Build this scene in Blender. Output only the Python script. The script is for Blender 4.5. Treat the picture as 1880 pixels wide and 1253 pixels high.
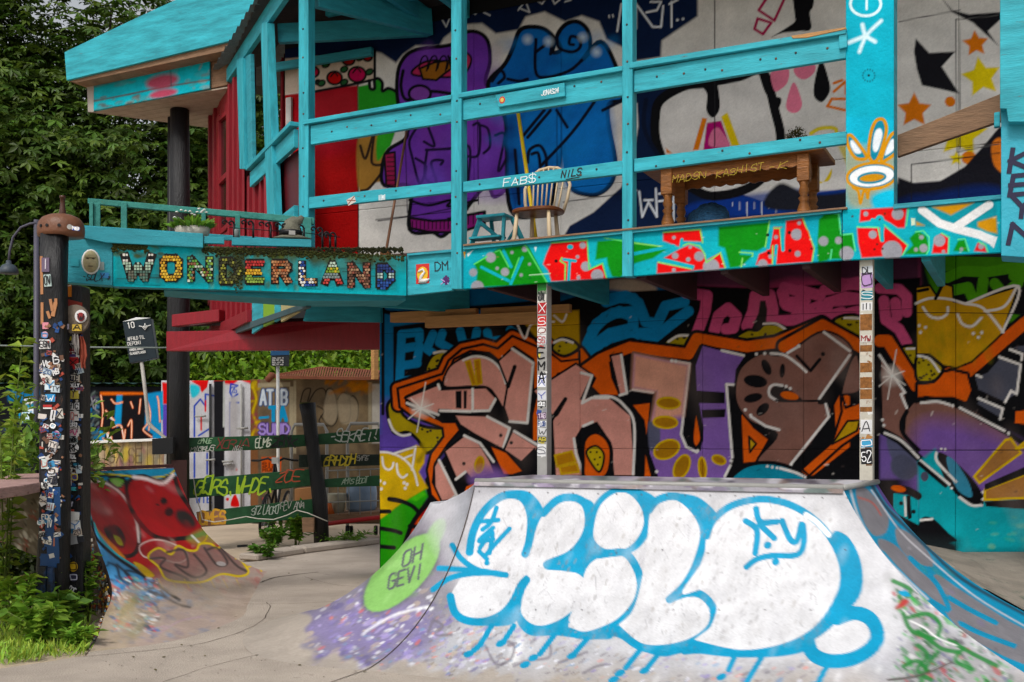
import bpy, bmesh, math, random
import numpy as np
from mathutils import Vector, Matrix
random.seed(7); rng = np.random.default_rng(7)
for o in list(bpy.data.objects): bpy.data.objects.remove(o)
S = bpy.context.scene; COL = S.collection
# ---------------------------------------------------------------- camera
EYE, FPX, HZ, CX = 1.65, 2000.0, 800.0, 940.0
cam = bpy.data.objects.new('camera', bpy.data.cameras.new('camera')); COL.objects.link(cam)
cam.location = (0, 0, EYE); cam.rotation_euler = (math.pi/2, 0, 0)
cam.data.sensor_width = 36; cam.data.lens = FPX/1880*36; cam.data.shift_y = (HZ-626.5)/1880
cam.data.clip_start = .1; cam.data.clip_end = 1000
S.camera = cam
# ---------------------------------------------------------------- world, sun, exposure
SUN_EL, SUN_AZ = 50, 205          # azimuth of the sun, degrees clockwise from +Y (the way the camera looks)
W = bpy.data.worlds.new('World'); S.world = W; W.use_nodes = True
nt = W.node_tree; bg = nt.nodes['Background']
sky = nt.nodes.new('ShaderNodeTexSky'); sky.sky_type = 'NISHITA'; sky.sun_disc = False
sky.sun_elevation = math.radians(SUN_EL); sky.sun_rotation = math.radians(SUN_AZ)
sky.dust_density = 4; sky.air_density = 1.2
hs = nt.nodes.new('ShaderNodeHueSaturation'); hs.inputs['Saturation'].default_value = .22; hs.inputs['Value'].default_value = 1.15
nt.links.new(sky.outputs[0], hs.inputs['Color']); nt.links.new(hs.outputs[0], bg.inputs[0]); bg.inputs[1].default_value = .125
sd = bpy.data.lights.new('sun', 'SUN'); sd.energy = 1.5; sd.angle = math.radians(10); sd.color = (1, .955, .89)
sun = bpy.data.objects.new('sun', sd); COL.objects.link(sun); sun.location = (-4, -6, 14)
az, el = math.radians(SUN_AZ), math.radians(SUN_EL)
sdir = Vector((math.sin(az)*math.cos(el), math.cos(az)*math.cos(el), math.sin(el)))
sun.rotation_euler = sdir.to_track_quat('Z', 'Y').to_euler()
S.view_settings.view_transform = 'Standard'; S.view_settings.look = 'None'
S.view_settings.exposure = 0.03; S.view_settings.gamma = 1
# ---------------------------------------------------------------- pixel <-> place
UX, UY = .9026, -.4305            # along the club house wall, to the right and nearer
NX, NY = .4305, .9026             # away from the camera, square to that wall
U = Vector((UX, UY, 0)); N = Vector((NX, NY, 0)); Z = Vector((0, 0, 1))
def P(px, py, d): return Vector(((px-CX)/FPX*d, d, EYE+(HZ-py)/FPX*d))
def PZ(px, py, z=0.): return P(px, py, (EYE-z)*FPX/(py-HZ))
def PC(px, py, c): return P(px, py, c/(NX*(px-CX)/FPX+NY))                 # on the vertical plane N.p = c
def PL(px, py, a, n): return P(px, py, (a[0]*n[0]+a[1]*n[1])/(n[0]*(px-CX)/FPX+n[1]))
def proj(v): return np.stack([CX+FPX*v[:, 0]/v[:, 1], HZ-FPX*(v[:, 2]-EYE)/v[:, 1]], 1)
def K(ox, oy, s):
    def f(t):
        return [(ox+s*float(a.split(',')[0]), oy+s*float(a.split(',')[1])) for a in t.split()]
    return f
# ---------------------------------------------------------------- materials
MATS = {}
def lin(h):
    if isinstance(h, str):
        h = h.lstrip('#'); h = [int(h[i:i+2], 16)/255 for i in (0, 2, 4)]
    return np.array([c/12.92 if c <= .04045 else ((c+.055)/1.055)**2.4 for c in h])
def mat(name, col='#808080', rough=.6, var=.25, scale=6., bump=.15, bscale=40., stretch=(1, 1, 1), attr=False, wear=None, wearamt=.0, metal=0., trans=0., spec=.35, wscale=5., streak=0.):
    if name in MATS: return MATS[name]
    m = bpy.data.materials.new(name); m.use_nodes = True; t = m.node_tree; L = t.links.new
    b = t.nodes['Principled BSDF']; b.inputs['Roughness'].default_value = rough; b.inputs['Metallic'].default_value = metal
    b.inputs['Specular IOR Level'].default_value = spec
    tc = t.nodes.new('ShaderNodeTexCoord'); mp = t.nodes.new('ShaderNodeMapping'); mp.inputs['Scale'].default_value = stretch
    L(tc.outputs['Object'], mp.inputs[0])
    n1 = t.nodes.new('ShaderNodeTexNoise'); n1.inputs['Scale'].default_value = scale; n1.inputs['Detail'].default_value = 6; n1.inputs['Roughness'].default_value = .65
    L(mp.outputs[0], n1.inputs[0])
    if attr:
        a = t.nodes.new('ShaderNodeVertexColor'); a.layer_name = 'Col'; src = a.outputs[0]
    else:
        a = t.nodes.new('ShaderNodeRGB'); a.outputs[0].default_value = (*lin(col), 1); src = a.outputs[0]
    r = t.nodes.new('ShaderNodeMapRange'); r.inputs[1].default_value = .25; r.inputs[2].default_value = .75
    r.inputs[3].default_value = 1-var; r.inputs[4].default_value = 1+var*.6; L(n1.outputs[0], r.inputs[0])
    mx = t.nodes.new('ShaderNodeMix'); mx.data_type = 'RGBA'; mx.blend_type = 'MULTIPLY'; mx.inputs[0].default_value = 1
    L(src, mx.inputs[6]); L(r.outputs[0], mx.inputs[7]); out = mx.outputs[2]
    if wear:
        n2 = t.nodes.new('ShaderNodeTexNoise'); n2.inputs['Scale'].default_value = wscale; n2.inputs['Detail'].default_value = 9; n2.inputs['Roughness'].default_value = .75
        L(mp.outputs[0], n2.inputs[0])
        r2 = t.nodes.new('ShaderNodeMapRange'); r2.inputs[1].default_value = .72-wearamt; r2.inputs[2].default_value = .76-wearamt+.04; L(n2.outputs[0], r2.inputs[0])
        m2 = t.nodes.new('ShaderNodeMix'); m2.data_type = 'RGBA'; L(r2.outputs[0], m2.inputs[0]); L(out, m2.inputs[6]); m2.inputs[7].default_value = (*lin(wear), 1); out = m2.outputs[2]
    L(out, b.inputs['Base Color'])
    if bump:
        n3 = t.nodes.new('ShaderNodeTexNoise'); n3.inputs['Scale'].default_value = bscale; n3.inputs['Detail'].default_value = 5; L(mp.outputs[0], n3.inputs[0])
        bp = t.nodes.new('ShaderNodeBump'); bp.inputs['Strength'].default_value = bump; bp.inputs['Distance'].default_value = .02
        L(n3.outputs[0], bp.inputs['Height']); L(bp.outputs[0], b.inputs['Normal'])
    if trans:
        tr = t.nodes.new('ShaderNodeBsdfTranslucent'); L(out, tr.inputs[0]); ms = t.nodes.new('ShaderNodeMixShader'); ms.inputs[0].default_value = trans
        L(b.outputs[0], ms.inputs[1]); L(tr.outputs[0], ms.inputs[2]); L(ms.outputs[0], t.nodes['Material Output'].inputs[0])
    MATS[name] = m; return m
TEAL = mat('turquoise paint', '#36a9b9', .5, .46, 3.0, .2, 26, (.7, .7, 5), wear='#5f564a', wearamt=.105, wscale=8, spec=.2)
TEALV = mat('turquoise paint on posts', '#36a9b9', .5, .46, 3.0, .2, 26, (5, 5, .7), wear='#5f564a', wearamt=.105, wscale=8, spec=.2)
TEAL2 = mat('shaded turquoise timber', '#2a96a6', .6, .3, 4, .4, 25, (1, 1, 6), wear='#54584f', wearamt=.05)  # darker turquoise, shade put into the colour; joists, rafters, undersides
RED = mat('dark red paint', '#8c1724', .4, .25, 4, .3, 30, (6, 6, 1), wear='#b86a6a', wearamt=.02)
REDP = mat('red door paint', '#96161f', .35, .15, 2, .15, 50)
BLACKW = mat('black tarred timber', '#17171a', .5, .5, 5, .6, 18, (5, 5, .7), wear='#5c4332', wearamt=.03)
BLACK = mat('black paint', '#101013', .5, .2)
WHITE = mat('white print', '#dcdcd8', .5, .12)
WOOD = mat('raw timber', '#b98a55', .65, .3, 4, .3, 20, (1, 1, 8))
OLDWOOD = mat('grey weathered wood', '#8a6b52', .75, .4, 5, .5, 18, (1, 1, 8), wear='#463628', wearamt=.1)
DARKWOOD = mat('varnished brown wood', '#7a4520', .4, .4, 5, .3, 16, (1, 1, 5))
CREAM = mat('cream painted wood', '#d9c3a0', .5, .15)
STEEL = mat('grey painted steel', '#9b9a96', .45, .2, 6, .1, wear='#6e4c30', wearamt=.03)
RUST = mat('rusted white steel', '#bdb8aa', .55, .2, 6, .2, wear='#7a4a22', wearamt=.1)
IRON = mat('black wrought iron', '#1b1c1f', .4, .2, metal=.6)
CONC = mat('worn concrete', '#b0a498', .9, .3, 1.3, .5, 70, wear='#8d837b', wearamt=.12, wscale=2.6, spec=.1)
SAND = mat('sandy yard', '#b8a690', .95, .2, 1.5, .5, 30)
MOSS = mat('moss', '#3f4416', .95, .5, 25, .8, 60)
MURAL = mat('spray paint on boards', rough=.65, spec=.06, var=.2, scale=3, bump=.3, bscale=28, attr=True, wear='#7d766e', wearamt=-.005, wscale=16)
RAMPM = mat('spray paint on ramp sheet', rough=.55, spec=.15, var=.2, scale=4, bump=.1, bscale=45, attr=True, wear='#77716c', wearamt=.01, wscale=11)
CMAT = {}
def cm(h, rough=.5):
    k = h+str(rough)
    if k not in CMAT: CMAT[k] = mat('paint '+h, h, rough, .14, 8, .08)
    return CMAT[k]
# ---------------------------------------------------------------- objects
WORLDM = {}
def par(o, p):
    if p is None: return o
    o.parent = p; o.matrix_parent_inverse = WORLDM.get(p.name, Matrix.Identity(4)).inverted(); return o
def thing(name, label, cat, loc, group=None):
    o = bpy.data.objects.new(name, None); COL.objects.link(o); o.location = loc; o.empty_display_size = .1
    WORLDM[o.name] = Matrix.Translation(Vector(loc)); return tag(o, label, cat, group)
def tag(o, label=None, cat=None, group=None, kind=None):
    if label: o['label'] = label
    if cat: o['category'] = cat
    if group: o['group'] = group
    if kind: o['kind'] = kind
    return o
def mk(name, vs, fs, m, parent=None, bevel=0, smooth=False, normals=True):
    me = bpy.data.meshes.new(name); me.from_pydata([tuple(v) for v in vs], [], fs)
    if bevel or normals:
        b = bmesh.new(); b.from_mesh(me)
        if normals: bmesh.ops.recalc_face_normals(b, faces=b.faces)
        if bevel: bmesh.ops.bevel(b, geom=b.edges[:], offset=bevel, segments=1, affect='EDGES', clamp_overlap=True)
        b.to_mesh(me); b.free()
    if smooth: me.shade_smooth()
    me.materials.append(m if not isinstance(m, str) else cm(m))
    o = bpy.data.objects.new(name, me); COL.objects.link(o); return par(o, parent)
class MB:
    def __init__(s): s.v = []; s.f = []
    def add(s, vs, fs):
        k = len(s.v); s.v += [Vector(v) for v in vs]; s.f += [tuple(i+k for i in f) for f in fs]; return s
    def prism(s, pts, vec):
        n = len(pts); vec = Vector(vec); pts = [Vector(p) for p in pts]
        return s.add(pts+[p+vec for p in pts], [tuple(range(n)), tuple(range(2*n-1, n-1, -1))]+[(i, (i+1) % n, n+(i+1) % n, n+i) for i in range(n)])
    def beam(s, a, b, w, h, up=(0, 0, 1)):
        a = Vector(a); b = Vector(b); d = (b-a).normalized(); up = Vector(up)
        if abs(d.dot(up)) > .97: up = Vector((NX, NY, 0))
        x = d.cross(up).normalized()*w/2; y = x.cross(d).normalized()*h/2
        return s.prism([a-x-y, a+x-y, a+x+y, a-x+y], b-a)
    def tube(s, pts, r, n=8, closed=False):
        pts = [Vector(p) for p in pts]; m = len(pts); rs = r if isinstance(r, (list, tuple)) else [r]*m
        k0 = len(s.v); prev = None
        for i, p in enumerate(pts):
            t = (pts[(i+1) % m]-pts[i-1]) if closed else (pts[min(i+1, m-1)]-pts[max(i-1, 0)])
            t.normalize()
            ref = Vector((0, 0, 1)) if prev is None else prev
            if prev is None and abs(t.z) > .9: ref = Vector((1, 0, 0))
            x = (ref-t*ref.dot(t)).normalized(); prev = x; y = t.cross(x)
            for j in range(n):
                a = 2*math.pi*j/n; s.v.append(p+(x*math.cos(a)+y*math.sin(a))*rs[i])
        for i in range(m if closed else m-1):
            for j in range(n):
                a, b = k0+i*n, k0+((i+1) % m)*n; s.f.append((a+j, a+(j+1) % n, b+(j+1) % n, b+j))
        if not closed: s.f.append(tuple(range(k0+n-1, k0-1, -1))); s.f.append(tuple(range(k0+(m-1)*n, k0+m*n)))
        return s
    def lathe(s, c, prof, n=20, axis=(0, 0, 1), sx=1., sy=1.):
        c = Vector(c); q = Vector((0, 0, 1)).rotation_difference(Vector(axis)); k0 = len(s.v)
        for r, z in prof:
            for j in range(n):
                a = 2*math.pi*j/n; s.v.append(c+q @ Vector((r*math.cos(a)*sx, r*math.sin(a)*sy, z)))
        for i in range(len(prof)-1):
            for j in range(n):
                a, b = k0+i*n, k0+(i+1)*n; s.f.append((a+j, a+(j+1) % n, b+(j+1) % n, b+j))
        s.f.append(tuple(range(k0+n-1, k0-1, -1))); s.f.append(tuple(range(k0+(len(prof)-1)*n, k0+len(prof)*n)))
        return s
    def build(s, name, m, parent=None, bevel=0, smooth=False): return mk(name, s.v, s.f, m, parent, bevel, smooth)
def beam(name, a, b, w, h, m, parent=None, bevel=.005, up=(0, 0, 1)): return MB().beam(a, b, w, h, up).build(name, m, parent, bevel)
def prism(name, pts, vec, m, parent=None, bevel=.004): return MB().prism(pts, vec).build(name, m, parent, bevel)
def prismA(name, pxs, c, th, m, parent=None, bevel=.004):       # outline in photo pixels laid on the wall-parallel plane N.p=c
    return prism(name, [PC(x, y, c) for x, y in pxs], N*th, m, parent, bevel)
def tube(name, pts, r, m, parent=None, n=8, closed=False, smooth=True): return MB().tube(pts, r, n, closed).build(name, m, parent, 0, smooth)
def catmull(pts, closed=False, sub=6):
    p = np.array(pts, float); n = len(p)
    if n < 3: return p
    out = []
    for i in range(n if closed else n-1):
        a, b, c, d = (p[(i-1) % n], p[i], p[(i+1) % n], p[(i+2) % n]) if closed else (p[max(i-1, 0)], p[i], p[i+1], p[min(i+2, n-1)])
        for k in range(sub):
            t = k/sub; out.append(.5*(2*b+(c-a)*t+(2*a-5*b+4*c-d)*t*t+(3*b-a-3*c+d)*t**3))
    if not closed: out.append(p[-1])
    return np.array(out)
# ---------------------------------------------------------------- single-stroke lettering
FONT = dict(A='00 26 40|12 32', B='00 06 36 45 44 33 03|33 42 41 30 00', C='45 36 16 05 01 10 30 41', D='00 06 26 44 42 20 00', E='46 06 00 40|03 33', F='46 06 00|03 33',
 G='45 36 16 05 01 10 30 41 43 23', H='00 06|40 46|03 43', I='20 26', J='46 41 30 10 01', K='00 06|46 03 40', L='06 00 40', M='00 06 23 46 40', N='00 06 40 46', O='10 01 05 16 36 45 41 30 10',
 P='00 06 36 45 44 33 03', Q='10 01 05 16 36 45 41 30 10|22 40', R='00 06 36 45 44 33 03|23 40', S='45 36 16 05 04 13 33 42 41 30 10 01', T='06 46|26 20', U='06 01 10 30 41 46', V='06 20 46',
 W='06 10 23 30 46', X='00 46|06 40', Y='06 23 46|23 20', Z='06 46 00 40')
FONT.update({'0': FONT['O'], '1': '15 26 20', '2': '05 16 36 45 44 00 40', '3': '06 46 23 42 41 30 10 01', '4': '30 36 02 42', '5': '46 06 03 33 42 41 30 10 01', '6': '36 04 01 10 30 41 42 33 03', '!': '26 22|20 21', '$': FONT['S']+'|27 20', '.': '20 21', '*': '12 34|14 32|25 21', '-': '13 33', "'": '26 24', '_': '00 60', ' ': ''})
def strokes(txt, slant=0., gap=5.4):
    out = []; x = 0
    for ch in txt.upper():
        for st in FONT.get(ch, '').split('|'):
            q = [(int(a[0])+x+slant*int(a[1]), int(a[1])) for a in st.split()]
            if q: out.append(q)
        x += gap if ch != ' ' else 3.5
    return out, max(x-gap+4, 1)
def lettering(txt, o, right, up, h, lw, m, parent, name='lettering', slant=0., width=None, jit=.32):
    st, wid = strokes(txt, slant); gj = random.Random(len(txt)*7+ord(txt[0])+int(h*1e4))
    if jit:
        lift = [(gj.uniform(-.5, .5)*jit*2, gj.uniform(.88, 1.15)) for _ in range(len(txt)+1)]; st2 = []
        for q in st:
            k0 = min(int(q[0][0]/5.4), len(txt)); q = [(a+gj.gauss(0, jit*.7), c*lift[k0][1]+lift[k0][0]+gj.gauss(0, jit*.7)) for a, c in q]
            st2.append([tuple(e) for e in catmull(q, False, 4)] if len(q) > 2 and jit > .15 else q)
        st = st2
    o = Vector(o); r = Vector(right).normalized(); u = Vector(up).normalized()
    sx = (width/wid) if width else h/6; sy = h/6; nrm = r.cross(u)
    if nrm.y > 0: nrm = -nrm
    b = MB(); k = 0
    for q in st:
        q = [(a*sx, c*sy) for a, c in q]
        for i in range(len(q)-1):
            a = Vector((q[i][0], q[i][1])); c = Vector((q[i+1][0], q[i+1][1])); d = (c-a)
            if d.length < 1e-6: continue
            d.normalize(); e = Vector((-d.y, d.x))*lw/2; d = d*lw*.45; k += 1
            pts = [a-d-e, c+d-e, c+d+e, a-d+e]
            b.add([o+r*p.x+u*p.y+nrm*(.0006+k*.00012) for p in pts], [(0, 1, 2, 3)])
    return b.build(name, m, parent)
# ---------------------------------------------------------------- painter: colours laid on surface points, addressed through their photo pixel
class Paint:
    def __init__(s, v): s.v = v; s.p = proj(v); s.c = np.zeros((len(v), 3))
    def fill(s, h): s.c[:] = lin(h); return s
    def sel(s, q, m):
        a = q.min(0)-m; b = q.max(0)+m
        return np.nonzero((s.p[:, 0] > a[0]) & (s.p[:, 0] < b[0]) & (s.p[:, 1] > a[1]) & (s.p[:, 1] < b[1]))[0]
    def mixin(s, i, al, h): s.c[i] = s.c[i]*(1-al[:, None])+lin(h)*al[:, None]
    @staticmethod
    def dist(p, q, closed):
        d2 = np.full(len(p), 1e18); ins = np.zeros(len(p), bool); n = len(q)
        for k in range(n if closed else n-1):
            a = q[k]; b = q[(k+1) % n]; ab = b-a; l = ab @ ab+1e-12; ap = p-a
            t = np.clip((ap @ ab)/l, 0, 1); e = ap-t[:, None]*ab; d2 = np.minimum(d2, (e*e).sum(1))
            if closed and a[1] != b[1]:
                c = ((a[1] > p[:, 1]) != (b[1] > p[:, 1])) & (p[:, 0] < (b[0]-a[0])*(p[:, 1]-a[1])/(b[1]-a[1])+a[0]); ins ^= c
        d = np.sqrt(d2); return np.where(ins, -d, d) if closed else d
    def poly(s, q, h, sm=0, soft=1.8, a=1., line=None, lw=0):
        q = catmull(q, True) if sm else np.array(q, float)
        i = s.sel(q, max(soft, lw)+2)
        if len(i):
            d = s.dist(s.p[i], q, True); s.mixin(i, np.clip(.5-d/soft, 0, 1)*a, h)
            if line: s.mixin(i, np.clip(.5-(np.abs(d)-lw/2)/1.8, 0, 1), line)
        return s
    def line(s, q, w, h, sm=1, soft=1.8, a=1., closed=False):
        q = catmull(q, closed) if sm and len(q) > 2 else np.array(q, float)
        i = s.sel(q, w+soft+2)
        if len(i): d = np.abs(s.dist(s.p[i], q, closed)); s.mixin(i, np.clip(.5-(d-w/2)/soft, 0, 1)*a, h)
        return s
    def ell(s, x, y, rx, ry=None, rot=0, h='#000000', soft=1.8, a=1., line=None, lw=0):
        ry = ry or rx; t = np.linspace(0, 2*math.pi, 25)[:-1]; c, n = math.cos(math.radians(rot)), math.sin(math.radians(rot))
        q = np.stack([x+rx*np.cos(t)*c-ry*np.sin(t)*n, y+rx*np.cos(t)*n+ry*np.sin(t)*c], 1)
        return s.poly(q, h, 0, soft, a, line, lw)
    def dots(s, pts, r, h, soft=1.8):
        for x, y in pts: s.ell(x, y, r, r, 0, h, soft)
        return s
    def text(s, t, x, y, w, hgt, lw, h, slant=0., rise=0., a=1., soft=1.8):
        st, wid = strokes(t, slant)
        for q in st: s.line([(x+px*w/wid, y-py*hgt/6+rise*px*w/wid) for px, py in q], lw, h, 0, soft, a)
        return s
    def speckle(s, box, cols, n, r=(2, 6), a=.8, soft=3, seed=1, ang=None):
        g = random.Random(seed)
        for _ in range(n):
            x = g.uniform(box[0], box[2]); y = g.uniform(box[1], box[3]); rr = g.uniform(*r)
            s.ell(x, y, rr*g.uniform(1, 2.6), rr*g.uniform(.4, 1), g.uniform(-70, 0) if ang is None else ang+g.uniform(-12, 12), g.choice(cols), soft, g.uniform(.4, 1)*a)
        return s
def surf(name, fn, nu, nv, painter, m, parent=None, lip=None, smooth=False, sat=1.22, gain=1.08):
    """grid sheet fn(u,v) (arrays in 0..1) coloured by painter; lip = vector: edges turned back so the sheet has thickness"""
    iu = np.linspace(0, 1, nu+1); iv = np.linspace(0, 1, nv+1)
    if lip is not None: iu = np.concatenate([[0], iu, [1]]); iv = np.concatenate([[0], iv, [1]])
    uu, vv = np.meshgrid(iu, iv); v = fn(uu.ravel(), vv.ravel())
    a, b = len(iu), len(iv)
    if lip is not None:
        e = np.zeros((b, a), bool); e[0] = e[-1] = True; e[:, 0] = e[:, -1] = True
        front = v.copy(); v[e.ravel()] += np.array(lip)
        pt = Paint(front)
    else: pt = Paint(v)
    painter(pt)
    lum = pt.c.mean(1, keepdims=True); x_, y_ = pt.p[:, :1], pt.p[:, 1:]
    pt.c = (lum+(pt.c-lum)*sat)*gain*(1+.05*np.sin(x_/31+np.sin(y_/17)*2)*np.sin(y_/23+np.sin(x_/41))+rng.normal(0, .035, (len(pt.c), 1)))
    i = np.arange((a-1)*(b-1)); r = i//(a-1); c = i % (a-1); k = r*a+c
    f = np.stack([k, k+1, k+a+1, k+a], 1)
    me = bpy.data.meshes.new(name); me.vertices.add(len(v)); me.vertices.foreach_set('co', v.astype(np.float32).ravel())
    me.loops.add(f.size); me.loops.foreach_set('vertex_index', f.astype(np.int32).ravel())
    me.polygons.add(len(f)); me.polygons.foreach_set('loop_start', np.arange(0, f.size, 4, dtype=np.int32))
    me.update(calc_edges=True); me.validate()
    at = me.color_attributes.new('Col', 'FLOAT_COLOR', 'POINT')
    at.data.foreach_set('color', np.concatenate([np.clip(pt.c, .003, .9), np.ones((len(v), 1))], 1).astype(np.float32).ravel())
    if smooth: me.shade_smooth()
    me.materials.append(m); o = bpy.data.objects.new(name, me); COL.objects.link(o); return par(o, parent)
def mix(a, b, t): return a*(1-t)+b*t
# ================================================================ ground
def flat(name, pts, z, m, parent=None): return mk(name, [(p[0], p[1], z) for p in pts], [tuple(range(len(pts)))], m, parent)
g = tag(mk('ground', [(-300, -40, -.02), (300, -40, -.02), (300, 500, -.02), (-300, 500, -.02)], [(0, 1, 2, 3)], SAND), kind='structure')
pad_px = [(-260, 1275), (0, 1228), (90, 1215), (160, 1204)]
pad = [PZ(x, y) for x, y in pad_px]+[Vector((-3.9, 10.4, 0)), Vector((-4.6, 12.5, 0)), PZ(330, 1042), PZ(480, 1030), PZ(560, 1016), PZ(700, 998), Vector((9, 16.5, 0)), Vector((14, 3, 0)), Vector((9, -6, 0)), Vector((-9, -6, 0)), Vector((-6, 5.5, 0))]
floor = tag(flat('concrete_floor', pad, 0, CONC), kind='structure')
def ribbon(name, pxs, w, z, m, parent):
    q = catmull([PZ(x, y)[:2] for x, y in pxs], False, 5); b = MB()
    g_ = random.Random(len(pxs)); q = [Vector((a+g_.uniform(-.01, .01), c+g_.uniform(-.01, .01))) for a, c in q]
    for i in range(len(q)-1):
        d = (q[i+1]-q[i]).normalized(); e = Vector((-d.y, d.x))*w/2*g_.uniform(.6, 1.3)
        b.add([(*(q[i]-e), z), (*(q[i+1]-e), z), (*(q[i+1]+e), z), (*(q[i]+e), z)], [(0, 1, 2, 3)])
    return b.build(name, m, parent)
CRK = cm('#4a4038', .9)
ribbon('crack', [(155, 1206), (268, 1196), (364, 1183), (433, 1164), (480, 1141), (495, 1114), (488, 1107)], .006, .004, CRK, floor)
ribbon('crack', [(480, 1070), (500, 1062), (540, 1056), (585, 1051)], .022, .004, CRK, floor)
ribbon('crack', [(372, 1103), (390, 1101), (427, 1107)], .035, .004, cm('#5a4c3c', .9), floor)
ribbon('crack', [(430, 1110), (560, 1108), (690, 1100)], .008, .004, CRK, floor)
# damp darker sheet of concrete near the walls
# kerb between the skate floor and the yard
kb = [PZ(472, 1031), PZ(560, 1017), PZ(700, 999)]
for i in (0, 1):
    a, b_ = kb[i], kb[i+1]; d = (b_-a).normalized(); e = Vector((-d.y, d.x, 0))
    k_ = prism('kerb', [a+d*.01, b_-d*.01, b_-d*.01+Z*.09, a+d*.01+Z*.09], e*.32, CONC, None, .02)
    tag(k_, kind='structure')
# ================================================================ white hip ramp
RH, RR = 1.27, 1.9; RAD = (RH*RH+RR*RR)/(2*RH)
def prof(w): x = np.clip(RR-w, 0, RR); return RAD-np.sqrt(RAD*RAD-x*x)
A_ = np.array([-.307, 9.16]); B_ = np.array([2.41, 7.92]); E_ = np.array([3.0, 8.94]); n2 = np.array([NX, NY]); u2 = np.array([UX, UY]); m2 = np.array([.866, -.5])
ramp = thing('skate_ramp', 'large hipped skate ramp with white bubble letters outlined in sky blue', 'skate ramp', (1.0, 8.2, 0))
R5 = K(720, 853, .31923); R6 = K(1080, 853, .31923); R7 = K(1480, 853, .31923); R4 = K(380, 773, .38308)
BLU = '#0f8ab0'; WH = '#cbcbce'; CC = '#a69c92'; TH0 = math.asin(RR/RAD)
def wv(v): return RR-RAD*np.sin(TH0*(1-v))
def paint_ramp(p):
    p.fill('#aeaeb3')
    y = p.p[:, 1]; x = p.p[:, 0]
    # bare, scuffed sheet towards the foot
    base = 1185+.03*np.maximum(x-560, 0)+12*np.sin(x/63.)+8*np.sin(x/17.)
    t = np.clip((y-base)/70, 0, 1); i = np.arange(len(y)); p.mixin(i, t*.85, CC)
    p.poly(R4('1150,380 1253,300 1500,420 1250,900 950,1150 450,1040 800,820 1000,560'), '#77737c', 1, 30, .75); p.poly([(520, 1120), (700, 1000), (860, 900), (870, 960), (800, 1080), (720, 1190), (640, 1253), (500, 1253)], '#7c7682', 0, 24, .85); p.poly([(560, 1130), (700, 1100), (800, 1130), (760, 1210), (600, 1190)], '#7f74a0', 1, 40, .7)
    p.speckle((760, 900, 1900, 1253), ['#8a8690', '#ffffff', '#c9c9d2', '#a9a4ad'], 240, (3, 12), .4, 12, 3, -60)
    p.speckle((560, 1080, 900, 1230), ['#8f83b8', '#7c70a8', '#d8d8e0', '#a99cc8', '#b0a192', '#7d7586', '#66608a'], 420, (1.5, 6), .75, 2.5, 4, -30)
    p.speckle((620, 1130, 1500, 1262), ['#d0d0d8', '#8f83b8', '#c78a80', '#77727a', '#6f8fb0', '#b0a192', '#8d8378', '#6a6268'], 900, (1, 4), .85, 2, 5, -28)
    p.speckle((580, 1100, 800, 1200), ['#c8665c', '#f2f2f2'], 30, (1.5, 3.5), .8, 3, 6, -35)
    # green face on the left hip
    p.ell(738, 1052, 98, 44, -46, '#4f4d55', 10, .7)
    p.ell(738, 1052, 92, 40, -46, '#7cab60', 4); p.ell(800, 980, 30, 14, -62, '#7cab60', 6, .9)
    p.speckle((690, 1010, 790, 1100), ['#a5cf88', '#6fa251'], 14, (5, 12), .4, 9, 8)
    p.text('OH', 738, 1042, 34, 26, 4, '#55565c', .2, -.45); p.text('GEV!', 712, 1083, 62, 26, 4, '#55565c', .2, -.35)
    p.line(R4('760,1010 900,930 1060,890'), 4, '#e6e6ea', 1, 5, .8)
    # grey curls at the foot
    for c in (R5('540,1050 600,1150 680,1120 700,1040 640,1010'), R5('700,1160 780,1130 900,1110 910,1040'), R5('960,1140 1040,1110 1120,1080'), R5('1100,1200 1180,1160 1253,1150'), R5('210,960 240,900 290,930 250,980 340,980')):
        p.line(c, 5, '#6d6770', 1, 4, .75)
    for q in ([(845, 920), (880, 905), (960, 900)], [(1180, 905), (1230, 930), (1260, 925)], [(1320, 905), (1400, 900), (1480, 905)], [(1540, 920), (1580, 970), (1600, 1020)], [(820, 1000), (850, 960), (850, 1010)], [(1560, 910), (1575, 935)]): p.line(q, 16, '#6d6a72', 1, 22, .6)
    # whitewash behind the letters
    p.poly([(850, 900), (1560, 900), (1640, 1060), (1650, 1180), (1500, 1215), (1200, 1205), (900, 1130), (835, 1060)], WH, 1, 40, .6)
    W_ = 14.5
    def let(fillp, outs, ink=W_):
        for q in fillp: p.poly(q, WH, 1)
        for q in outs: p.line(q, ink, BLU)
    # blue drop shadows between letters
    for q in (R5('640,160 760,150 830,195 870,275 830,370 795,480 765,520 795,400 800,300 770,215'),
              R5('1030,185 1110,195 1165,245 1125,400 1180,480 1253,500 1253,540 1140,590 1080,612 980,590 890,580 1000,525 1100,430 1130,330 1100,240'),
              R6('190,130 290,140 390,200 360,300 340,420 240,510 60,520 0,500 0,440 100,500 240,480 310,400 330,300 300,210'),
              R6('500,175 610,180 690,230 740,300 690,400 665,480 640,470 655,380 630,290'),
              R6('590,1010 700,1060 860,1085 1080,1070 1253,1000 1253,1070 1100,1105 850,1110 640,1090 540,1090'),
              R6('0,970 140,935 230,1010 330,1050 480,1050 600,1010 640,1060 520,1090 420,1105 280,1060 150,990 0,1010'),
              R5('720,880 780,940 900,950 1010,890 1020,950 1120,985 1253,960 1253,1005 1080,1000 940,985 800,985 730,930'),
              R5('340,800 380,870 460,900 580,895 690,820 715,900 640,930 500,925 390,895')): p.poly(q, BLU, 1, 2.5)
    p.poly([(1528, 982), (1556, 985), (1580, 1030), (1582, 1085), (1556, 1122), (1520, 1140), (1550, 1062)], BLU, 1)
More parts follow.
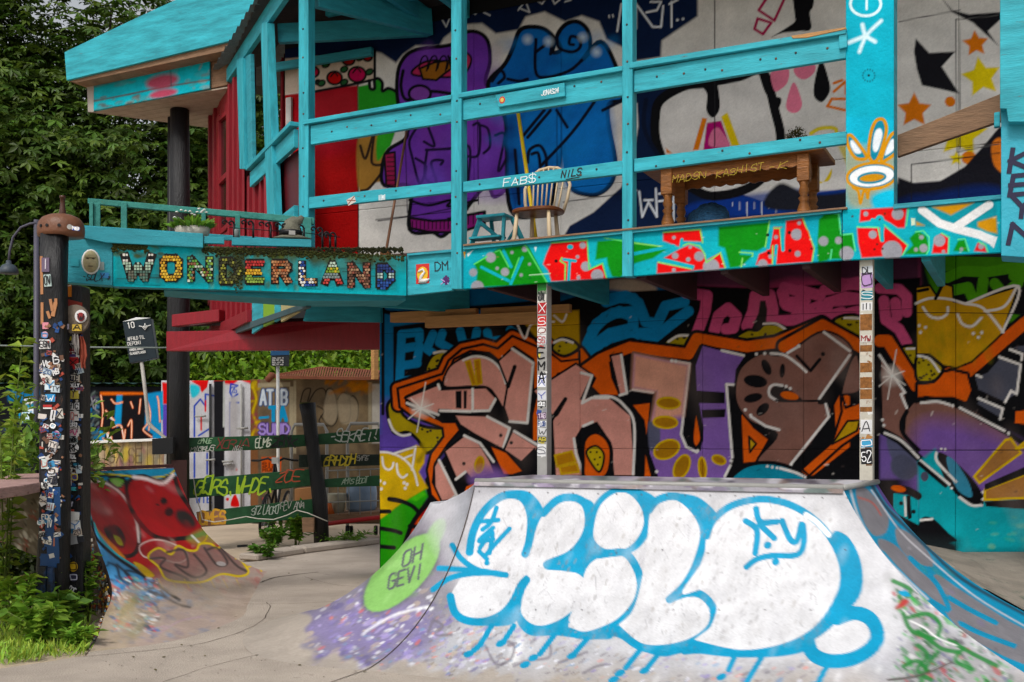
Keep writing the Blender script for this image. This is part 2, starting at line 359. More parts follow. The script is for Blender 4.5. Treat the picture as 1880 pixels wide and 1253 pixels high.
    let([R5('445,505 465,390 520,280 610,200 690,180 760,215 795,310 785,430 765,520 770,655 740,720 690,800 620,865 520,900 420,890 360,850 335,760 400,640')],
        [R5('445,505 465,390 520,280 610,195 690,175 760,205 797,300 790,430 765,515'), R5('335,760 360,850 420,895 520,905 620,870 690,800 740,700 775,660')])
    let([R5('870,290 950,225 1030,215 1100,255 1115,350 1080,440 1000,520 890,580 980,600 1080,625 1130,690 1120,780 1050,850 960,910 860,940 780,920 730,860 725,790 775,660 800,520 830,370')],
        [R5('870,280 950,205 1040,190 1110,230 1130,330 1100,430 1020,520 890,577 980,590 1080,610 1142,680 1130,780 1050,860 960,920 860,950 780,930 725,870 720,800 740,720 772,665')])
    let([R6('20,330 60,220 150,165 240,170 305,240 322,330 290,420 210,480 100,490 25,430')], [])
    p.line(R6('20,330 60,220 150,150 240,155 312,230 337,330 300,430 220,500 100,505 20,440'), 11, BLU, 1, 1.8, 1, True)
    let([R6('-10,600 80,530 200,530 260,580 285,680 265,780 190,880 90,935 -20,965 -110,900 -60,780')], [R6('60,520 150,508 215,512 270,580 302,680 280,790 200,890 110,945 -20,985 -110,960')])
    let([R6('360,260 430,205 510,200 590,255 640,350 630,450 590,590 535,700 475,772 560,760 640,765 695,830 685,925 590,1005 440,1040 300,1030 200,985 165,935 250,850 300,700 335,480')],
        [R6('350,262 400,205 500,183 590,240 655,340 662,440 615,590 550,700 468,777'), R6('470,775 560,742 650,750 718,830 702,940 590,1022 430,1060 290,1045 160,940')])
    O = [(1297, 985), (1310, 955), (1345, 928), (1400, 917), (1455, 929), (1505, 963), (1537, 1010), (1549, 1060), (1535, 1107), (1498, 1157), (1440, 1188), (1360, 1200), (1275, 1182), (1305, 1150), (1316, 1110), (1300, 1080), (1252, 1090), (1290, 1030)]
    p.poly(O, '#cdcdd0', 1); p.line(O[:13], 13, BLU)
    p.poly(R7('20,1020 90,960 180,880 260,870 340,910 365,985 330,1060 250,1095 130,1090 50,1060'), WH, 1); p.line(R7('10,1015 40,1090 130,1130 260,1120 370,1060 410,980 370,890 280,855 180,885'), 26, BLU); p.line(R7('180,880 90,960 0,1015'), 11, BLU)
    p.line(R7('0,290 60,330 130,405'), 9, '#f6f6f6', 1, 3)
    # green and red scribble low on the right
    p.poly(R7('470,640 560,740 640,760 760,900 1000,1080 1253,1250 1253,1320 600,1320 560,1150 620,1000 560,860'), '#8b8a8c', 1, 26, .75)
    p.speckle((1640, 1080, 1860, 1260), ['#1f7030', '#1f7030', '#3c9a48', '#8a8690', '#d0d0d0', '#4a484e', '#a03838', '#5a5a80', '#14501f'], 420, (1.5, 6), .75, 2.5, 14, 45)
    for q in ('560,860 600,950 700,1000 780,1060 880,1080', '590,880 700,860 770,920 740,1000 640,960', '640,1040 700,1100 640,1180 720,1240', '500,670 600,720 580,760', '820,1010 960,1090 1100,1160', '560,1160 640,1130 700,1190', '900,1060 860,1130 960,1180', '760,1080 700,1150 660,1253'): p.line(R7(q), 8, '#1f7030', 1, 3.5, .9)
    p.line(R7('470,1240 650,1215 830,1140'), 4, '#4a4440', 1, 3); p.line(R7('600,900 680,940 760,1000 860,1040'), 3, '#d8d8d8', 1, 3); p.poly(R7('510,830 560,775 590,790 560,820'), '#a03a38', 1, 5)
    p.poly(R7('530,735 570,725 600,755 565,760'), BLU, 1)
    # grey blotches, scuffs
    p.speckle((880, 910, 1560, 1190), ['#8f8f98', '#e0e0e4', '#a09c9a', '#7f7c80'], 420, (2, 15), .13, 12, 11, -65); p.speckle((900, 930, 1540, 1195), ['#7d7670', '#8a837c', '#6a6668'], 420, (.8, 3.2), .45, 2.5, 13, -68)
    p.speckle((880, 930, 1540, 1190), ['#77757a', '#8b8a90'], 150, (.8, 2.0), .55, 1.8, 12)
    g_ = random.Random(5)
    for _ in range(170):
        a = g_.uniform(870, 1530); b_ = g_.uniform(930, 1180); l = g_.uniform(5, 26); an = g_.uniform(-2.2, -.6)
        p.line([(a, b_), (a+l*math.cos(an), b_+l*math.sin(an))], .9, '#6c6a70', 0, 1.6, g_.uniform(.2, .6))
    p.dots([(880+k*42+(k % 3)*4, 903+k*.75) for k in range(17)]+[(880+k*84, 1010+(k % 2)*6) for k in range(9)]+[(900+k*84, 1120) for k in range(8)], 1.5, '#4a4648')
    # drips and dots
    for q, d in ((R5('570,930 510,1030 470,1070'), R5('440,1090')), (R5('700,930 640,1020'), R5('625,1030')), (R5('930,985 850,1090'), R5('812,1112 765,1152')), (R5('1120,1005 1050,1085'), R5('1035,1100')),
                 (R6('300,1065 215,1170'), R6('183,1200 145,1238')), (R6('400,1095 340,1170'), R6('325,1185')), (R6('840,1110 808,1180'), R6('765,1222')), (R6('1000,1105 910,1253'), R6('880,1290')), (R7('140,1120 70,1253'), R7('40,1270'))):
        p.line(q, 10, BLU); [p.ell(x, y, 10, 6, -20, BLU) for x, y in d]
    # tag strokes
    for q in (R5('345,465 400,545 500,610 650,635'), R5('270,597 400,605 520,615 655,637'), R5('235,720 330,655 450,628 560,625')): p.line(q, 10.5, BLU)
    for q in (R5('600,250 570,330 520,375'), R5('500,330 610,320'), R5('580,365 500,440 580,430'), R5('505,480 575,390 560,510'), R5('675,370 600,450 540,520'), R5('500,500 545,545')): p.line(q, 8.5, BLU)
    p.dots(R5('545,567'), 5, BLU)
    for q in (R6('965,255 990,330 1085,330'), R6('905,325 970,380 960,510'), R6('985,345 1070,425'), R6('1115,325 1160,430 1200,440 1225,345'), R6('1235,350 1240,450 1200,520 1060,525 970,545 910,590')): p.line(q, 11, BLU)
    p.dots(R6('1032,465 1078,560'), 7, BLU)
def paint_ramp_right(p):
    p.fill('#0f8ab0')
    for q in ('285,150 340,135 430,230 475,310 455,395 385,405 320,300', '515,370 600,400 700,500 728,585 640,575 540,480', '415,430 520,470 640,600 760,700 795,805 700,775 560,650 450,530', '735,635 900,730 1150,890 1400,1040 1400,1210 1253,1150 1000,1040 820,880'): p.poly(R7(q), '#7b797e', 1, 3)
    p.speckle((1560, 890, 1900, 1253), ['#a6a4a6', '#7b797e', '#9a989c', '#6c6a72'], 90, (2, 9), .22, 7, 21, 45)
    for q in (R7('440,510 520,600 640,720 700,770 900,980 1100,1100 1253,1170 1400,1230'), R7('600,540 660,590 730,600 760,560'), R7('690,620 760,700 820,830 760,810 640,730'), R7('820,765 950,840 1090,910'), R7('890,915 1000,970 1200,1045')): p.line(q, 9, BLU)
    p.line(R7('300,190 380,220 430,290'), 3, '#b5594a', 1, 3, .8)
    p.poly(R7('430,520 480,600 560,680 640,760 600,770 520,690 440,650 490,640'), '#2b7a35', 1, 6, .8)
    p.line([(1606, 883), (1632, 925), (1668, 958), (1716, 1003), (1780, 1059), (1880, 1116), (1960, 1150)], 7, '#53417a', 1, 3)
    p.line([(1600, 890), (1626, 930), (1660, 965), (1708, 1011), (1770, 1066), (1880, 1128)], 6, '#2d2b33', 1, 4, .8)
    p.line([(1600, 900), (1650, 972), (1700, 1020), (1790, 1095), (1890, 1155)], 3, '#c9c7cc', 1, 3, .8)
    p.speckle((1600, 950, 1880, 1200), ['#4c7f57', '#7a7090', '#c9c7cc', '#57545c'], 40, (2, 7), .5, 5, 22, 45)
def front_fn(u, v):
    w = wv(v); q = A_[None]+u[:, None]*(B_-A_)[None]
    # right end follows the hip line
    wr = w; vx = .7145*wr; vy = -1.449*wr; hip = B_[None]+np.stack([vx, vy], 1)
    l = A_[None]-w[:, None]*n2; xy = l*(1-u)[:, None]+hip*u[:, None]
    return np.concatenate([xy, (prof(w)-.014)[:, None]], 1)
def paint_front(p):
    paint_ramp(p); z = p.v[:, 2]; x = p.p[:, 0]; nz = .02*np.sin(x/23.)+.015*np.sin(x/7.+p.p[:, 1]/9.)
    p.mixin(np.arange(len(z)), np.clip((.03+nz*.8-z)/.018, 0, 1)*.95, CC); y = p.p[:, 1]
    p.mixin(np.arange(len(z)), np.clip((572+8*np.sin(y/5.)+6*np.sin(y/11.+x/7.)-x)/14, 0, 1), CC)
surf('front_face', front_fn, 360, 220, paint_front, RAMPM, ramp, smooth=True, sat=1.06)
def right_fn(u, v):
    w = wv(v); hip = B_[None]+np.stack([.7145*w, -1.449*w], 1); end = E_[None]+1.34*w[:, None]*m2
    xy = hip*(1-u)[:, None]+end*u[:, None]; return np.concatenate([xy, (prof(w)-.016)[:, None]], 1)
def paint_right2(p):
    paint_ramp_right(p)
    p.line(R7('250,130 310,320 440,520 700,775'), 4, '#d8d8da', 1, 4, .8)
    p.speckle((1630, 1080, 1800, 1260), ['#2f8a3a', '#3c9a44', '#1f6a2c', '#c9d9c0', '#8a3030'], 0)
surf('right_face', right_fn, 130, 180, paint_right2, RAMPM, ramp, smooth=True, sat=1.06)
th0 = math.atan2(-NY, -NX); 
def cone_fn(u, v):
    th = th0-u*math.radians(92); w = wv(v); sh = .3*np.clip(u*2.2, 0, 1)
    z = np.minimum(prof(np.maximum(w-sh, 0)), RH-.17*np.clip(u*2.5, 0, 1))
    return np.stack([A_[0]+w*np.cos(th), A_[1]+w*np.sin(th), z-.014], 1)
surf('left_hip', cone_fn, 150, 170, paint_front, RAMPM, ramp, smooth=True, sat=1.06)
thL = th0-math.radians(92); dl = np.array([math.cos(thL), math.sin(thL)])
def left_fn(u, v):
    w = wv(v); q = A_[None]+u[:, None]*1.15*n2+w[:, None]*dl
    return np.concatenate([q, np.minimum(prof(np.maximum(w-.3, 0)), RH-.17)[:, None]-.014], 1)
surf('left_face', left_fn, 40, 60, paint_front, RAMPM, ramp, smooth=True, sat=1.06)
tb = [Vector((*A_, 0)), Vector((*B_, 0)), Vector((*E_, 0)), Vector((*(A_+n2*1.15), 0))]
dk = MB().prism([p+Z*.02 for p in tb], Z*(RH-.026)).build('deck', cm('#6a6266', .5), ramp)
# steel coping and the scuffed plate along the lip
cp = [Vector((*A_, RH)), Vector((*B_, RH)), Vector((*E_, RH))]
def plate(p):
    p.fill('#8d8a90'); p.speckle((860, 870, 1620, 900), ['#3a3640', '#5a4f6a', '#c9c7cc', '#4c5f58', '#a89ab0', '#7a6a62'], 130, (3, 14), .8, 3, 9, 2)
def plate_fn(u, v):
    q = A_[None]+u[:, None]*(B_-A_)[None]-n2[None]*.012; z = RH+.012-v*.052
    return np.concatenate([q-n2[None]*(v*.018)[:, None], z[:, None]], 1)
surf('lip_plate', plate_fn, 220, 4, plate, RAMPM, ramp)
def deck_fn(u, v):
    a = A_[None]+u[:, None]*(B_-A_)[None]-n2[None]*.012; b = (A_+n2*1.16)[None]+u[:, None]*(E_-A_-n2*1.1)[None]
    q = a*(1-v)[:, None]+b*v[:, None]; return np.concatenate([q, np.full((len(u), 1), RH+.012)], 1)
surf('deck_sheet', deck_fn, 120, 30, plate, RAMPM, ramp)
tube('coping', [cp[0]+Z*.0, cp[1]], .022, STEEL, ramp)
tube('coping', [cp[1], cp[2]], .022, STEEL, ramp)
def on_ramp(w): return Vector((*(A_-n2*w), float(prof(np.array([w]))[0])))
b = MB(); pts = [on_ramp(w)+Vector((-.003, -.006, -.011)) for w in np.linspace(.02, 2.9, 34)]; pts = [Vector((p_.x, p_.y, max(p_.z, .005))) for p_ in pts]; g_ = random.Random(3)
for i in range(len(pts)-1):
    e = Vector((UX, UY, 0))*.004; j0 = Vector((UX, UY, 0))*g_.uniform(-.012, .012)
    b.add([pts[i]-e, pts[i]+e, pts[i+1]+e, pts[i+1]-e], [(0, 1, 2, 3)])
b.build('crack', CRK, ramp)
# banked floor behind the ramp, against the wall on the right
bank = MB(); cut = [Vector((*(E_+1.34*w*m2), float(prof(np.array([w]))[0])-.004)) for w in np.linspace(.62, 1.9, 8)]
wl = [Vector((3.2, 10.7, .6)), Vector((3.9, 10.36, .62)), Vector((4.3, 10.37, .54)), Vector((4.8, 10.43, .535)), Vector((5.3, 10.5, .53)), Vector((5.9, 10.6, .53)), Vector((6.6, 10.7, .53)), Vector((7.6, 10.8, .53))]
for i in range(7): bank.add([cut[i], cut[i+1], wl[i+1], wl[i]], [(0, 1, 2, 3)])
tag(bank.build('concrete_bank', mat('paint stained concrete', '#8f877c', .9, .4, 2.5, .4, 60, wear='#5f6a5c', wearamt=.14, wscale=3, spec=.1)), kind='structure')
for q, h in (([(1800, 1042), (1830, 1038), (1860, 1045), (1830, 1052), (1795, 1048)], '#5f8a4a'), ([(1840, 1060), (1860, 1066), (1890, 1062)], '#6d5f8a'), ([(1820, 1075), (1850, 1085), (1890, 1082)], '#6d5f8a')):
    pass
# ================================================================ red quarter pipe on the left
quarter = thing('quarter_pipe', 'curved concrete quarter pipe painted dark red with yellow outlined throw up', 'skate ramp', (-3.6, 11, 0))
def arc(l, b_, n=7, hz=1.25):
    l = np.array(l); b_ = np.array(b_); r = np.linalg.norm(b_-l); R = (hz*hz+r*r)/(2*hz); out = []
    for t in np.linspace(0, 1, n):
        t = t**.8; x = r*(1-t); z = R-math.sqrt(max(R*R-x*x, 0)); out.append((*(l+(b_-l)*t), z))
    return out
ST = [[(-4.15, 10.3, 1.25), (-4.03, 10.3, .95), (-3.85, 10.15, .62), (-3.54, 9.64, .3), (-3.45, 9.2, .12), (-3.3, 8.65, .04), (-3.19, 8.13, .0)],
      arc((-4.3, 10.9), (-2.48, 8.62)), arc((-4.5, 11.4), (-2.23, 9.68)), arc((-4.66, 11.9), (-2.34, 10.5)), arc((-4.78, 12.4), (-2.5, 11.6)), arc((-4.6, 13.2), (-2.66, 12.4)), arc((-4.35, 14.0), (-2.78, 13.1))]
STC = np.array(catmull(np.array(ST).reshape(7, -1), False, 12)).reshape(-1, 7, 3)
STF = np.stack([catmull(s, False, 12) for s in STC])           # (73,73,3)
def q_fn(u, v):
    a = u*(STF.shape[0]-1); i = np.minimum(a.astype(int), STF.shape[0]-2); fa = (a-i)[:, None]
    c = v*(STF.shape[1]-1); j = np.minimum(c.astype(int), STF.shape[1]-2); fc = (c-j)[:, None]
    r = (STF[i, j]*(1-fa)+STF[i+1, j]*fa)*(1-fc)+(STF[i, j+1]*(1-fa)+STF[i+1, j+1]*fa)*fc
    r[:, 2] -= .012; return r
Q3 = K(0, 773, .38308)
def paint_quarter(p):
    p.fill('#9a1c24'); y = p.p[:, 1]; x = p.p[:, 0]; i = np.arange(len(y))
    foot = 1015+np.clip((330-x)*.35, -30, 60)
    p.mixin(i, np.clip((y-foot)/70, 0, 1)*.9, '#a49b92')
    p.poly(Q3('395,240 840,225 850,265 700,300 600,290 395,290'), '#1f86a8', 0, 4)
    p.line(Q3('395,285 470,265 520,262 580,275 620,262 700,290 780,290 835,240'), 5, '#101010'); p.line(Q3('395,275 470,255 600,262 700,275 800,262 840,235'), 3, '#c8b72a')
    p.poly(Q3('390,300 470,290 560,330 640,430 668,560 640,640 560,640 480,580 430,470 390,400'), '#8e1b22', 1, 2, 1, '#18130f', 8)
    p.line(Q3('400,292 500,296 590,360 650,470 665,580'), 4, '#d9c9c4', 1, 3)
    p.poly(Q3('610,300 680,265 760,290 830,265 860,340 930,440 1000,520 900,560 760,560 680,500 620,400'), '#98202a', 1, 3, 1, '#18130f', 8)
    p.line(Q3('640,270 700,278 780,300 830,258'), 6, '#e8d8d6', 1, 4)
    p.poly(Q3('520,280 560,270 600,285 575,320 545,310'), '#5f9a35', 1, 3, 1, '#111111', 4)
    for a, b_, r in ((785, 385, 17), (810, 437, 22)): p.ell(*Q3('%d,%d' % (a, b_))[0], r*.38, r*.36, 40, '#15110f', 3)
    p.ell(*Q3('890,470')[0], 22, 13, 40, '#2b2421', 8); p.ell(*Q3('755,402')[0], 2.5, 2.5, 0, '#15110f')
    p.poly(Q3('500,510 560,500 600,560 590,610 540,590 510,550'), '#15110f', 1, 3); p.poly(Q3('545,550 575,560 590,595 565,590'), '#8aa82a', 1)
    p.poly(Q3('440,480 470,520 560,610 600,660 520,620 450,540'), '#c8861f', 1, 4)
    p.poly(Q3('670,600 740,570 830,590 900,640 860,680 760,660 690,650'), '#93222a', 1, 8, 1, '#d0b8b2', 3)
    p.speckle((160, 880, 420, 1010), ['#b23a3a', '#7a141c', '#a52a30', '#d8b8b0'], 90, (3, 12), .3, 9, 31, 40)
    p.poly(Q3('900,560 1000,510 1050,570 1000,600 930,590'), '#7f9a55', 1, 10, .7)
    p.line(Q3('920,550 960,590'), 3, '#e8e8e0', 0, 3); p.line(Q3('1000,525 985,570 950,590'), 2, '#c8b72a')
    # near panel, pale blue with tags
    p.poly(Q3('385,375 415,385 450,500 560,640 700,740 820,830 700,860 560,800 480,700 420,590 385,520'), '#5d92bd', 1, 5)
    p.poly(Q3('385,378 412,380 445,490 440,520 395,450'), '#2aa0a6', 1, 3)
    p.line(Q3('440,480 460,560 540,640 640,710 760,790 860,860'), 6, '#10161a', 1, 3); p.line(Q3('452,490 480,560 560,640 660,705'), 3, '#2aa7ad')
    p.line(Q3('395,500 430,560 420,620 470,640 480,700 520,690'), 2.4, '#16202c'); p.line(Q3('400,540 440,600 500,680'), 2, '#16202c')
    for q in ('520,680 560,700 580,760 640,780 600,720 680,740 700,800 640,800 740,800 720,760 800,850', '560,690 620,740 700,810 780,840 860,880 910,893'): p.line(Q3(q), 4.5, '#25252b', 1, 4, .9)
    p.speckle((205, 1060, 290, 1160), ['#5ab0b4', '#3f76a8', '#b8a894', '#2e3f55', '#efefef', '#c04048', '#3a3a44'], 330, (1, 4.5), .85, 2, 32, 25); p.speckle((215, 1080, 400, 1180), ['#8f9aa8', '#6f7f98', '#a49b92', '#8a7f88', '#5a6a80'], 160, (1.5, 6), .5, 3, 35, 15); p.speckle((300, 990, 500, 1090), ['#8f8078', '#b09a8c', '#7a6a66', '#a8433f'], 140, (1.5, 7), .4, 3, 36, 35)
    p.line(Q3('640,880 620,910 750,920 740,880 690,860'), 3, '#3b4655', 1, 4, .8); p.line(Q3('720,1000 800,985 760,1020 860,960 960,940'), 2.5, '#a890a0', 1, 4, .6)
    # yellow outlined throw-up
    T_ = Q3('710,650 760,610 820,640 850,600 900,620 940,620 960,590 1010,590 1040,610 1080,600 1130,640 1190,720 1150,745 1060,735 980,770 900,775 800,760 760,700')
    p.poly(T_, '#7d655f', 1, 4, .75); p.line(T_, 4, '#cdb32c', 1, 2, 1, True)
    for q in ('720,660 790,660 770,700 860,740 900,760', '800,630 880,620 900,700 840,690 930,750 990,720 930,640', '980,610 1040,690 1090,680 1040,610 990,620', '1060,610 1130,690 1180,720'): p.line(Q3(q), 4.5, '#3d3434', 1, 3, .9)
    p.ell(*Q3('1060,685')[0], 9, 4, 10, '#a9a2a0')
    for k in range(7): a = 760+k*62; p.line(Q3('%d,%d %d,%d' % (a, 760, a+22, 800)), 2, '#c8a93a', 0, 2, .7)
    p.poly(Q3('640,680 680,690 740,740 700,745'), '#c9a530', 1, 3); p.line(Q3('1130,660 1160,660 1180,700 1230,690 1253,720'), 3, '#cdb32c')
    p.speckle((230, 1060, 520, 1130), ['#a8998a', '#8f8276', '#b9ac9e'], 60, (5, 18), .35, 10, 33, 5)
    # gritty concrete flare next to the weeds
    p.speckle((150, 1080, 260, 1215), ['#b0a28c', '#8e8660', '#a79a86'], 60, (5, 14), .5, 9, 34)
surf('riding_surface', q_fn, 200, 200, paint_quarter, RAMPM, quarter, smooth=True)
lipc = [Vector(STF[i, 0]) for i in range(0, 73, 6)]
b = MB()
for i in range(len(lipc)-1):
    b.beam(lipc[i]+Vector((-.06, .02, .012)), lipc[i+1]+Vector((-.06, .02, .012)), .12, .035)
b.build('rim_plank', mat('dark painted rim', '#5c2a2c', .5, .6, 9, .2), quarter)
# mosaic covered side wall under the near edge
sb = MB(); edge = [Vector(q) for q in STF[0]]; back = Vector((-.16, .5, 0))
for i in range(len(edge)-1):
    a, c = edge[i], edge[i+1]; sb.add([a-Z*.01, c-Z*.01, Vector((c.x+back.x*.2, c.y+back.y*.2, 0)), Vector((a.x+back.x*.2, a.y+back.y*.2, 0))], [(0, 1, 2, 3)])
sb.build('side_wall', cm('#5b4a44', .8), quarter)
tl = MB(); tcols = ['#b8902a', '#8a2a2a', '#d0c8b8', '#2a2420', '#5a7a8a', '#b05a2a']; tiles = {h: MB() for h in tcols}; g_ = random.Random(2)
for _ in range(420):
    i = g_.randrange(4, 60); p0 = edge[i]; z = g_.uniform(.03, max(p0.z-.04, .04)); 
    c = Vector((p0.x-.008, p0.y-.06-.01, z)); r = g_.uniform(.014, .028); a0 = g_.uniform(0, 1.5)
    e1 = Vector((.55, -.83, 0)); pts = [c+(e1*math.cos(a0+k*1.571)+Z*math.sin(a0+k*1.571))*r for k in range(4)]
    tiles[g_.choice(tcols)].prism(pts, Vector((.01, .01, 0)))
for h, mb in tiles.items(): tag(mb.build('mosaic', cm(h, .3), quarter), kind='stuff')
# pink topped rim of the neighbouring bowl and its streaked outside
rim = thing('bowl_rim', 'pink painted plank rim on curved outside of wooden bowl beside sticker post', 'skate ramp', PZ(40, 885, 1.25))
tp = [(-300, 905), (-290, 890), (0, 879), (20, 871), (78, 869), (82, 884), (45, 891), (0, 896), (-150, 902)]
prism('rim_plank', [PZ(x, y, 1.25) for x, y in tp], (0, 0, -.085), mat('pink worn plank', '#a88680', .8, .4, 6, .6, 22, (1, 1, 6), wear='#6a4a44', wearamt=.14), rim, .006)
def skin_fn(u, v):
    e = -300+370*v**.8; xl = e+(100-e)*u; y = 903+v*120; d = 10.25+.5*v
    return np.stack([(xl-CX)/FPX*d, d, EYE+(HZ-y)/FPX*d], 1)
def skin_paint(p):
    p.fill('#6f665c'); p.speckle((-90, 900, 120, 1060), ['#cfc8bc', '#3a332d', '#9a5048', '#8e857a', '#57685a', '#e0dcd4', '#29251f'], 420, (1.2, 4), .8, 2.5, 41, 62); p.speckle((-300, 900, -90, 1030), ['#cfc8bc', '#3a332d', '#8e857a'], 160, (1.2, 4), .8, 2.5, 42, 62)
surf('outer_skin', skin_fn, 150, 60, skin_paint, RAMPM, rim, smooth=True)
prism('frame_board', [P(-80, 1095, 10.9), P(60, 1050, 10.9), P(60, 1062, 10.9), P(-80, 1107, 10.9)], (0, .05, 0), OLDWOOD, rim)

# grit and fallen leaves on the skate floor
g_ = random.Random(77); gr = MB()
for _ in range(170):
    x_ = g_.uniform(150, 1000); y_ = g_.choice([g_.uniform(1040, 1250), g_.gauss(1215, 12), g_.gauss(1060, 20)])
    if y_ < 1030: continue
    c = PZ(x_, y_); r_ = g_.uniform(.002, .006); gr.prism([c+Vector((r_*math.cos(a+g_.random()), r_*math.sin(a), .002)) for a in (0, 1.3, 2.5, 3.9, 5.1)], (0, 0, r_*.7))
tag(gr.build('grit', cm('#8a8074', .9)), kind='stuff')
lf = MB()
for _ in range(46):
    c = PZ(g_.uniform(180, 700), g_.choice([g_.gauss(1200, 14), g_.gauss(1065, 14), g_.uniform(1050, 1240)]))+Z*.006; a = g_.uniform(0, 6.28); d = Vector((math.cos(a), math.sin(a), g_.uniform(0, .3)))*g_.uniform(.02, .05); e = Vector((-math.sin(a), math.cos(a), .1))*.012; lf.add([c, c+d*.5+e, c+d, c+d*.5-e], [(0, 1, 2, 3)])
tag(lf.build('fallen_leaves', cm('#5a5230', .9)), kind='stuff')
for q, w in (([(690, 1100), (660, 1140), (655, 1180)], .006), ([(300, 1253), (420, 1215), (560, 1185)], .005), ([(560, 1060), (620, 1075), (690, 1078)], .006)): ribbon('crack', q, w, .004, CRK, floor)
# ================================================================ club house: murals
house = thing('club_house', 'two storey timber club house covered in graffiti murals with turquoise balcony', 'building', (1.5, 12.5, 0))
CW = 11.0; CA = 9.27; ZF = 3.46
def s_of(px, c): p = PC(px, 0, c); return p.x*UX+p.y*UY
def wall_pt(s, z, c): return np.stack([NX*c+UX*s, NY*c+UY*s, z], 1)
c8 = K(680, 480, .38308); M1 = K(1080, 480, .38308); M2 = K(1440, 440, .35116); R3 = K(1640, 480, .479); LL = K(690, 560, .41475)
PK = '#c99186'; PU = '#7d5fa0'; BR = '#7a584f'; OR = '#cf6122'; BK = '#0d0d10'; YE = '#b9952a'; HI = '#d8d4d0'
def paint_lower(p):
    p.fill('#14161b'); x, y = p.p[:, 0], p.p[:, 1]; al = np.arange(len(x))
    p.poly([(690, 480), (1275, 480), (1275, 720), (690, 800)], '#1b6a9b', 0, 3)
    p.poly([(690, 735), (810, 735), (810, 905), (690, 905)], '#5d4a9c', 0, 30)
    p.poly([(1270, 470), (1690, 470), (1690, 720), (1270, 650)], '#a8476a', 0, 4)
    p.poly([(1030, 480), (1690, 460), (1690, 520), (1450, 512), (1380, 530), (1200, 525), (1030, 540)], '#5a3448', 0, 14)
    p.poly(M1('75,100 200,85 320,120 300,160 120,135 80,140'), '#b0a090', 1, 6)
    p.poly([(1690, 440), (2100, 430), (2100, 620), (1830, 590), (1720, 560), (1700, 500)], '#3f7a1f', 0, 6)
    # banded back pieces: black field, colour bands on it
    bl_, pk_, gr_ = '#2480b4', '#c25a80', '#4c8f26'
    p.poly([(722, 600), (1010, 560), (1070, 540), (1270, 530), (1275, 690), (1010, 690), (760, 720), (722, 720)], BK, 0, 3); p.poly([(1268, 525), (1400, 530), (1690, 510), (1690, 720), (1268, 650)], BK, 0, 3); p.poly([(1722, 500), (2000, 470), (2000, 600), (1760, 560)], BK, 0, 3)
    def bands(f, col, w, *qs):
        for q in qs: p.line(f(q), w+1.5, col, 0, 2.2)
    bands(c8, bl_, 14, '150,350 140,575', '150,350 235,340 235,375', '150,420 235,405 225,470', '150,500 225,490', '140,575 190,570', '300,350 270,420 320,455 280,540', '345,345 330,390 400,430', '430,335 445,395 500,395 510,335', '560,340 570,385 640,375', '670,330 720,360')
    bands(c8, bl_, 18, '1035,480 1060,410 1150,345 1260,320', '1040,395 1085,300 1160,250 1260,240', '1065,515 1150,430 1260,400', '1130,195 1190,175 1260,178')
    bands(M1, bl_, 18, '0,460 60,390 150,360 220,370', '20,330 80,270 150,240 215,265 215,300', '100,180 180,165 240,200 275,290 330,300 370,215 460,195', '110,420 230,410 300,380 400,300 480,240', '250,345 330,345', '400,400 480,385')
    bands(M1, pk_, 19, '525,335 560,240 570,165 470,150', '605,330 625,260 670,225 710,265 695,320 660,325', '760,310 790,240 800,165 870,160 885,230 880,290', '930,150 950,210 1040,240 1110,215', '910,285 1000,280 1130,270 1150,200', '1020,140 1110,165', '1150,135 1290,100', '1190,190 1290,180', '1180,270 1290,240')
    bands(M2, pk_, 18, '0,250 70,270 110,320 0,330', '60,400 170,400', '210,265 300,230 400,240', '230,330 320,300 400,310', '250,395 300,380', '500,255 600,260 640,300 640,380', '520,320 530,420 600,470 640,540', '580,330 590,400')
    bands(M2, gr_, 18, '850,200 930,165 1060,170 1253,140', '890,265 960,250 990,320', '1040,215 1030,290', '1100,230 1150,290 1220,230', '1200,190 1290,200')
    p.line([(703, 560), (735, 575), (1000, 555)], 8, BK)
    # black body behind letters, orange outline
    top = c8('-30,700 60,690 130,600 345,535 375,470 440,415 540,395 610,415 680,355 800,405 915,470 1000,425')+M1('-60,430 0,520 100,440 200,405 480,440 520,365 760,405 900,385 1120,290 1253,390')+M2('390,560 500,515 690,760 880,690 960,690 1253,430 1500,300')
    body = top+[(2100, 640), (2100, 1300), (700, 1300)]
    pass
    reg = c8('130,600 345,535 375,470 440,415 540,395 610,415 680,355 800,405 915,470 1000,425 1010,520')+M1('100,440 200,405 480,440 520,365 760,405 900,385 1120,290 1253,390')+M2('390,560 500,515 690,760 880,690 960,690 1253,430')+[(1960, 560), (1960, 1130), (800, 1130), (790, 960), (780, 880), (850, 800), (735, 745)]
    p.poly(reg, BK, 0)
    # yellow buns with seeds
    def bun(q, hl=None, n=9, seed=0):
        p.poly(q, '#a08e1c', 1, 2, 1, BK, 6); q_ = np.array(q); g_ = random.Random(seed); a, b_ = q_.min(0), q_.max(0); k = 0
        while k < n:
            pt = np.array([[g_.uniform(a[0], b_[0]), g_.uniform(a[1], b_[1])]])
            if Paint.dist(pt, catmull(q, True), True)[0] < -5: p.ell(*pt[0], 2.6, 2.1, 20, BK)
            k += .5
        if hl: p.line(hl, 4.5, HI)
    bun(c8('265,530 290,460 345,430 385,440 370,500 340,530'), c8('305,440 345,432 380,438'), 8, 1)
    bun(c8('80,700 120,660 160,740 250,790 340,800 400,790 350,860 270,920 230,860 180,820 110,820'), c8('88,760 110,810 150,835 190,830'), 22, 2)
    bun(c8('870,410 905,365 960,370 1000,410 930,450'), c8('880,385 920,370 970,385'), 6, 3)
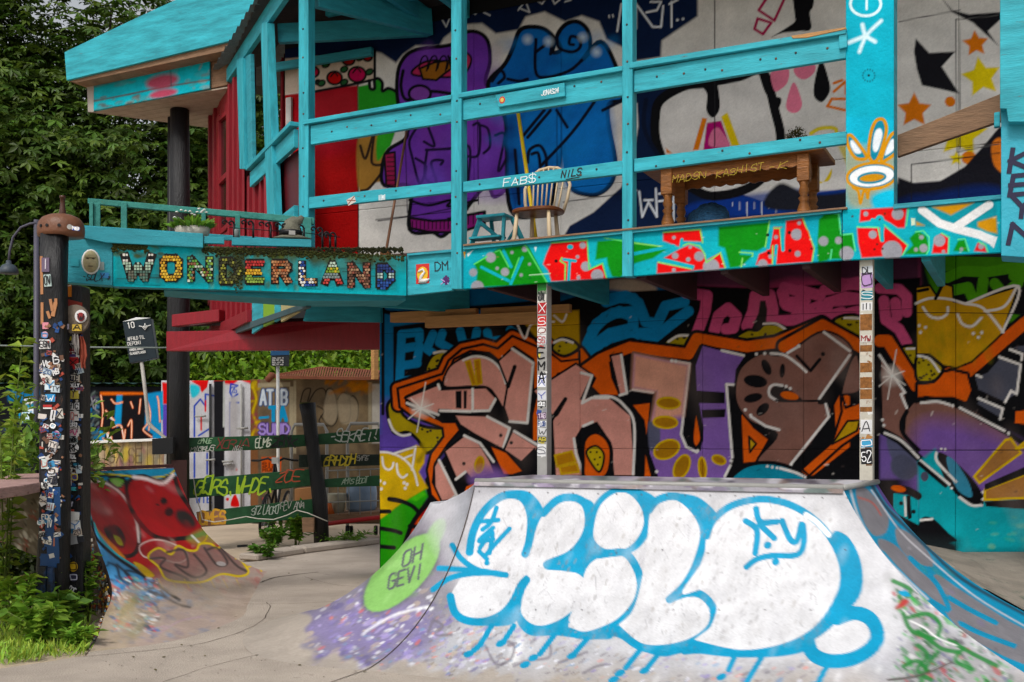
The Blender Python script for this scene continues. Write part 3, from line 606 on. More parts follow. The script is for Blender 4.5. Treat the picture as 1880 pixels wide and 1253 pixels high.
    bun(M1('355,415 400,360 490,350 490,430'), M1('385,385 430,358 480,356'), 8, 4); bun(M1('705,370 760,330 810,330 850,300 930,310 970,350 900,385 780,385'), M1('840,300 900,300 950,330'), 14, 5)
    bun(M1('1170,290 1253,260 1300,330 1253,340'), None, 6, 6); bun(M2('255,430 320,395 400,410 400,530 330,490'), M2('315,410 390,412'), 9, 7); bun(M2('600,570 690,560 690,660 640,630'), M2('640,572 690,570'), 4, 8)
    # orange band
    ob = c8('135,690 130,610 345,540 375,475 440,420 540,400 610,420 680,360 800,410 915,480 1000,440 1060,520 1110,470 1170,430 1253,405')
    p.line(ob, 30, BK, 0); p.line(ob, 19, OR, 0)
    p.poly(c8('130,610 345,540 375,475 440,420 540,398 610,418 680,358 790,405 915,470 1000,430 1005,520 900,540 870,600 780,640 780,470 690,410 620,480 570,440 480,430 400,470 350,590 330,570 170,650 175,690 330,760 345,770 410,770 430,810 370,880 330,940 310,970 300,1060 345,1150 345,1180 290,1120 270,1000 290,920 350,840 345,800 200,745 140,700'), OR, 0, 2, 1, BK, 5)
    p.poly(c8('580,890 650,920 725,1005 680,1020 640,1020'), OR); p.poly(c8('440,1140 460,1080 510,1060 510,1120'), OR); p.poly(c8('780,740 800,650 830,850 780,860'), OR)
    oc = M1('-10,520 60,470 105,450 200,412 480,445 520,370 760,410 900,390 1120,297 1253,395')
    p.line(oc, 32, BK, 0); p.line(oc, 20, OR, 0)
    p.poly(M1('0,520 95,460 110,560 145,640 60,640 20,600 40,560'), OR); p.poly(M1('215,690 295,680 280,830 270,760'), OR); p.poly(M1('275,930 300,1030 270,1030'), OR)
    p.poly(M1('735,730 790,800 860,855 800,960 745,965'), OR); p.poly(M1('770,840 805,875 775,915'), YE, 0, 2, 1, BK, 4)
    p.poly(M1('1020,1000 1190,850 1180,690 1215,620 1253,650 1253,890 1080,1025 1040,1030'), OR)
    od = M2('0,560 200,450 400,560'); p.line(od, 34, BK, 0); p.line(od, 22, OR, 0)
    oe = M2('500,530 540,530 690,765 780,750 880,690 960,690 1253,440 1500,260'); p.line(oe, 34, BK, 0); p.line(oe, 22, OR, 0)
    p.poly(M2('690,755 780,745 830,690 880,680 960,700 985,790 955,860 880,830 690,830'), OR, 0, 2, 1, BK, 6)
    p.poly(M2('90,1200 250,1060 300,900 290,770 320,880 400,850 405,1010 300,1080 130,1235'), OR, 0, 2, 1, BK, 5); p.poly(M2('250,1070 330,950 395,945 380,1000'), YE, 0, 2, 1, BK, 4)
    p.poly(M2('1210,900 1500,860 1500,990 1205,960'), OR)
    # letter fills
    def L(q, h, sm=0, hl=()):
        p.poly(q, h, sm, 2, 1, BK, 4)
        for w in hl: p.line(w, 5, HI, 0)
    L(c8('165,655 330,590 340,615 480,608 555,605 602,655 570,717 485,722 330,712 325,742 225,700'), PK, 0, [c8('325,592 332,612'), c8('175,680 240,705 325,735'), c8('335,716 480,720'), c8('490,612 490,718 570,716 600,660')])
    p.poly(c8('408,622 437,620 437,706 410,704'), BK); p.poly(c8('447,620 463,620 460,706 447,706'), BK)
    L(c8('355,600 370,520 420,475 480,455 560,465 620,512 655,600 665,700 640,710 600,645 560,605 480,600'), PK, 1, [])
    p.line(c8('445,475 500,456 570,470 625,520 648,585'), 4.5, HI)
    L(c8('612,478 685,412 783,487 755,778 662,768 640,700 655,610 660,600'), PK, 0, [c8('680,420 780,488 752,775 668,768')]); p.line(c8('692,505 660,600'), 7, BK, 0)
    for a in ('455,482 478,475 508,590 488,592', '498,475 525,470 535,585 510,592'): p.poly(c8(a), '#a8762a', 0, 2, 1, YE, 3)
    L(c8('400,735 550,740 668,800 640,905 500,830 430,785'), PK, 0, [c8('560,745 667,800 638,890')]); L(c8('680,812 805,890 740,1000 720,960 640,905'), PK, 0, [c8('690,815 800,880')])
    p.poly(c8('715,965 790,890 800,960 740,1010'), BK)
    L(c8('355,910 450,835 520,870 570,950 600,1020 480,1040 455,1010 415,1050'), PK, 0, [c8('450,836 525,872 590,960'), c8('410,1045 455,1010')]); p.poly(c8('480,1040 530,990 620,1010 640,1040 500,1060'), PU, 1, 16, .8)
    L(c8('305,985 325,948 415,1120 395,1145 340,1150 308,1080'), PK, 0, [c8('330,955 412,1120 380,1148')])
    p.ell(*c8('522,975')[0], 8, 15, 10, '#a8762a', 2, 1, YE, 3.5); p.dots(c8('448,970 625,835 675,870 963,628 690,508'), 3.2, BK)
    L(c8('780,620 985,490 1065,545 1010,660 1060,648 1150,655 1250,740 1270,1030 1165,1030 1150,870 1085,775 1015,800 985,850 1020,1030 885,1030 870,740'), PK, 0, [c8('1010,535 1062,548 1015,680 1060,655 1140,655'), c8('975,850 985,920 1015,1005'), c8('1020,790 1065,770')])
    p.line(c8('935,660 880,740 870,760'), 7, BK, 0); p.poly(c8('870,760 940,670 900,740'), BK)
    p.poly(c8('1020,960 1025,860 1075,820 1130,850 1155,920 1130,1030 1030,1040'), OR, 1, 2, 1, BK, 7); p.poly(c8('1035,920 1080,885 1120,930 1095,1010'), '#b9a32a', 1, 2, 1, BK, 4); p.dots(c8('1055,915 1085,915 1075,950 1100,940 1090,975'), 2, BK)
    for a in ('885,930 965,910 985,960 895,985', '905,985 990,970 1000,1010 915,1020'): p.poly(c8(a), '#a8762a', 0, 2, 1, YE, 4)
    p.poly(c8('480,1010 600,985 640,1050 500,1060'), PU, 1, 20, .5)
    L(M1('105,452 160,440 190,635 150,643'), PK, 0, [M1('158,450 185,632 152,642')])
    p.line(M1('30,650 110,650 170,690 220,780 215,1020'), 5, HI); 
    L(M1('215,437 490,492 448,800 470,880 535,905 548,800 515,620 510,500 545,400 755,455 712,520 705,590 660,592 692,940 655,1060 340,1060 290,920 290,790 325,630 205,610'), PU, 0, [M1('400,478 485,492 445,830 470,890 520,915'), M1('640,428 745,452'), M1('700,592 662,590 690,940'), M1('680,980 655,1030'), M1('215,615 310,628')])
    p.poly(M1('218,442 484,496 455,740 320,770 300,790 325,630 210,608'), '#cf9a86', 0, 12)
    p.poly(M1('290,770 340,790 340,880 300,910 288,850'), '#55566a', 1, 4)
    for a, b_, rx, ry, ro in ((385, 680, 55, 27, 3), (370, 772, 58, 28, 3), (376, 902, 64, 42, -25), (448, 985, 60, 34, -65), (547, 990, 50, 18, 85), (626, 952, 33, 20, 20)): p.ell(*M1('%d,%d' % (a, b_))[0], rx*.383, ry*.383, ro, '#9a6f2c', 2, 1, '#c2a02c', 4)
    p.poly(M1('520,620 655,628 655,682 522,680'), BK); p.poly(M1('543,712 658,708 655,748 548,752'), BK); p.poly(M1('515,720 542,830 538,870 515,892 498,850'), OR, 1, 2, 1, BK, 6)
    L(M1('705,600 735,505 830,442 940,447 1130,335 1270,445 1110,660 1140,685 1155,745 975,975 810,960 905,830 780,770 715,690'), BR, 1, [M1('955,440 1005,410'), M1('1130,340 1253,430'), M1('1253,450 1108,658'), M1('1138,685 1153,745 972,972'), M1('780,745 850,790 915,808')])
    p.line(M1('875,442 940,450 1000,490 1045,530'), 5, HI); p.line(M1('1000,455 1065,525 1110,470'), 6, BK, 0); p.dots(M1('1125,445'), 4, BK)
    for a, b_, rx, ry, ro in ((802, 575, 57, 30, 8), (854, 508, 40, 20, 65), (930, 525, 34, 13, 95), (790, 655, 45, 21, -14), (836, 710, 38, 22, -45)): p.ell(*M1('%d,%d' % (a, b_))[0], rx*.383, ry*.383, ro, BK)
    p.poly(M1('870,640 890,600 940,600 1000,640 1020,672 900,672'), BK, 1); p.ell(*M1('965,645')[0], 17, 7.5, 12, OR); p.line(M1('905,668 870,645 868,610 890,592 930,596'), 5, HI); p.line(M1('900,668 1130,670'), 4, BK, 0)
    p.dots(M1('400,477 420,480 524,908 328,1008 684,956 806,445 846,442 1009,405 948,600 968,610 752,712 778,738 972,975 1010,408'), 3.0, HI)
    p.poly(M1('690,1030 760,980 860,965 960,985 1040,1035 1040,1060 690,1060'), '#1b7f96', 1, 2, 1, BK, 7); p.line(M1('920,992 990,1012 1040,1035'), 5, HI); p.dots(M1('858,983 882,987 905,990'), 2.6, HI)
    # right of the second post
    L(M2('385,610 345,640 300,790 320,810 400,780'), BR, 1); L(M2('500,600 560,690 632,800 645,890 620,930 620,1010 700,1110 510,1000'), BR, 0, [M2('497,605 560,700 630,800 610,810 640,880')])
    p.poly(M2('640,900 700,830 870,850 1000,905 1253,1060 1500,1200 1500,1300 900,1300 700,1120 630,1020'), BR, 0); p.poly(M2('690,1000 900,960 1253,1090 1500,1250 1500,1400 720,1400'), '#71569a', 1, 40, .9)
    p.line(M2('640,900 612,960 625,1020 700,1100'), 8, BK); p.line(M2('690,845 740,830 870,848 900,868 1170,1015 1253,1070'), 9, BK, 0); p.line(M2('715,855 800,848 865,865'), 5, HI); p.line(M2('918,880 1150,1000'), 5, HI, 0); p.dots(M2('880,870 1172,1014 513,943 520,972'), 3, HI)
    p.poly(M2('500,1010 600,1060 720,1160 700,1253 500,1253'), '#6a5590', 0, 6); p.poly(M2('540,1030 620,1060 700,1160 690,1230 600,1190 550,1120'), '#565870', 1, 4); p.line(M2('510,1000 600,1050 700,1140 830,1253'), 14, BK, 0); p.line(M2('525,1012 610,1052 700,1140'), 5, HI)
    for q in ('1125,615 1240,660 1220,810 1150,855 1010,790 990,720 1060,690', '1015,830 1145,885 1130,940 1000,862', '1170,560 1300,620 1300,540'): p.poly(M2(q), '#4a4c58', 0, 2, 1, BK, 5)
    for q in ('1125,615 1235,655 1215,808 1185,792 1155,850', '1015,830 1142,885 1128,938', '1180,575 1245,600 1240,630', '1005,710 1030,720'): p.line(M2(q), 5, HI, 0)
    # sparkles
    for cx_, cy_ in (c8('243,705')[0], M2('562,712')[0]):
        p.ell(cx_, cy_, 16, 16, 0, '#d8cfc8', 16, .7)
        for a, l in ((80, 48), (20, 24), (-35, 30), (135, 26), (-100, 44), (190, 16), (-140, 30)): p.line([(cx_, cy_), (cx_+l*math.cos(math.radians(a)), cy_-l*math.sin(math.radians(a)))], 2.0, '#e6e0da', 0, 2.4)
    # yellow masks
    p.poly(M2('688,250 760,240 800,300 830,230 880,245 885,325 950,330 1225,245 1140,490 1100,530 980,640 900,672 830,660 760,600 690,600'), '#b98f1e', 0, 3, 1, BK, 4)
    p.speckle((1690, 560, 1820, 670), ['#8f8420', '#a37f1c', '#7a7a20'], 60, (3, 8), .35, 7, 51, 80); bun(M2('690,620 740,605 800,640 830,680 780,740 695,735'), M2('700,608 760,625 810,690'), 9, 9)
    for q in ('688,335 760,308 860,312 940,335 1040,360 1145,485', '950,335 1225,245 1140,485', '1215,250 1150,350 1050,375', '725,355 760,400 810,412 850,390 855,355', '905,390 930,440 980,455 1030,410'): p.line(M2(q), 5, HI)
    p.dots(M2('705,450 738,460 712,485 988,492 1032,487 1015,512'), 3, HI); p.line(M2('700,270 750,260'), 6, BK); p.line(M2('790,310 830,230'), 6, BK)
    p.poly(c8('690,240 1000,235 1003,420 930,370 860,380 790,360'), '#a8871f', 0, 4); p.line(c8('700,290 740,370 775,300 880,290'), 4, HI); p.line(c8('880,260 920,290 940,255'), 4, HI); p.poly(c8('790,380 870,372 930,440 1000,430 1000,470 915,480'), OR, 0, 2, 1, BK, 4); bun(c8('870,420 905,372 960,375 1000,415 930,455'), c8('880,390 920,375 970,390'), 7, 13)
    # far right teal, rays
    p.poly(R3('95,770 160,720 250,880 340,940 345,900 500,830 700,780 700,1180 250,1180 240,1090 95,1000'), '#1f97a0', 0, 8); p.poly(R3('0,890 95,900 95,1010 0,960'), '#1f97a0'); p.line(R3('20,870 60,880 95,900'), 14, BK, 0); p.ell(*R3('20,872')[0], 14, 6, 10, OR)
    p.dots(R3('30,928 78,960'), 4, BK); p.line(R3('58,905 62,980'), 8, BK, 0); p.line(R3('44,905 48,975'), 4, HI, 0)
    p.poly(R3('170,740 215,750 300,830 345,900 335,940 270,920 200,840'), BK, 1); p.poly(R3('205,750 240,770 290,850 300,905 250,880 215,810'), '#3f7f98', 1); p.line(R3('165,735 170,770 240,845'), 5, HI); p.line(R3('255,905 300,935 338,935'), 5, HI); p.line(R3('105,765 215,855'), 5, HI, 0); p.line(R3('100,775 200,860'), 8, BK, 0); p.dots(R3('184,720 199,722 224,870 343,885 343,912'), 2.5, HI)
    for q in ('310,825 430,685 450,680 490,735 330,850', '352,875 500,820 640,780 640,900 350,915', '470,720 600,620 620,680'): p.poly(R3(q), '#9a6c3c', 0, 2, 1, '#c9a622', 4.5)
    for q in ('350,855 500,790 640,740 640,770 500,820 352,878', '350,920 640,905 640,960 355,940'): p.poly(R3(q), BK)
    p.poly(R3('105,990 150,985 210,1040 240,1075 110,1070'), BK, 1); p.line(R3('105,993 150,988'), 4, HI); p.poly(R3('95,1060 250,1070 250,1120 700,1110 700,1200 95,1200'), '#1b2224', 0, 25, .9)
    p.speckle((1800, 950, 1900, 1010), ['#5fae8f', '#88b080'], 20, (2, 6), .5, 5, 52, 5); p.ell(*R3('120,825')[0], 7, 9, 0, '#4a4a5c'); p.ell(*R3('40,790')[0], 26, 22, 40, '#4c4e60', 5)
    # lower left corner: sleeping mask, green leaves, flames
    p.poly(LL('8,650 100,660 180,620 220,640 215,700 190,740 230,810 120,900 20,950 8,900'), '#c2a01c', 0, 4); p.speckle((695, 840, 775, 940), ['#d0a812', '#a08a1c', '#c8b030'], 26, (4, 10), .5, 8, 53)
    p.line(LL('190,690 215,650 205,620'), 8, '#7a6a10', 1, 6, .7); p.line(LL('10,652 60,655 120,680 165,730 185,798'), 4, HI); p.line(LL('75,660 176,628 160,730'), 4, HI, 0); p.line(LL('118,682 160,665'), 3.5, HI)
    p.line(LL('28,675 35,715 55,730 72,720 78,700'), 4, HI); p.line(LL('92,705 98,745 118,765 138,752'), 4, HI); p.dots(LL('18,780 38,790 24,815 125,788 138,795 130,812'), 3, HI)
    p.poly(LL('20,950 110,880 220,815 230,850 180,920 150,1010 130,1110 100,1180 10,1190'), '#2f8f1c', 0, 4); p.poly(LL('150,860 210,825 222,840 180,870'), '#4aac2e', 0, 4)
    p.poly(LL('130,1130 140,1020 180,940 240,880 290,930 220,1040 150,1140'), '#a02018', 0, 4); p.poly(LL('140,1120 150,1030 190,950 260,900 280,940 200,1050 150,1130'), '#d0701c', 0, 6); p.poly(LL('150,1100 165,1020 210,950 230,960 180,1050'), '#d8b428', 0, 6)
    for q in ('60,860 100,865 160,890 190,920', '20,915 60,915', '20,990 80,1000 110,1010', '20,1070 80,1075', '150,980 190,985 205,1000', '200,960 235,945 240,930', '105,1130 160,970 230,880', '60,860 110,870'): p.line(LL(q), 8, BK)
    p.line(LL('0,720 12,900 14,1000 12,1200'), 6, BK, 0); p.line([(703, 560), (703, 760)], 6, BK, 0)
    # soot and wear
    p.speckle((697, 560, 1880, 1060), ['#20202a', '#e0d8d0', '#5a4a48'], 260, (.8, 2.2), .5, 2, 54)
    p.speckle((697, 560, 1880, 1060), ['#000000', '#9a8a84'], 160, (8, 30), .10, 25, 55, 80)
def panels(c, pxs, zs, painter, parent, step=.011, zr=None):
    ss = [s_of(q, c) for q in pxs]
    for i in range(len(ss)-1):
        for j in range(len(zs)-1):
            s0, s1, z0, z1 = ss[i]+.0015, ss[i+1]-.0015, zs[j]+.0015, zs[j+1]-.0015
            fn = lambda u, v, s0=s0, s1=s1, z0=z0, z1=z1: wall_pt(s0+(s1-s0)*u, z0+(z1-z0)*v, c)
            surf('panel', fn, max(int((s1-s0)/step), 2), max(int((z1-z0)/step), 2), painter, MURAL, parent, lip=N*.012, sat=1.16, gain=1.2)
def wallbox(name, pxa, pxb, c, z0, z1, th, m, parent):
    a = PC(pxa, 0, c); b_ = PC(pxb, 0, c); return prism(name, [Vector((a.x, a.y, z0)), Vector((b_.x, b_.y, z0)), Vector((b_.x, b_.y, z1)), Vector((a.x, a.y, z1))], N*th, m, parent, 0)
lw = wallbox('lower_wall', 699, 1680, CW+.011, 0, 3.4, .2, BLACK, house)
panels(CW, [697, 1065, 1290, 1475, 1682], [0., 1.51, 2.86, 3.36], paint_lower, lw)
c1 = PC(1682, 0, CW); pts = [Vector((c1.x, c1.y, 0)), Vector((4.22, 10.37, 0)), Vector((7.6, 10.8, 0))]
for k in (0, 1):
    a, b_ = np.array(pts[k]), np.array(pts[k+1]); nn = np.array([-(b_-a)[1], (b_-a)[0], 0]); nn /= np.linalg.norm(nn)
    for z0, z1 in ((.4, 1.51), (1.51, 2.82), (2.82, 3.36)):
        fn = lambda u, v, a=a, b_=b_, z0=z0, z1=z1: np.stack([mix(a[0], b_[0], .002+.996*u), mix(a[1], b_[1], .002+.996*u), mix(z0+.003, z1-.003, v)], 1)
        surf('panel', fn, (40, 250)[k], 100, paint_lower, MURAL, lw, lip=nn*.012, sat=1.16, gain=1.2)
    prism('wall_core', [Vector((*a[:2], 0))+Vector(nn)*.011, Vector((*b_[:2], 0))+Vector(nn)*.011, Vector((*b_[:2], 3.4))+Vector(nn)*.011, Vector((*a[:2], 3.4))+Vector(nn)*.011], Vector(nn)*.2, BLACK, lw, 0)
# ---------------------------------------------------------------- upper mural
K2 = K(380, 0, .38308); K3 = K(800, 0, .38308); K4 = K(1140, 0, .38321); K5 = K(1480, 0, .38314); T1 = K(560, 0, .15957)
NV = '#101d3a'; GW = '#cfcdc9'
def paint_upper(p):
    p.fill(GW); y = p.p[:, 1]; x = p.p[:, 0]
    p.speckle((560, 0, 1880, 460), ['#b2b0ac', '#d2d0cc', '#a9a8a6'], 200, (10, 40), .22, 30, 61)
    p.poly([(500, -300), (1282, -300), (1281, 30), (1215, 75), (1213, 105), (1165, 112), (1141, 86), (1113, 72), (1100, 40), (1068, 29), (1037, 40), (1000, 22), (965, 31), (952, 55), (910, 62), (885, 43), (846, 46), (815, 70), (807, 84), (763, 84), (740, 100), (727, 116), (700, 98), (686, 94), (500, 115)], NV, 0, 5)
    p.poly([(1141, 186), (1170, 190), (1172, 232), (1163, 290), (1140, 345), (1090, 390), (1046, 415), (1034, 436), (1900, 400), (1900, 320), (1560, 345), (1400, 370), (1230, 310), (1205, 230), (1215, 180), (1300, 155), (1180, 160)], NV, 0, 3)
    p.poly([(1280, 372), (1560, 340), (1560, 380), (1300, 400)], '#173a86', 1, 10, .8)
    # door and reds at the left
    p.poly([(500, 178), (657, 157), (658, 470), (500, 480)], '#8f1a22', 0, 2); p.poly([(560, 180), (655, 160), (655, 255), (560, 275)], '#a83a40', 1, 40, .5); p.line([(657, 150), (658, 470)], 2, '#2a1014', 0)
    p.poly([(500, 110), (686, 94), (686, 148), (500, 178)], '#b8a89a', 0, 2); p.line([(560, 172), (660, 153), (688, 146), (688, 94)], 5, BK, 0)
    for a, b_, r, h in ((90, 830, 70, '#a01c3c'), (340, 900, 85, '#b0201c'), (600, 860, 100, '#a82450'), (500, 690, 70, '#8f241c'), (720, 660, 50, '#9a2020'), (150, 950, 30, '#2a3a24')):
        p.ell(*T1('%d,%d' % (a, b_))[0], r*.16, r*.14, 0, h, 2, 1, BK, 4); p.line(T1('%d,%d %d,%d %d,%d' % (a-r*.5, b_-r*.2, a, b_-r*.7, a+r*.4, b_-r*.3)), 3, BK)
    for a, b_ in ((240, 745), (630, 665), (450, 800), (740, 830), (190, 960), (450, 950)): p.ell(*T1('%d,%d' % (a, b_))[0], 7, 5, -30, '#23502c', 2, 1, BK, 3)
    # green bush + tan trunk
    p.poly(T1('610,1000 740,970 760,1030 800,1010 800,930 840,910 890,960 890,1050 960,1020 1040,1060 1070,1120 1110,1180 1000,1260 610,1280')+K2('920,520 900,640 880,700 830,740 810,770 800,700 725,660 725,520'), '#2f8a2c', 0, 3); p.line(T1('740,930 750,1020 800,1020 800,920 850,910 890,960 890,1050 960,1020 1050,1060 1080,1120'), 6, BK)
    p.poly(K2('725,660 830,650 860,760 850,860 800,880 730,920'), '#96703c', 1, 4); p.line(K2('735,700 760,760 800,640 790,780 850,800 780,900 740,915'), 5, '#2c2018'); p.poly(K2('820,640 890,640 860,720 815,770'), '#36942f', 1, 4)
    # purple figure
    PP = '#6a3f9c'
    p.poly(K2('910,400 930,300 1000,240 1170,215')+K3('130,160 200,155 250,200 260,300 240,400 300,480 330,560 360,820 340,900 280,945 230,900')+K2('1150,1120 1080,1115 970,1100 975,900 850,890 840,800 870,720 960,650 920,520'), PP, 1, 3, 1, BK, 7)
    p.speckle((745, 100, 930, 360), ['#6f4aa8', '#7a45a0', '#4a2c78', '#8a5ab8'], 70, (8, 24), .4, 18, 62)
    p.poly(K2('990,360 1020,310 1090,290 1190,300')+K3('130,250 170,280 150,340 100,370'), '#a83a5c', 1, 4, 1, BK, 4); p.poly(K2('1020,330 1090,300 1170,290')+K3('60,270 75,330 40,355')+K2('1100,385 1035,380'), '#8a5a2a', 0, 3, 1, BK, 4)
    for a in range(4): q = 1045+a*45; p.line(K2('%d,330 %d,280 %d,270 %d,300 %d,340' % (q-30, q-15, q+5, q+15, q+8)), 3, BK)
    p.line(K2('940,340 930,420 960,480 1060,440 1170,450'), 6, BK); p.ell(*K2('1020,450')[0], 20, 15, 0, '#7a4a9a', 3, 1, BK, 5)
    for q in ('1000,620 970,680 985,760 1020,880 1050,800 1000,760', '1060,610 1090,700 1040,680', '1050,720 1240,710', '1055,720 1045,850 1100,880 1075,780 1130,770 1120,790', '1240,700 1250,880', '960,630 1000,600'): p.line(K2(q), 5, '#1c1230')
    for q in ('180,600 210,600 205,740 150,750', '210,600 250,620 260,700 230,735', '285,650 330,650 300,820 350,740', '60,715 160,705 155,870'): p.line(K3(q), 5, '#1c1230')
    p.poly(K2('1010,870 1070,790 1150,850 1150,900 1010,920'), '#6a4fb0', 1, 20, .7); p.line(K2('970,960 1060,985 1170,960')+K3('60,990 200,960'), 5, BK)
    p.poly(K2('970,1045 1080,1060 1170,1055')+K3('60,1050 235,1015 235,1075 130,1110')+K2('1140,1115 1060,1112 975,1095'), '#7a2a6a', 0, 3, 1, BK, 5)
    for k in range(14): a = 985+k*19; p.line(K2('%d,1062 %d,1098' % (a, a)), 2, BK, 0)
    for k in range(8): a = 60+k*24; p.line(K3('%d,%d %d,%d' % (a, 1052-k*4, a, 1092-k*4)), 2, BK, 0)
    p.poly(K2('850,740 900,730 905,900 860,890'), '#8a2a4a', 0, 3, 1, BK, 4); [p.line(K2('865,%d 900,%d' % (b_, b_)), 2, BK, 0) for b_ in range(755, 890, 22)]
    # blue figure
    BF = '#1862a8'
    p.poly(K3('250,410 330,310 370,230 400,150 450,130 520,140 570,190 560,250 600,240 580,180 620,120 680,105 730,150 740,240 700,290 790,200 860,310 900,470 830,500 830,600 860,760 850,860 800,920 730,935 640,890 610,700 580,850 560,960 500,1030 360,1010 340,700 330,560'), BF, 1, 3, 1, BK, 8)
    p.poly(K3('340,560 430,540 420,900 380,1000 350,900'), '#123f7a', 0, 8); p.poly(K3('400,560 560,520 760,490 830,510 850,800 800,900 700,910 620,880 560,740 430,830'), '#1a74bc', 1, 22, .8); p.speckle((920, 60, 1130, 340), ['#2a7ac0', '#0f4080', '#2f84c8'], 50, (8, 22), .35, 18, 63)
    for q in ('480,190 480,350 540,370 640,340 700,290', '580,180 590,230 650,250 690,230 690,190 650,175 640,210 660,215', '560,190 550,260', '480,250 520,220', '270,390 310,340 330,370 300,400', '345,380 400,390 440,380', '420,650 520,530', '440,660 550,530', '580,530 630,610', '500,800 650,640 760,490', '440,780 450,720 500,700 530,760 520,830 470,870 440,830', '460,740 490,735 500,790', '380,720 400,980', '800,530 880,490'): p.line(K3(q), 6, '#0b1020')
    p.dots(K3('440,190 770,250 540,200 705,180'), 7, '#b8c8d8', 12)
    for q in ('15,70 50,60 70,80 50,130 20,75', '160,50 190,70 210,40', '230,60 260,75', '395,50 430,5 450,60 400,40', '480,0 510,20 530,-10', '560,0 570,20 600,-5', '620,10 650,0', '830,75 832,85', '848,72 850,82'): p.line(K3(q), 2.6, '#c8ccd2', 0)
    for q in ('890,20 870,150', '960,20 960,140', '960,20 1040,130 1080,130 1090,30', '1030,10 1080,10 1060,50 1010,60', '1130,10 1130,130', '1120,20 1160,0'): p.line(K3(q), 4, '#c8ccd2', 0)
    p.dots(K3('1158,97 1185,92'), 2.5, '#c8ccd2')
    for q in ('975,920 990,1040 1020,970 1060,1040 1055,905', '1000,960 1040,960', '1070,930 1110,925 1110,960 1070,965', '1140,905 1140,1060', '1110,970 1180,970', '920,925 960,915'): p.line(K3(q), 4, '#c8ccd2', 0)
    p.dots(K3('1160,1050 1185,1045'), 2.6, '#c8ccd2')
    for k in range(9): a = 1345+k*9+(k % 3)*4; p.line([(a, 372), (a, 378+(k*7) % 22)], 1.5, '#c8ccd2', 0, 2, .8)
    # big white skull face
    p.poly(K4('190,480 300,415 400,400 560,370 680,345 740,540 765,660 745,770 640,885 500,935 380,925 230,810 170,680 165,560'), '#cfcdca', 1, 3, 1, BK, 17)
    p.line(K4('120,480 110,600 150,700 260,860'), 8, '#0c1428'); p.poly(K4('760,880 900,930 1078,920 1300,860 1300,930 1078,1000 700,1000'), '#1a1c24', 1, 6); p.poly(K4('770,860 900,910 1078,905 1300,850 1300,700 1100,790 800,790'), '#cfcdca', 1, 3)
    p.poly(K4('380,400 450,385 472,470 470,530 440,565 410,530 412,450'), BK, 1); p.line(K4('670,350 700,440 740,490 755,660'), 8, BK); p.poly(K4('720,470 765,470 765,500 740,535'), BK, 1)
    for q, h in (('390,565 412,570 372,720 345,720', '#c8762c'), ('412,590 480,580 530,720 395,720', '#a02a6a'), ('480,560 510,540 570,700 530,700', '#d0b832'), ('215,710 245,735 220,735', '#c8762c')): p.poly(K4(q), h)
    p.poly(K4('425,700 430,640 460,612 490,640 520,700'), '#d07a98', 1); p.line(K4('450,0 450,700'), 1.5, '#2a2a2c', 0)
    p.poly(K4('720,345 800,330 800,390 770,425 735,435'), '#d07a90', 1); p.poly(K4('833,325 925,310 925,350 880,382 840,365'), '#d07a90', 1); p.poly(K4('828,395 865,480 860,525 828,543 795,525 795,480'), '#d07a90', 1)
    p.poly(K4('960,290 995,380 1000,440 963,490 925,460 930,380'), BK, 1); p.poly(K4('800,-300 930,-300 925,0 905,60 910,140 850,150 770,160 720,180 800,130 835,100 830,50'), BK, 1)
    p.line(K4('660,50 720,-40 790,-20 735,100 660,50'), 5, '#96194a', 0); p.line(K4('655,90 720,110 680,165 640,140 655,90'), 5, '#96194a', 0)
    for q in ('1020,440 1078,390 1078,450', '990,510 1010,475 1078,475', '990,510 1078,530', '1020,400 1060,385'): p.line(K4(q), 5, '#c8702c', 0)
    p.line(K4('910,640 960,615 1030,620 1020,680'), 7, '#c8b84a'); p.poly(K4('1040,700 1300,680 1300,800 1080,790'), '#c8b84a', 0, 5, .8); p.poly(K4('890,860 960,880 1010,810 990,870'), '#c8b030', 1)
    # stars wall
    p.poly(K5('525,185 590,255 715,248 650,320 735,450 650,430 555,410 530,330 517,250'), '#15151a', 0, 3)
    def star(cx_, cy_, r, h, rot=0):
        p.poly([(cx_+r*(1 if k % 2 == 0 else .5)*math.sin(math.radians(36*k+rot)), cy_-r*(1 if k % 2 == 0 else .5)*math.cos(math.radians(36*k+rot))) for k in range(10)], h, 0, 3)
    star(*K5('812,210')[0], 25, '#c8742c', -5); star(*K5('840,370')[0], 38, '#cfbc3a', -10); star(*K5('518,530')[0], 33, '#c8742c', 0); star(*K5('745,640')[0], 48, '#cfbc3a', 8); p.ell(*K5('690,488')[0], 9.5, 9.5, 0, '#c8742c'); p.ell(*K5('780,757')[0], 14, 12, 0, '#c8742c'); star(*K5('720,760')[0], 14, '#cfbc3a')
    p.poly(K5('640,-20 700,50 780,70 915,60 1040,50 1040,100 930,95 870,150 920,220 800,110 700,60'), '#15151a', 0, 3)
    p.poly(K5('440,850 520,880 640,870 760,800 850,700 925,610 1000,600 1000,980 440,980'), '#15151c', 0, 3); p.poly(K5('600,930 800,890 925,900 925,960 440,985 500,940'), '#13265a', 1, 14, .9); p.poly(K5('890,690 940,670 960,830 900,790'), '#c8743c', 1, 3)
    p.line(K5('445,105 650,65 740,50'), 1.6, '#2a2a2c', 0); p.line(K5('505,790 925,735'), 2, '#1a1a1c', 0); p.line(K5('505,790 505,960'), 1.6, '#1a1a1c', 0)
    p.line(K5('718,95 722,730 925,690'), 2, '#4a4a4a', 0); p.line(K5('718,95 920,75'), 2, '#4a4a4a', 0); p.line(K5('735,110 738,715 925,680'), 1.2, '#3a3a3a', 0)
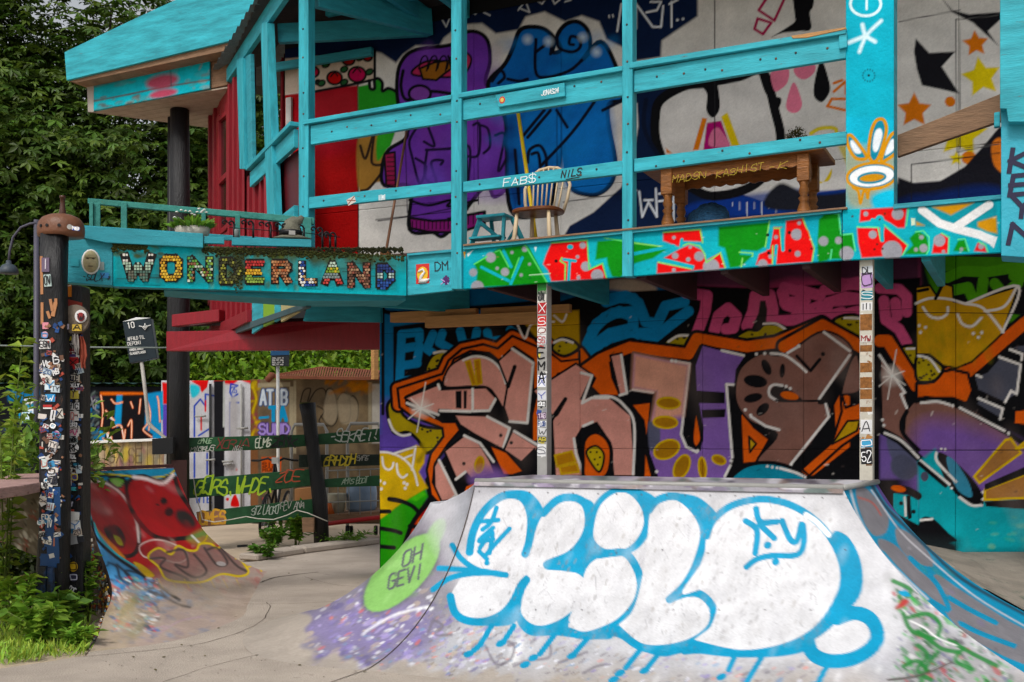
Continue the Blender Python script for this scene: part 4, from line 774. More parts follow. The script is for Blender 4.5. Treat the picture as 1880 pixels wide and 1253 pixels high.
    p.line(K3('610,970 890,930'), 1.8, '#111111', 0); p.line([(690, 404), (860, 385)], 1.8, '#151515', 0); p.line(K2('820,1060 1000,1035 1170,1000'), 2, '#1a1420', 0); p.line(K2('950,630 960,1020'), 1.6, '#241830', 0); p.line(K3('200,570 205,980'), 1.6, '#201430', 0); p.line(K3('580,500 580,830'), 1.4, '#0c2444', 0); p.line(K3('603,510 603,800'), 1.4, '#0c2444', 0)
uw = wallbox('upper_wall', 523, 2000, CW+.011, 3.36, 6.7, .2, BLACK, house)
panels(CW, [523, 658, 870, 1030, 1312, 1560, 1760, 2000], [3.38, 4.35, 6.45], paint_upper, uw, .0115)
# ================================================================ balcony deck, fascia, rails, roof
def v3(p, z): return Vector((p[0], p[1], z))
S0 = Vector((-2.15, 11.3, 0)); SD = Vector((-.432, .902, 0)); SE = S0+SD*4.0
aR = PC(2150, 0, CA+.03); wR = PC(2150, 0, CW); wL = PC(523, 0, CW); cA = PC(745, 0, CA+.03)
dpoly = [v3(aR, 0), v3(cA, 0), S0, SE, v3(wL, 0)+SD*.6, v3(wL, 0)-N*.02, v3(wR, 0)-N*.02]
prism('deck_floor', [p+Z*3.36 for p in dpoly], Z*.1, mat('dark deck boards', '#4b2a28', .7, .4, 5, .3), house, 0)
F1 = K(840, 380, .19149); F2 = K(1160, 360, .19149); F3 = K(1480, 340, .21277)
FG, FR, FGY, FLG = '#167a24', '#c9241f', '#8f8f96', '#5fbf6a'
def paint_fascia(p):
    p.fill('#2b9dab'); y = p.p[:, 1]
    p.speckle((840, 360, 1850, 540), ['#2488a0', '#36a9b0', '#1f90a8'], 120, (6, 26), .35, 14, 71, 0)
    for q in ('160,550 250,490 390,400 650,360 700,400 900,740 250,770 180,720 190,620', '1340,330 1560,310 1880,370 1880,480 1700,540 1620,620 1560,680 1480,670 1440,560 1430,490 1320,510 1330,420'): p.poly(F1(q), FG, 0, 4)
    p.poly(F1('900,350 1240,320 1262,600 1390,545 1430,690 900,715 870,610 820,550 850,460'), FR, 0, 4)
    for a, b_, r in ((318, 485, 50), (150, 630, 38), (190, 770, 62), (455, 625, 40), (380, 590, 16), (522, 438, 16), (645, 405, 28), (690, 550, 14), (610, 655, 16), (1200, 370, 32), (1230, 572, 48), (1340, 660, 62), (1150, 480, 18), (1160, 680, 20)): p.ell(*F1('%d,%d' % (a, b_))[0], r*.19, r*.19, 0, FGY, 3)
    p.ell(*F1('1080,385')[0], 5.5, 4.5, 0, '#2b9dab'); p.dots(F1('945,520'), 3, BK)
    for q in ('160,550 280,480', '365,430 405,415 490,575', '650,370 860,730', '520,680 590,490', '900,345 1245,320 1262,600 1390,540 1428,680', '1000,490 985,520 1035,550 1030,700', '1660,340 1880,375', '1410,300 1600,330'): p.line(F1(q), 2.6, FLG, 0)
    for q in ('230,580 490,710', '440,420 515,575', '620,490 510,740', '1020,505 1130,520', '1075,520 1065,700', '700,380 880,720'): p.line(F1(q), 5.5, '#2b9dab', 0)
    p.line(F1('690,655 890,640'), 1.4, '#b8d8b8', 0); p.poly(F1('735,385 760,385 748,430'), '#d8e0e0'); p.poly(F1('90,450 150,415 100,480'), '#d8e0e0'); p.poly(F1('50,430 80,430 70,500'), '#b8862a')
    for q in ('0,440 360,495 200,600 0,650 0,560 130,540 0,510', '830,295 1320,250 1290,480 1200,530 1050,520 1040,560 1160,570 1050,680 940,690 890,500 830,480', '1800,220 1880,210 1880,620 1790,640 1780,420'): p.poly(F2(q), FG, 0, 4)
    for q in ('300,350 660,320 680,440 480,430 460,490 300,430', '300,600 460,510 560,465 670,520 710,620 850,545 900,690 590,715 600,670', '245,640 560,700 590,720 240,745', '1190,660 1220,560 1290,530 1340,420 1360,300 1440,300 1460,500 1480,240 1640,215 1740,500 1720,630 1390,655'): p.poly(F2(q), FR, 0, 4)
    for a, b_, r in ((403, 400, 18), (415, 575, 32), (540, 610, 22), (560, 490, 18), (645, 580, 48), (760, 680, 80), (403, 712, 20), (1382, 395, 20), (1580, 370, 55), (1605, 260, 20), (1590, 555, 30), (1330, 580, 22), (1255, 655, 48), (1850, 430, 62)): p.ell(*F2('%d,%d' % (a, b_))[0], r*.19, r*.19, 0, FGY, 3)
    for q in ('300,350 655,320 680,450', '460,490 540,455 650,480 700,560 715,640 850,545 895,690', '255,635 570,700', '0,450 360,495', '1320,240 1280,490', '1365,310 1420,310 1440,520', '1350,480 1350,650', '1640,215 1750,500 1730,630', '1030,540 1160,550 1155,580', '1060,600 1050,680'): p.line(F2(q), 2.6, '#7fbf6a', 0)
    for q in ('1440,320 1450,520', '1385,480 1370,650', '480,420 470,480', '300,610 580,680', '0,560 400,480', '1340,330 1310,500'): p.line(F2(q), 6, '#2b9dab', 0)
    p.dots(F2('1303,375 1510,352 1312,548 1515,525 1725,508'), 3, BK)
    for q in ('110,300 170,240 290,240 300,420 400,420 420,560 300,640 100,640', '890,460 960,390 1040,440 1060,520 1040,600 840,600 920,520', '1270,570 1310,480 1370,470 1400,580'): p.poly(F3(q), FG, 0, 4)
    for q in ('470,210 870,190 850,370 790,370 660,290 460,320', '440,370 640,370 650,490 680,360 880,520 830,605 480,630 450,500', '1085,590 1110,460 1170,415 1230,460 1220,590', '1450,570 1480,500 1530,500 1560,580', '-40,330 20,400 60,560 40,660 -40,660'): p.poly(F3(q), FR, 0, 4)
    for a, b_, r in ((515, 250, 22), (790, 250, 52), (575, 428, 36), (740, 570, 90), (150, 485, 42), (280, 478, 32), (350, 590, 62), (1150, 480, 52), (995, 452, 20), (1013, 545, 36), (948, 558, 18), (1185, 575, 16), (1340, 555, 16), (1510, 530, 26)): p.ell(*F3('%d,%d' % (a, b_))[0], r*.212, r*.212, 0, FGY, 3)
    for q in ('885,190 865,350', '440,360 620,365 645,480', '670,340 880,520 835,605', '945,405 1010,395 1060,450 1060,560 1040,595', '1170,415 1235,450 1230,590', '1310,470 1370,465 1405,570', '1490,490 1550,520 1570,580', '310,430 400,420 425,570', '190,240 280,245 300,420', '220,560 210,640'): p.line(F3(q), 2.8, '#63c48a', 0)
    for q in ('570,300 640,310 720,340 800,400', '650,350 660,480', '460,340 560,340'): p.line(F3(q), 6, '#2b9dab', 0)
    p.dots(F3('680,248'), 8, '#c43a34', 3); p.dots(F3('635,297'), 8, '#2b9dab', 3); p.dots(F3('680,248 635,297 590,555 400,270 45,550 660,550 612,512'), 2, '#40221c')
    p.poly(F3('950,180 1530,120 1640,130 1660,450 1560,400 1400,360 1000,370 940,330'), '#1f8794', 0, 6)
    for q in ('1090,190 1450,150 1250,260', '1480,320 1640,270 1650,420 1560,400 1480,360', '950,315 1020,350 950,350'): p.poly(F3(q), '#b8861c', 0, 5)
    p.line(F3('1000,215 1150,330 1300,380 1500,430 1600,480'), 15, '#d8d8d8', 0, 2); p.line(F3('1580,170 1400,290 1280,370'), 15, '#d8d8d8', 0, 2); p.poly(F3('1560,420 1650,450 1620,545 1590,520'), '#d8d8d8'); p.poly(F3('905,285 940,290 940,345 908,350'), '#c8d8c0')
    p.speckle((840, 380, 1840, 535), ['#e8e8e0', '#203030', '#8a7a50'], 130, (.7, 1.8), .5, 1.8, 72, 0)
def bil(TL, TR, BR, BL, c):
    q = [np.array(PC(*a, c)) for a in (BL, BR, TR, TL)]
    return lambda u, v: (q[0]*(1-u)[:, None]+q[1]*u[:, None])*(1-v)[:, None]+(q[3]*(1-u)[:, None]+q[2]*u[:, None])*v[:, None]
surf('fascia_board', bil((850, 456), (1545, 387), (1545, 478), (850, 531), CA), 420, 52, paint_fascia, MURAL, house, lip=N*.05)
surf('fascia_board', bil((1547, 386), (1838, 364), (1838, 464), (1547, 478), CA-.02), 180, 52, paint_fascia, MURAL, house, lip=N*.05)
prismA('fascia_board', [(1838, 360), (2150, 335), (2150, 455), (1838, 466)], CA-.01, .05, TEAL, house)
cb = prismA('fascia_board', [(747, 468), (830, 461), (830, 534), (747, 543)], CA, .05, TEAL, house)
for q in ([(850, 452), (1545, 384), (1545, 390), (850, 459)], [(747, 466), (829, 458), (829, 463), (747, 470)], [(1640, 375), (1845, 357), (1845, 365), (1640, 384)]):
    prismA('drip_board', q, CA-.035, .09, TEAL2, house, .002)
prismA('floor_edge', [(850, 449), (1555, 380), (1555, 383.5), (850, 452)], CA-.05, .3, OLDWOOD, house, .001)
# underside: ledger, joists, soffit boards
for px in (900, 1000, 1180, 1330, 1480, 1590, 1700):
    a = PC(px, 0, CA+.06); m_ = TEAL2 if px in (1000, 1590, 1700) else mat('dark joist', '#3a2426', .7, .3)
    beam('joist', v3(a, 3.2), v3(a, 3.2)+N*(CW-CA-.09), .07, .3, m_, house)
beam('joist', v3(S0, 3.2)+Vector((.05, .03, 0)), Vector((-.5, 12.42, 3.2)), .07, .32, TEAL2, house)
for q, c in (([(716, 574), (873, 566), (873, 590), (716, 592)], 10.7), ([(780, 581), (985, 572), (985, 594), (780, 602)], 10.6), ([(882, 566), (1045, 558), (1045, 573), (882, 577)], 10.75)):
    prismA('timber_ledger', q, c, .08, WOOD, house)
# ---------------------------------------------------------------- rail
def rail(q, c=CA-.01, th=.05, m=TEAL, name='rail'): return prismA(name, q, c, th, m, house)
rail([(556, 221), (829, 174), (829, 182), (556, 229)], CA-.05, .14, TEAL, 'rail_cap'); rail([(570, 231), (829, 187), (829, 224), (570, 266)]); b0 = rail([(562, 363), (829, 333), (829, 354), (562, 384)], CA-.02)
rail([(841, 171), (1143, 121), (1143, 130), (841, 180)], CA-.05, .14, TEAL, 'rail_cap'); rail([(850, 184), (1143, 132), (1143, 176), (850, 221)]); b1 = rail([(850, 334), (1143, 295), (1143, 320), (850, 353)], CA-.02)
bt = rail([(909, 175), (1036, 152), (1037, 177), (915, 197)], CA-.045, .035)
rail([(1155, 115), (1553, 51), (1553, 62), (1155, 126)], CA-.05, .14, TEAL, 'rail_cap'); rail([(1164, 130), (1553, 64), (1553, 107), (1164, 170)]); rail([(1164, 292), (1554, 241), (1554, 264), (1164, 316)], CA-.02)
prismA('rail_end', [(1540, 62), (1555, 60), (1555, 87), (1540, 90)], CA-.04, .03, TEAL, house)
prismA('splintered_wood', [(1452, 66), (1553, 50), (1553, 54), (1480, 70), (1455, 71)], CA-.056, .145, WOOD, house)
for (a, b_, y0, y1, cc) in ((548, 566, -70, 452, CA-.03), (828, 847, -70, 531, CA-.04), (1142, 1161, -70, 508, CA-.04)):
    prismA('post', [(a, y0), (b_, y0), (b_, y1), (a, y1)], cc, .12, TEALV, house)
# rail along the splayed left edge
def SP(px, py): return PL(px, py, S0, (SD.y, -SD.x))
def splay(name, q, th=.05, m=TEAL): return prism(name, [SP(*a) for a in q], Vector((SD.y, -SD.x, 0))*-th, m, house, .003)
splay('rail_cap', [(466, 307), (549, 225), (549, 233), (466, 315)], .1); splay('rail', [(466, 318), (548, 238), (548, 272), (466, 345)]); splay('rail', [(520, 400), (548, 378), (548, 400), (520, 424)])
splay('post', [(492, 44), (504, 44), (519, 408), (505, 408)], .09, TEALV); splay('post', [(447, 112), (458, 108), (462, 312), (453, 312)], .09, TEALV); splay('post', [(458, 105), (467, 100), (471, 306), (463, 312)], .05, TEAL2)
# roof over the balcony: eave board, rafters, corrugated sheets
splay('eave_board', [(418, 137), (560, -85), (560, -40), (418, 160)], .06)
E0 = SP(418, 155); E1 = v3(S0, 6.5)
for k in range(11):
    a = v3(S0, 0)+SD*(.2+k*.4); 
rp = [v3(S0, 0)+Vector((.2, -.5, 0))-N*.35, v3(SE, 0)+SD*.3, v3(wL, 0)+SD*1.2, v3(wL, 0), v3(wR, 0), v3(aR, 0)-N*.35]
prism('roof_deck', [p+Z*6.62 for p in rp], Z*.05, mat('dark ceiling boards', '#3a3434', .8, .4, 4, .3), house, 0)
for px in (640, 720, 1000, 1300, 1600, 1800):
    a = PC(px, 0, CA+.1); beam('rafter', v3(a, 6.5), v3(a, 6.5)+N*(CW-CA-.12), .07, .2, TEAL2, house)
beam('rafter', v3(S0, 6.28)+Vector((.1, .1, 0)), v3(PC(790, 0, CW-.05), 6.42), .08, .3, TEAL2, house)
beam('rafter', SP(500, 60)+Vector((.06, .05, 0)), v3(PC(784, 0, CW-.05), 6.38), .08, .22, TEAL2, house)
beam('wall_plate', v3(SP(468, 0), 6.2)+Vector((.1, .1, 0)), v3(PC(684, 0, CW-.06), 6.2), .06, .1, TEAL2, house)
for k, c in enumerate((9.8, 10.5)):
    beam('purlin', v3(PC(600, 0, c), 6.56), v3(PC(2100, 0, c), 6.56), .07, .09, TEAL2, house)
# corrugated sheet ends above the splayed eave
co = MB(); nw = 96; out = Vector((-SD.y, SD.x, 0))
for k in range(nw):
    t0, t1 = -1.2+k*.062, -1.2+(k+1)*.062
    z0, z1 = 6.66+.022*math.sin(k*1.57), 6.66+.022*math.sin((k+1)*1.57)
    a = v3(S0, 0)+SD*t0; b_ = v3(S0, 0)+SD*t1
    co.add([a+out*.22+Z*(z0-.03), b_+out*.22+Z*(z1-.03), b_-out*.9+Z*(z1+.12), a-out*.9+Z*(z0+.12)], [(0, 1, 2, 3)])
co.build('corrugated_sheet', mat('weathered corrugated sheet', '#6b7273', .6, .4, 8, .3, wear='#5a3c30', wearamt=.12), house)
# ---------------------------------------------------------------- wide pillar with painted crown, right-hand pillar
def paint_pillar(p):
    p.fill('#2fa3b8'); p.poly([(1550, 215), (1650, 215), (1650, 400), (1550, 400)], '#35aecb', 0, 8, .6)
    p.poly(K5('190,720 425,730 425,830 400,990 200,990'), '#b98f2a', 1, 22, .55); p.poly(K5('320,940 420,910 420,1000 330,1000'), '#35aecb', 1, 10)
    for q in ('300,740 310,640 335,580 370,575 385,620 370,690 345,760 320,775', '290,755 250,690 215,650 195,660 205,710 240,760', '360,770 380,700 410,645 440,640 440,720 380,770'):
        p.poly(K5(q), '#1c7f96', 1, 2, 1, '#c08a22', 6); q_ = np.array(K5(q)); c = q_.mean(0); p.poly([tuple(c+(a-c)*.55) for a in q_], '#dde4ea', 1, 3)
    p.ell(*K5('315,845')[0], 46, 24, -6, '#1c7f96', 2, 1, '#c08a22', 5); p.ell(*K5('315,845')[0], 41, 19, -6, '#e4e6ea'); p.ell(*K5('315,853')[0], 25, 9, -6, '#b8862a', 2, 1, '#1c7f96', 4)
    p.line(K5('225,900 250,920 260,975 275,920 290,925 295,950 305,910 360,900'), 5, '#c08a22')
    p.ell(*K5('285,20')[0], 28, 22, 0, '#2fa3b8', 3, 1, '#cfe4ec', 5); p.line(K5('290,-20 290,45'), 4, '#cfe4ec'); p.line(K5('270,120 285,170 330,200'), 7, '#cfe4ec', 1, 5); p.line(K5('360,100 290,170 255,250'), 6, '#cfe4ec', 1, 5); p.line(K5('205,205 280,175'), 7, '#cfe4ec', 1, 5)
    g_ = random.Random(4)
    for k in range(14): a = k*.45; p.ell(1595+11*math.cos(a), 139+11*math.sin(a), 1.3, 1.8, 0, '#1c5f6c')
    p.dots([(1595, 139)], 2.2, BK)
prismA('pillar', [(1553, -90), (1641, -90), (1641, 389), (1553, 392)], CA+.008, .26, TEAL, house)
surf('pillar_face', bil((1553, -90), (1641, -90), (1641, 388), (1553, 391), CA-.004), 60, 300, paint_pillar, MURAL, house, lip=N*.012)
prismA('pillar', [(1836, -90), (1960, -90), (1960, 224), (1851, 224), (1848, 200), (1836, 200)], 8.98, .3, TEAL, house)
pr = prismA('pillar', [(1838, 200), (1960, 200), (1960, 478), (1838, 470)], 9.08, .3, mat('bright turquoise paint', '#2fa6bd', .5, .2, 3, .2), house)
for t, y in (('K', 315), ('E', 358), ('Y', 400), ('N', 448)):
    o_ = PC(1852, y, 9.075); lettering(t, o_, U, Z, .155, .034, cm('#1c1a3c'), pr, slant=.12, width=.16, jit=.12)
prismA('brace_plank', [(1648, 248), (1838, 172), (1838, 222), (1648, 288)], CA+.33, .06, OLDWOOD, house)
prismA('bracket', [(1825, 207), (1836, 205), (1836, 232), (1825, 234)], 9.2, .05, TEAL, house)
# ---------------------------------------------------------------- steel posts with stickers
def decal(parent, o, right, up, w, h, col, z=.0012, name='sticker', shape='q'):
    r = Vector(right).normalized(); u = Vector(up).normalized(); n = r.cross(u); n = -n if n.y > 0 else n; o = Vector(o)+n*z
    if shape == 'q': q = [(-1, -1), (1, -1), (1, 1), (-1, 1)]
    else: q = [(math.cos(a), math.sin(a)) for a in np.linspace(0, 2*math.pi, 17)[:-1]]
    return MB().prism([o+r*a*w/2+u*b_*h/2 for a, b_ in q], -n*.001).build(name, col if not isinstance(col, str) else cm(col), parent)
def steelpost(px0, px1, c, m, label):
    a = PC(px0, 0, c); b_ = PC(px1, 0, c); w = (b_-a).length
    a.z = b_.z = 1.272
    o = prism('steel_post', [v3(a, 1.272), v3(b_, 1.272), v3(b_, 1.272)+N*w*1.1, v3(a, 1.272)+N*w*1.1], Z*1.9, m, house, .004); o['label'] = label; return o
sp1 = steelpost(986, 1004, 9.31, STEEL, 'grey square steel post with stickers'); sp2 = steelpost(1578, 1602, 9.31, RUST, 'white square steel post with rust patches')
def stk(post, px, py, w, h, col, txt=None, tc='#16161a', c=9.31, lw=2., rot=0, shape='q', z=.0012):
    d = PC(px, py, c).y/FPX; R_ = math.radians(rot); r = U*math.cos(R_)+Z*math.sin(R_); u = -U*math.sin(R_)+Z*math.cos(R_); s = decal(post, PC(px, py, c), r, u, w*d, h*d, col, z, shape=shape)
    if txt: lettering(txt, PC(px, py, c)-r*w*d*.42-u*h*d*.32-N*(z+.001), r, u, h*d*.64, lw*d, cm(tc), s, width=w*d*.84)
    return s
decal(sp1, PC(995, 531, 9.31), U, Z, .09, .1, FG)
for py, h, col, t, tc in ((545, 22, '#d8d4cc', 'RURAL', '#222226'), (566, 22, '#a81c20', 'X', '#eeeeee'), (590, 20, '#c8302c', 'S', '#efefef'), (607, 14, '#e0dcd8', 'O', '#8a1c1c'), (624, 18, '#d8d8d8', 'SS', '#b02028'), (700, 22, '#e4e6ee', 'X', '#2438a0'), (726, 18, '#c9cad0', 'Y', '#2438a0'), (742, 10, '#121214', 'KOKO', '#eeeeee'), (764, 12, '#4c2250', 'TAG', '#d8c8d8'), (779, 11, '#f0f0f0', 'FLOB', '#1c3f80'), (793, 14, '#c8c8c8', 'W', '#16161a'), (807, 9, '#35353a', 'AB', '#d0c040'), (827, 22, '#dedede', 'S', '#6a6a70')):
    stk(sp1, 995+random.uniform(-.6, .6), py, 17, h, col, t, tc, rot=random.uniform(-3, 3), lw=1.3)
for k_ in range(26): stk(sp1, 995+random.uniform(-6, 6), random.uniform(540, 850), random.uniform(4, 12), random.uniform(3, 9), random.choice(['#d8d8d4', '#2a2a30', '#b03a34', '#2f4a90', '#c8b84a', '#8a8a90']), None, rot=random.uniform(-30, 30), z=.0008)
for k, ch in enumerate('EMA'): o_ = PC(989, 668+k*22-10, 9.31)-N*.002; lettering(ch, o_, U, Z, .085, .014, BLACK, sp1)
for py, h, col, t, tc in ((497, 16, '#c4c8cc', 'DL', '#14141a'), (515, 28, '#b08ac0', 'O', '#2a2230'), (543, 17, '#1d7f90', 'S', '#d8e0e0'), (563, 15, '#d8d8d8', 'III', '#16161a'), (622, 14, '#c9c4bc', 'MW', '#8a1c20'), (784, 26, '#d4d4d4', 'A', '#141418'), (814, 15, '#3a9ac4', 'O', '#f0f0f0'), (838, 29, '#141418', '52', '#eeeeee')):
    stk(sp2, 1591+random.uniform(-1, 1), py, 20, h, col, t, tc, rot=random.uniform(-3, 3), lw=1.6)
for k_ in range(30): stk(sp2, 1590+random.uniform(-8, 8), random.uniform(490, 860), random.uniform(4, 14), random.uniform(3, 10), random.choice(['#d8d8d4', '#c8c0b0', '#8a5a2c', '#a8753c', '#6a4a2c', '#2a2a30']), None, rot=random.uniform(-30, 30), z=.0006)
for py, h in ((592, 30), (640, 12), (675, 18), (703, 20), (724, 18), (752, 9)): stk(sp2, 1590, py, 21, h, mat('rust stain', '#8a5a2c', .9, .6, 30, .3), None)
# bolts and nail heads
g_ = random.Random(12)
for x0, y0, x1, y1, n_, c_ in ((590, 243, 820, 205, 6, CA-.01), (870, 195, 1130, 150, 6, CA-.01), (1180, 150, 1540, 85, 8, CA-.01), (580, 371, 820, 345, 4, CA-.02), (870, 342, 1130, 308, 5, CA-.02), (1185, 303, 1540, 253, 6, CA-.02), (837, 20, 838, 510, 8, CA-.04), (1151, 20, 1152, 480, 8, CA-.04), (557, 20, 557, 420, 7, CA-.03)):
    for k in range(n_):
        t_ = (k+.5+g_.uniform(-.3, .3))/n_; q_ = PC(mix(x0, x1, t_)+g_.uniform(-2, 2), mix(y0, y1, t_)+g_.uniform(-6, 6), c_); MB().lathe(q_-N*.001, [(.011, 0), (.009, .004), (.001, .005)], 8, -N).build('bolt', cm(('#2c3436', '#5a4638')[k % 2], .6), house)
# ---------------------------------------------------------------- writing on the rails
def wr(txt, px, py, w, h, c, col, parent, lw=2.2, rot=0, slant=0., jit=.14):
    d = PC(px, py, c).y/FPX; R_ = math.radians(rot); r = U*math.cos(R_)+Z*math.sin(R_); u = -U*math.sin(R_)+Z*math.cos(R_)
    return lettering(txt, PC(px, py, c)-N*.0015, r, u, h*d, lw*d, cm(col), parent, slant=slant, width=w*d/.93, jit=jit)
wr('FAB$', 924, 343, 60, 13, CA-.02, '#d4e4e6', b1, 1.8, 1.5, .1); wr('NILS', 1030, 327, 36, 11, CA-.02, '#14181c', b1, 2.2, 2, .3); wr('_', 1040, 330, 16, 6, CA-.02, '#14181c', b1, 1.8, 4)
wr('JONAS24', 994, 176, 32, 8, CA-.045, '#d8e4e6', bt, 1.5, 1.5, .2); stk(bt, 922, 184, 12, 13, '#c83a2a', None, c=CA-.045, shape='o'); stk(bt, 922, 184, 7, 8, '#d8c060', None, c=CA-.045, shape='o', z=.003)
stk(b0, 645, 369, 18, 12, '#cfc4bc', 'X', '#8a4a3a', CA-.02, 1.5, 20); wr('IIMI', 695, 368, 14, 8, CA-.02, '#d8e4e6', b0, 1.8)
sw = stk(cb, 776, 503, 28, 36, '#c82a20', None, c=CA); stk(cb, 776, 504, 23, 28, '#e0b020', None, c=CA, shape='o', z=.0035)
swb = MB(); pts = [PC(x, y, CA)-N*.006 for x, y in ((772, 520), (774, 508), (780, 500), (777, 495), (771, 498), (768, 500))]
swb.tube(pts, [.02, .016, .012, .012, .012, .006], 6); swb.tube([PC(772, 517, CA)-N*.006, PC(782, 516, CA)-N*.006, PC(789, 513, CA)-N*.006], [.02, .022, .006], 6); swb.build('swan', WHITE, sw, 0, True)
wr('DM', 799, 498, 25, 14, CA, '#1c2c34', cb, 2.2, 2); wr('*', 812, 524, 16, 18, CA, '#4a1c60', cb, 5); wr('X', 810, 522, 14, 10, CA, '#b890c8', cb, 1.6)
# ================================================================ sign beam with mosaic letters
BA = (-1.05, 10.77); NBx, NBy = .292, -.956; UB = Vector((.956, .292, 0)); NB = Vector((NBx, NBy, 0))
def PB(px, py, off=0.): return PL(px, py, (BA[0]+NBx*off, BA[1]+NBy*off), (NBx, NBy))
sign = thing('sign_beam', 'long turquoise beam with mosaic letters reading WONDERLAND above the skate yard entrance', 'sign', PB(430, 540))
def prismB(name, q, off, th, m, parent=sign, bevel=.004): return prism(name, [PB(x, y, off) for x, y in q], -NB*th, m, parent, bevel)
TEALB = mat('mossy turquoise beam', '#2c98a8', .6, .25, 3, .35, 30, (1, 1, 8), wear='#4f5a2a', wearamt=.06, wscale=3)
bl = prismB('beam_board', [(112, 437), (207, 443), (207, 525), (112, 518)], .02, .14, TEALB)
bm_ = prismB('beam_board', [(208, 443), (746, 471), (746, 543), (208, 526)], .03, .15, TEALB)
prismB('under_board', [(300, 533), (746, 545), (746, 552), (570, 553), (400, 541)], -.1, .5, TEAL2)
prismB('cap_board', [(154, 414), (373, 429), (373, 455), (196, 446), (154, 437)], .07, .05, TEALB); prismB('cap_board', [(374, 434), (412, 436), (412, 448), (374, 447)], .05, .05, TEALB); prismB('cap_board', [(426, 436), (572, 440), (572, 454), (426, 450)], .05, .06, TEALB)
prismB('planter_side', [(154, 414), (572, 442), (572, 448), (154, 430)], -.75, .04, TEALB)
# walkway rail on top, mossy
MTL = mat('mossy green turquoise rail', '#3a8a80', .7, .35, 6, .4, 25, wear='#5a6420', wearamt=.12)
prismB('rail', [(161, 364), (577, 400), (577, 412), (161, 374)], -.35, .05, MTL)
for a, b_, y0, y1 in ((164, 171, 371, 418), (172, 184, 373, 418), (222, 233, 372, 421), (370, 378, 385, 432), (432, 441, 394, 438), (556, 572, 400, 455)): prismB('rail_post', [(a, y0), (b_, y0), (b_, y1), (a, y1)], -.33 if a != 164 else -.3, .06, MTL)
# moss along the beam top
def lumps(name, fn, n, r, m, parent, seed=1, kind='stuff'):
    g_ = random.Random(seed); mb = MB()
    for _ in range(n):
        c = fn(g_); rr = r*g_.uniform(.5, 1.3); k = len(mb.v)
        for p in ((1, 0, 0), (-1, 0, 0), (0, 1, 0), (0, -1, 0), (0, 0, 1), (0, 0, -1)): mb.v.append(Vector(c)+Vector(p)*rr*g_.uniform(.6, 1.2))
        mb.f += [tuple(k+i for i in t) for t in ((0, 2, 4), (2, 1, 4), (1, 3, 4), (3, 0, 4), (2, 0, 5), (1, 2, 5), (3, 1, 5), (0, 3, 5))]
    return tag(mb.build(name, m, parent), kind=kind)
def mossline(g_):
    x = g_.choice([g_.uniform(375, 745), g_.uniform(375, 640), g_.uniform(208, 270)]); y = 447+(x-208)*.043+abs(g_.gauss(0, 5)); return PB(x, y, .03)
lumps('moss', mossline, 1100, .02, MOSS, sign, 3)
lumps('moss', lambda g_: PB(g_.uniform(372, 740), 456+g_.uniform(0, 14)*g_.random(), .035), 700, .016, mat('dark moss', '#2a2c10', .95, .5, 25, .8, 60), sign, 4)
lumps('moss', lambda g_: PB(g_.gauss(436, 7), g_.gauss(498, 14), .035), 160, .012, MOSS, sign, 5)
def p_beam(p):
    p.fill('#3aa3ae'); p.speckle((208, 440, 746, 545), ['#2f8f9c', '#4ab0b8', '#2a7f88'], 140, (6, 22), .4, 8, 95, 3)
    x, y = p.p[:, 0], p.p[:, 1]; top = 443+(x-208)*.052; i = np.arange(len(x)); m_ = np.clip((x-340)/60, 0, 1)*np.clip((760-x)/60, 0, 1)
    p.mixin(i, np.clip((26+8*np.sin(x/13.)+6*np.sin(x/5.3)-(y-top))/16, 0, 1)*m_*.85, '#2e3014'); p.mixin(i, np.clip((40+14*np.sin(x/19.)-(y-top))/30, 0, 1)*m_*.35, '#5a6426')
    p.ell(436, 498, 22, 30, 0, '#2a2a12', 12, .8); p.speckle((375, 460, 560, 535), ['#4a5420', '#2e3014', '#6a7030'], 120, (1.5, 6), .5, 4, 96, 85); p.speckle((208, 447, 300, 475), ['#4a5420', '#3a3c18'], 50, (1.5, 5), .6, 3, 97, 5)
    g_ = random.Random(6)
    for _ in range(46): a = g_.uniform(215, 735); b2 = g_.uniform(455, 540); l_ = g_.uniform(8, 46); p.line([(a, b2), (a+l_, b2+l_*.045)], g_.uniform(.8, 1.6), '#17363a', 0, 1.6, .8)
    for k, (ch, x0, x1, y0, y1, sl) in enumerate(LET): p.poly([(x0-5, y0-4), (x1+5, y0-2), (x1+5, y1+5), (x0-5, y1+3)], '#3a3c2a', 0, 9, .35)
# letters
LET = [('W', 217, 290, 463, 517, .4), ('O', 293, 335, 467, 517, 0), ('N', 344, 391, 469, 519, .0), ('D', 402, 443, 472, 524, 0), ('E', 450, 487, 476, 523, 0), ('R', 498, 536, 476, 524, 0), ('L', 548, 585, 477, 525, 0), ('A', 590, 630, 478, 526, 0), ('N', 638, 680, 480, 530, 0), ('D', 690, 725, 483, 531, 0)]
surf('beam_face', lambda u, v: np.array([list(PB(208, 443, .034)), list(PB(746, 471, .034)), list(PB(746, 543, .034)), list(PB(208, 526, .034))])[0][None]*((1-u)*v)[:, None]+np.array(PB(746, 471, .034))[None]*(u*v)[:, None]+np.array(PB(746, 543, .034))[None]*(u*(1-v))[:, None]+np.array(PB(208, 526, .034))[None]*((1-u)*(1-v))[:, None], 330, 46, p_beam, MURAL, bm_)
GREENS = ['#3f7a35', '#5f9a3a', '#8aa83a', '#4a7a6a', '#9ac0a8', '#8a5a3a']
